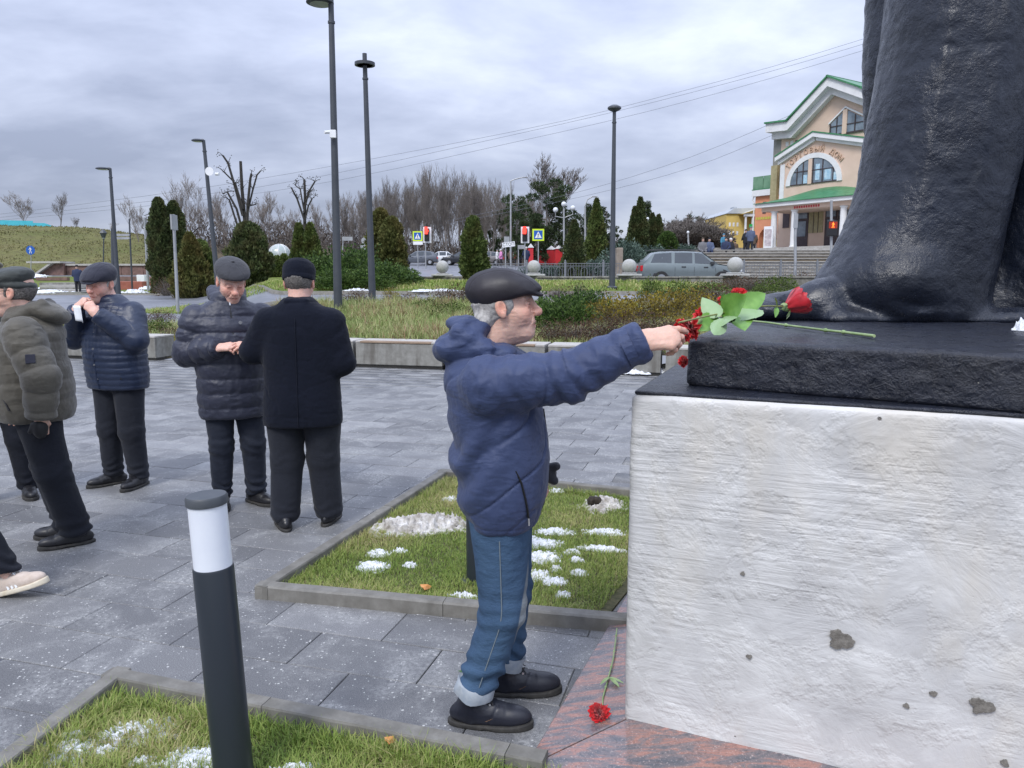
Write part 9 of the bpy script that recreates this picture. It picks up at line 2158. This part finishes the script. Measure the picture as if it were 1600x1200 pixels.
# green cross by the arch
x = put(1174, 64); r_ = empty('pharmacy_cross', (x, 64, 3.2), 0, 'green pharmacy cross hanging left of the orange wing', 'sign'); c = at(1174, 353, 64) - Vector((x, 64, 3.2))
b = MB(); mg = mk('green_cross', (0.02, 0.5, 0.12), rough=0.4); b.box(-0.42, 0.42, -0.06, 0.06, c.z - 0.14, c.z + 0.14); b.build('bar', mg, r_); b = MB(); b.box(-0.14, 0.14, -0.065, 0.065, c.z - 0.42, c.z + 0.42); b.build('bar', mg, r_); b = MB(); b.tube([(0, 0.1, 0), (0, 0.1, c.z + 0.3)], 0.04, 6); b.build('post', M_GALV, r_)
def build_yellow():
 y = 125; s = y / 1200; X_ = lambda u: put(u, y); Zv = lambda v: CAMH + (430 - v) * s
 my = mk('yellow_render', (0.58, 0.42, 0.12), (0.64, 0.47, 0.15), ns=1, rough=0.9); mr = mk('pale_metal_roof', (0.36, 0.39, 0.42), (0.42, 0.45, 0.48), ns=1, rough=0.5)
 root = empty('yellow_building', (X_(1130), y, 3.5), 0, 'distant yellow classical building with white columns and a pale roof', 'building'); o = Vector((X_(1130), y, 3.5))
 w = lambda u: X_(u) - o.x; z = lambda v: Zv(v) - 3.5
 b = MB(); b.box(w(1130), w(1260), 0, 14, -2, z(337)); b.build('wall', my, root)
 b = MB(); b.prism([(w(1129), z(336.8)), (w(1260), z(336.8)), (w(1250), z(327)), (w(1140), z(329))], -0.3, 14.5); b.build('roof', mr, root)
 b = MB(); b.box(w(1149), w(1252), -3.2, -2.6, z(343), z(339)); b.build('entablature', M_TRIM, root)
 b = MB(); b.prism([(w(1148), z(338.8)), (w(1253), z(338.8)), (w(1200), z(322))], -3.3, -0.01); b.build('pediment', my, root); b = MB(); b.prism([(w(1147), z(338.5)), (w(1200), z(322)), (w(1200), z(320.5)), (w(1147), z(337))], -3.6, -3.31); b.build('raking_cornice', M_TRIM, root)
 for u in (1151.5, 1162, 1172.5, 1183, 1194): b = MB(); b.lathe([(0.19, z(372)), (0.17, z(345)), (0.22, z(343))], 12, (w(u), -2.9, 0)); b.build('column', M_TRIM, root, smooth=True)
 for u in (1134, 1140, 1146): 
  for v in (350, 363): b = MB(); b.box(w(u) - .0, w(u) + 0.3, -0.03, -0.004, z(v + 6), z(v)); b.build('window', M_TRIM, root)
 b = MB(); b.box(w(1146), w(1151), 2, 4, z(329), z(325)); b.build('chimney', mr, root)
build_yellow()
# flagstones on the mound
M_FLAG = conc('flagstone', (0.22, 0.18, 0.14), (0.36, 0.31, 0.26), 2, 0.9)
for i in range(14):
 u = 930 + i * 4.8; y = rnd.uniform(41, 44.5); x = put(u, y); b = MB(); b.box(-0.5 * rnd.uniform(.5, 1), 0.5 * rnd.uniform(.5, 1), -0.25, 0.25, -0.1, 0.10 + rnd.uniform(0, .1), 0.03)
 o = b.build('flagstone', M_FLAG, None, (x, y, Z(x, y) + 0.05), (rnd.uniform(-.1, .1), rnd.uniform(-.1, .1), rnd.uniform(-.5, .5))); tag(o, 'rough brown flagstone on the juniper mound, %s from the left' % ORD[i], 'stone', 'flagstones on the juniper mound')
o = MB().box(put(962, 40), put(972, 40), 40, 40.5, 1.2, 3.05, 0.03).build('stone_slab', M_FLAG); tag(o, 'upright narrow stone slab beside the lamp post on the mound', 'stone')
# ------------------------------------------------------------------ left background: wall, steps, hill fence
M_RGR = mk('red_brown_granite', (0.13, 0.075, 0.06), (0.22, 0.13, 0.11), ns=3, rough=0.6); M_REDB = mk('red_granite_box', (0.26, 0.075, 0.05), (0.36, 0.12, 0.08), ns=3, rough=0.5)
def build_left():
 y = 76; X_ = lambda u, yy=y: put(u, yy); Zv = lambda v, yy=y: CAMH + (430 - v) * yy / 1200
 root = empty('retaining_wall', (0, 0, 0), 0, 'long low red-brown retaining wall with pale coping at the foot of the hill', 'wall')
 for k in range(9):
  u0 = 108 + k * 17; b = MB(); b.box(X_(u0) + 0.02, X_(u0 + 17) - 0.02, y, y + 0.8, 0.8, Zv(415.5)); b.build('wall_panel', M_RGR, root)
  b = MB(); b.box(X_(u0), X_(u0 + 17) - 0.01, y - 0.15, y + 1.0, Zv(415.4), Zv(412.6)); b.build('coping', conc_light, root)
 b = MB(); b.prism([(X_(61), Zv(432)), (X_(108) - 0.03, Zv(432)), (X_(108) - 0.03, Zv(412)), (X_(93), Zv(412))], y - 0.4, y + 1.2); b.build('stair_cheek', M_RGR, root)
 b = MB(); b.prism([(X_(59), Zv(432)), (X_(64), Zv(432)), (X_(95), Zv(411.9)), (X_(90), Zv(411.9))], y - 0.9, y - 0.42); b.build('sloped_coping', conc_light, root)
 b = MB(); b.box(X_(56), X_(108), y - 1.0, y + 1.6, Zv(411.8), Zv(409)); b.build('top_slab', conc_light, root)
 b = MB(); b.box(put(63, 70), put(112, 70), 69.6, 70, Zv(438, 70), Zv(433, 70)); o = b.build('kerb_bench', M_RGR); tag(o, 'dark red-brown stone kerb below the stair cheek at the left', 'kerb')
 st = empty('park_steps', (0, 0, 0), 0, 'shallow pale steps at the left beyond the road, behind the olive hood', 'steps')
 for k in range(5):
  yy = 46 + k * 1.6; b = MB(); b.box(put(64, yy), put(128, yy), yy, yy + 2.2, 0.2, Zv(456 - k * 3.6, yy)); b.build('step', M_TREAD if k % 2 else M_CONC, st)
 b = MB(); b.box(put(188, 52), put(224, 52), 52, 53.4, 0.4, Zv(439.5, 52), 0.02); o = b.build('granite_planter', M_REDB); tag(o, 'red granite planter box by the path behind the quilted shoulder', 'planter')
 b = MB(); b.box(put(216, 58), put(228, 58), 58, 58.6, 0.6, Zv(429.5, 58), 0.02); o = b.build('utility_box', M_WHITEM); tag(o, 'pale utility box behind the red granite planter', 'box')
 b = MB(); b.box(put(190, 62), put(240, 62), 62, 63, 0.8, Zv(432, 62)); o = b.build('low_wall', M_RGR); tag(o, 'low dark wall behind the pale utility box', 'wall')
 fe = empty('blue_fence', (0, 0, 0), 0, 'bright turquoise fence running along the top of the hill', 'fence'); mt = mk('turquoise_sheet', (0.05, 0.42, 0.52), (0.08, 0.50, 0.60), ns=1, rough=0.5)
 us = [-40, -15, 5, 25, 45, 62, 80, 97]
 for a, c in zip(us[:-1], us[1:]):
  y_ = 121; za = Z(put(a, y_), y_); zc = Z(put(c, y_), y_); h = 1.0 if c < 65 else 0.7
  b = MB(); b.add([(put(a, y_), y_, za - 0.3), (put(c, y_), y_, zc - 0.3), (put(c, y_), y_, zc + h * (1 if c < 90 else 0.2)), (put(a, y_), y_, za + h)] + [(put(a, y_), y_ + 0.05, za - 0.3), (put(c, y_), y_ + 0.05, zc - 0.3), (put(c, y_), y_ + 0.05, zc + h * (1 if c < 90 else 0.2)), (put(a, y_), y_ + 0.05, za + h)], [(0, 1, 2, 3), (7, 6, 5, 4), (0, 4, 5, 1), (1, 5, 6, 2), (2, 6, 7, 3), (3, 7, 4, 0)]); b.build('panel', mt, fe)
 for i, (u, v, rx, ry, yy) in enumerate(((56, 420, 1.3, 1.0, 72), (78, 448, 1.4, 0.8, 46.5), (95, 441, 1.8, 1.2, 52), (205, 434, 1.6, 1.0, 60), (212, 458, 0.9, 0.5, 47), (238, 448, 0.9, 0.4, 52), (60, 414, 1.2, 0.5, 74))):
  x = put(u, yy); snow_patch(x, yy, rx, ry, 0.16, 90 + i * 1.3, M_SNOW, Z(x, yy) + 0.02, 0, ('snow on the slope left of the stair cheek', 'snow beside the shallow steps, nearest the road', 'snow bank above the shallow steps', 'snow on the ground behind the red planter', 'thin snow on the lawn right of the quilted shoulder', 'snow at the foot of the reddish bush', 'snow ridge under the top slab')[i])
 y = 95; x = put(440, y); root = empty('glass_dome', (x, y, Z(x, y)), 0, 'pale glazed dome half hidden behind the small thujas', 'dome'); r = 17 * y / 1200; hh = (430 - 383) * y / 1200 + CAMH - Z(x, y)
 b = MB(); b.lathe([(r * math.cos(t), (hh - r) + r * math.sin(t)) for t in np.linspace(0, math.pi / 2 - 0.02, 9)], 18); b.build('glazing', mk('pale_glass', (0.30, 0.36, 0.34), (0.42, 0.46, 0.44), ns=2, rough=0.15), root)
 for k in range(9):
  A = math.pi * k / 9 * 2; b = MB(); b.tube([(r * 1.01 * math.cos(t) * math.cos(A), r * 1.01 * math.cos(t) * math.sin(A), (hh - r) + r * 1.01 * math.sin(t)) for t in np.linspace(0, 1.5, 7)], 0.05, 4); b.build('rib', M_TRIM, root)
 b = MB(); b.lathe([(r, -0.3), (r, hh - r)], 18); b.build('drum', M_TRIM, root)
build_left()
M_TENTR = mk('red_tent', (0.50, 0.02, 0.03), (0.58, 0.035, 0.04), ns=1, rough=0.7)
for k, (u, w, l) in enumerate(((848, 13, 'red and white market tent, first from the left behind the crossing sign'), (861, 13, 'red and white market tent, second from the left'), (873, 12, 'red and white market tent, third from the left'), (884, 11, 'red and white market tent, fourth, beside the dark thuja'), (829, 8, 'small red tent behind the person in navy'))):
 y = 84 - k * 1.5; x = put(u, y); z = Z(x, y); root = empty('market_tent', (x, y, z), 0, l, 'tent', 'red and white market tents'); hw = w * y / 2400; zt = CAMH + (430 - 392 + k) * y / 1200 - z
 b = MB(); b.box(-hw, hw, 0, 1.6, 0.1, zt); b.build('walls', M_TENTR, root); b = MB(); b.prism([(-hw - 0.08, zt + 0.003), (hw + 0.08, zt + 0.003), (0, zt + 0.42)], -0.08, 1.7); b.build('roof', M_WHITEM, root)
# ------------------------------------------------------------------ people far off
def far_meshes(seated):
 k = 0.45 if seated else 0.0
 head = lambda P: smin(ell(P, (0.02, 0, 1.58 - k), (0.095, 0.08, 0.12)), cap(P, (0, 0, 1.4 - k), (0, 0, 1.55 - k), 0.055), 0.03)
 T_ = smooth_table([(0.72 - k * 0.9, 0, 0, 0.15, 0.21), (1.0 - k, 0, 0, 0.155, 0.215), (1.3 - k, 0, 0, 0.14, 0.22), (1.42 - k, 0, 0, 0.10, 0.13), (1.48 - k, 0, 0, 0.07, 0.07)])
 coat = lambda P: smin(smin(loft(P, T_, 2.2, 0.03), smin(cap(P, (0, 0.2, 1.35 - k), (0.05, 0.27, 1.08 - k), 0.075, 0.065), cap(P, (0.05, 0.27, 1.08 - k), (0.22, 0.15, 0.95 - k), 0.065, 0.05), 0.03), 0.04), smin(cap(P, (0, -0.2, 1.35 - k), (0.02, -0.27, 1.08 - k), 0.075, 0.065), cap(P, (0.02, -0.27, 1.08 - k), (0.15, -0.2, 0.88 - k), 0.065, 0.05), 0.03), 0.04)
 if seated: legs = lambda P: np.minimum(np.minimum(cap(P, (0, 0.1, 0.42), (0.42, 0.12, 0.42), 0.09, 0.075), cap(P, (0.42, 0.12, 0.42), (0.40, 0.12, 0.06), 0.07, 0.055)), np.minimum(cap(P, (0, -0.1, 0.42), (0.42, -0.12, 0.42), 0.09, 0.075), cap(P, (0.42, -0.12, 0.42), (0.42, -0.12, 0.06), 0.07, 0.055)))
 else: legs = lambda P: np.minimum(cap(P, (0, 0.09, 0.8), (0.03, 0.11, 0.06), 0.10, 0.06), cap(P, (0, -0.09, 0.8), (-0.05, -0.11, 0.06), 0.10, 0.06))
 shoe = lambda P: np.minimum(cap(P, (-0.04, 0.11, 0.04), (0.14, 0.12, 0.035), 0.045), cap(P, (-0.1, -0.11, 0.04), (0.08, -0.12, 0.035), 0.045)) if not seated else np.minimum(cap(P, (0.36, 0.12, 0.04), (0.54, 0.12, 0.035), 0.045), cap(P, (0.38, -0.12, 0.04), (0.56, -0.12, 0.035), 0.045))
 hat = lambda P: smax(ell(P, (0.01, 0, 1.64 - k), (0.11, 0.095, 0.085)), 1.60 - k - P[2], 0.01)
 out = []
 for nm, f in (('head', head), ('coat', coat), ('legs', legs), ('shoes', shoe), ('hat', hat)):
  V, Q, c = sdf_mesh(f, (-0.3, -0.42, -0.02), (0.65, 0.42, 1.78), 0.028); out.append((nm, mesh_np(nm, V, Q, True)))
 return out
FM = {False: far_meshes(False), True: far_meshes(True)}
def cloth(c): return mk('cloth', c, tuple(q * 1.2 for q in c), ns=6, rough=0.85)
CL = dict(navy=cloth((0.02, 0.03, 0.07)), black=cloth((0.012, 0.013, 0.018)), blue=cloth((0.05, 0.19, 0.30)), pink=cloth((0.55, 0.22, 0.42)), grey=cloth((0.13, 0.13, 0.14)), steel=cloth((0.07, 0.09, 0.15)), red=cloth((0.4, 0.04, 0.04)), white=cloth((0.6, 0.6, 0.6)), brown=cloth((0.10, 0.07, 0.05)))
M_FSK = mk('far_skin', (0.5, 0.32, 0.25), rough=0.6)
def far_person(u, y, v, rz, coat, hat, seated, label, legs='black', z=None, sc=1.0):
 x = put(u, y); zz = Z(x, y) if z is None else z; root = empty('person', (x, y, zz), R(rz), label, 'person', 'people in the distance'); root.scale = (sc,) * 3
 for nm, me in FM[seated]:
  o = bpy.data.objects.new(nm, me); COL.objects.link(o); o.parent = root
  if not len(me.materials): me.materials.append(None)
  o.material_slots[0].link = 'OBJECT'; o.material_slots[0].material = dict(head=M_FSK, coat=CL[coat], legs=CL[legs], shoes=CL['black'], hat=CL[hat])[nm]
far_person(822, 62, 0, 90, 'navy', 'white', False, 'person in a navy coat walking towards the red tents')
far_person(783, 78, 0, 200, 'pink', 'white', False, 'person in a pink jacket behind the railings'); far_person(777, 80, 0, 0, 'white', 'grey', False, 'person in white left of the one in pink', 'grey'); far_person(806, 82, 0, 30, 'red', 'red', False, 'person in red right of the stop board'); far_person(813, 84, 0, 160, 'navy', 'black', False, 'person in dark clothes between the stop board and the traffic light'); far_person(797, 86, 0, 90, 'brown', 'black', False, 'person in brown right behind the street light')
far_person(1095, 49.8, 0, -90, 'grey', 'brown', True, 'person in grey seated on the top step, leftmost', 'grey', 2.75); far_person(1105, 49.8, 0, -95, 'steel', 'black', True, 'person in dark blue seated on the top step, second from the left', 'navy', 2.75)
far_person(1127, 60, 0, -60, 'blue', 'blue', False, 'person in a light blue jacket standing behind the seated ones', 'black', 3.1); far_person(1131, 50.2, 0, -120, 'navy', 'black', True, 'person in black bending over bags on the top step', 'black', 2.8); far_person(1138, 50.2, 0, -60, 'black', 'white', True, 'person in black and white seated right of the bending one', 'black', 2.75)
far_person(1145, 66, 0, 60, 'brown', 'black', False, 'distant person in brown on the landing', 'black', 3.0, 0.9); far_person(1161, 56, 0, 120, 'black', 'black', False, 'person in black standing left of the steel-blue coat', 'black', 3.2); far_person(1168.5, 53, 0, 80, 'steel', 'grey', False, 'person in a long steel-blue coat at the top of the steps', 'black', 3.2); far_person(1173, 58, 0, 60, 'brown', 'brown', False, 'person in brown half hidden behind the steel-blue coat', 'black', 3.2)
far_person(124, 47, 0, 100, 'navy', 'black', False, 'person in a dark blue jacket walking away beyond the handkerchief man', 'black')
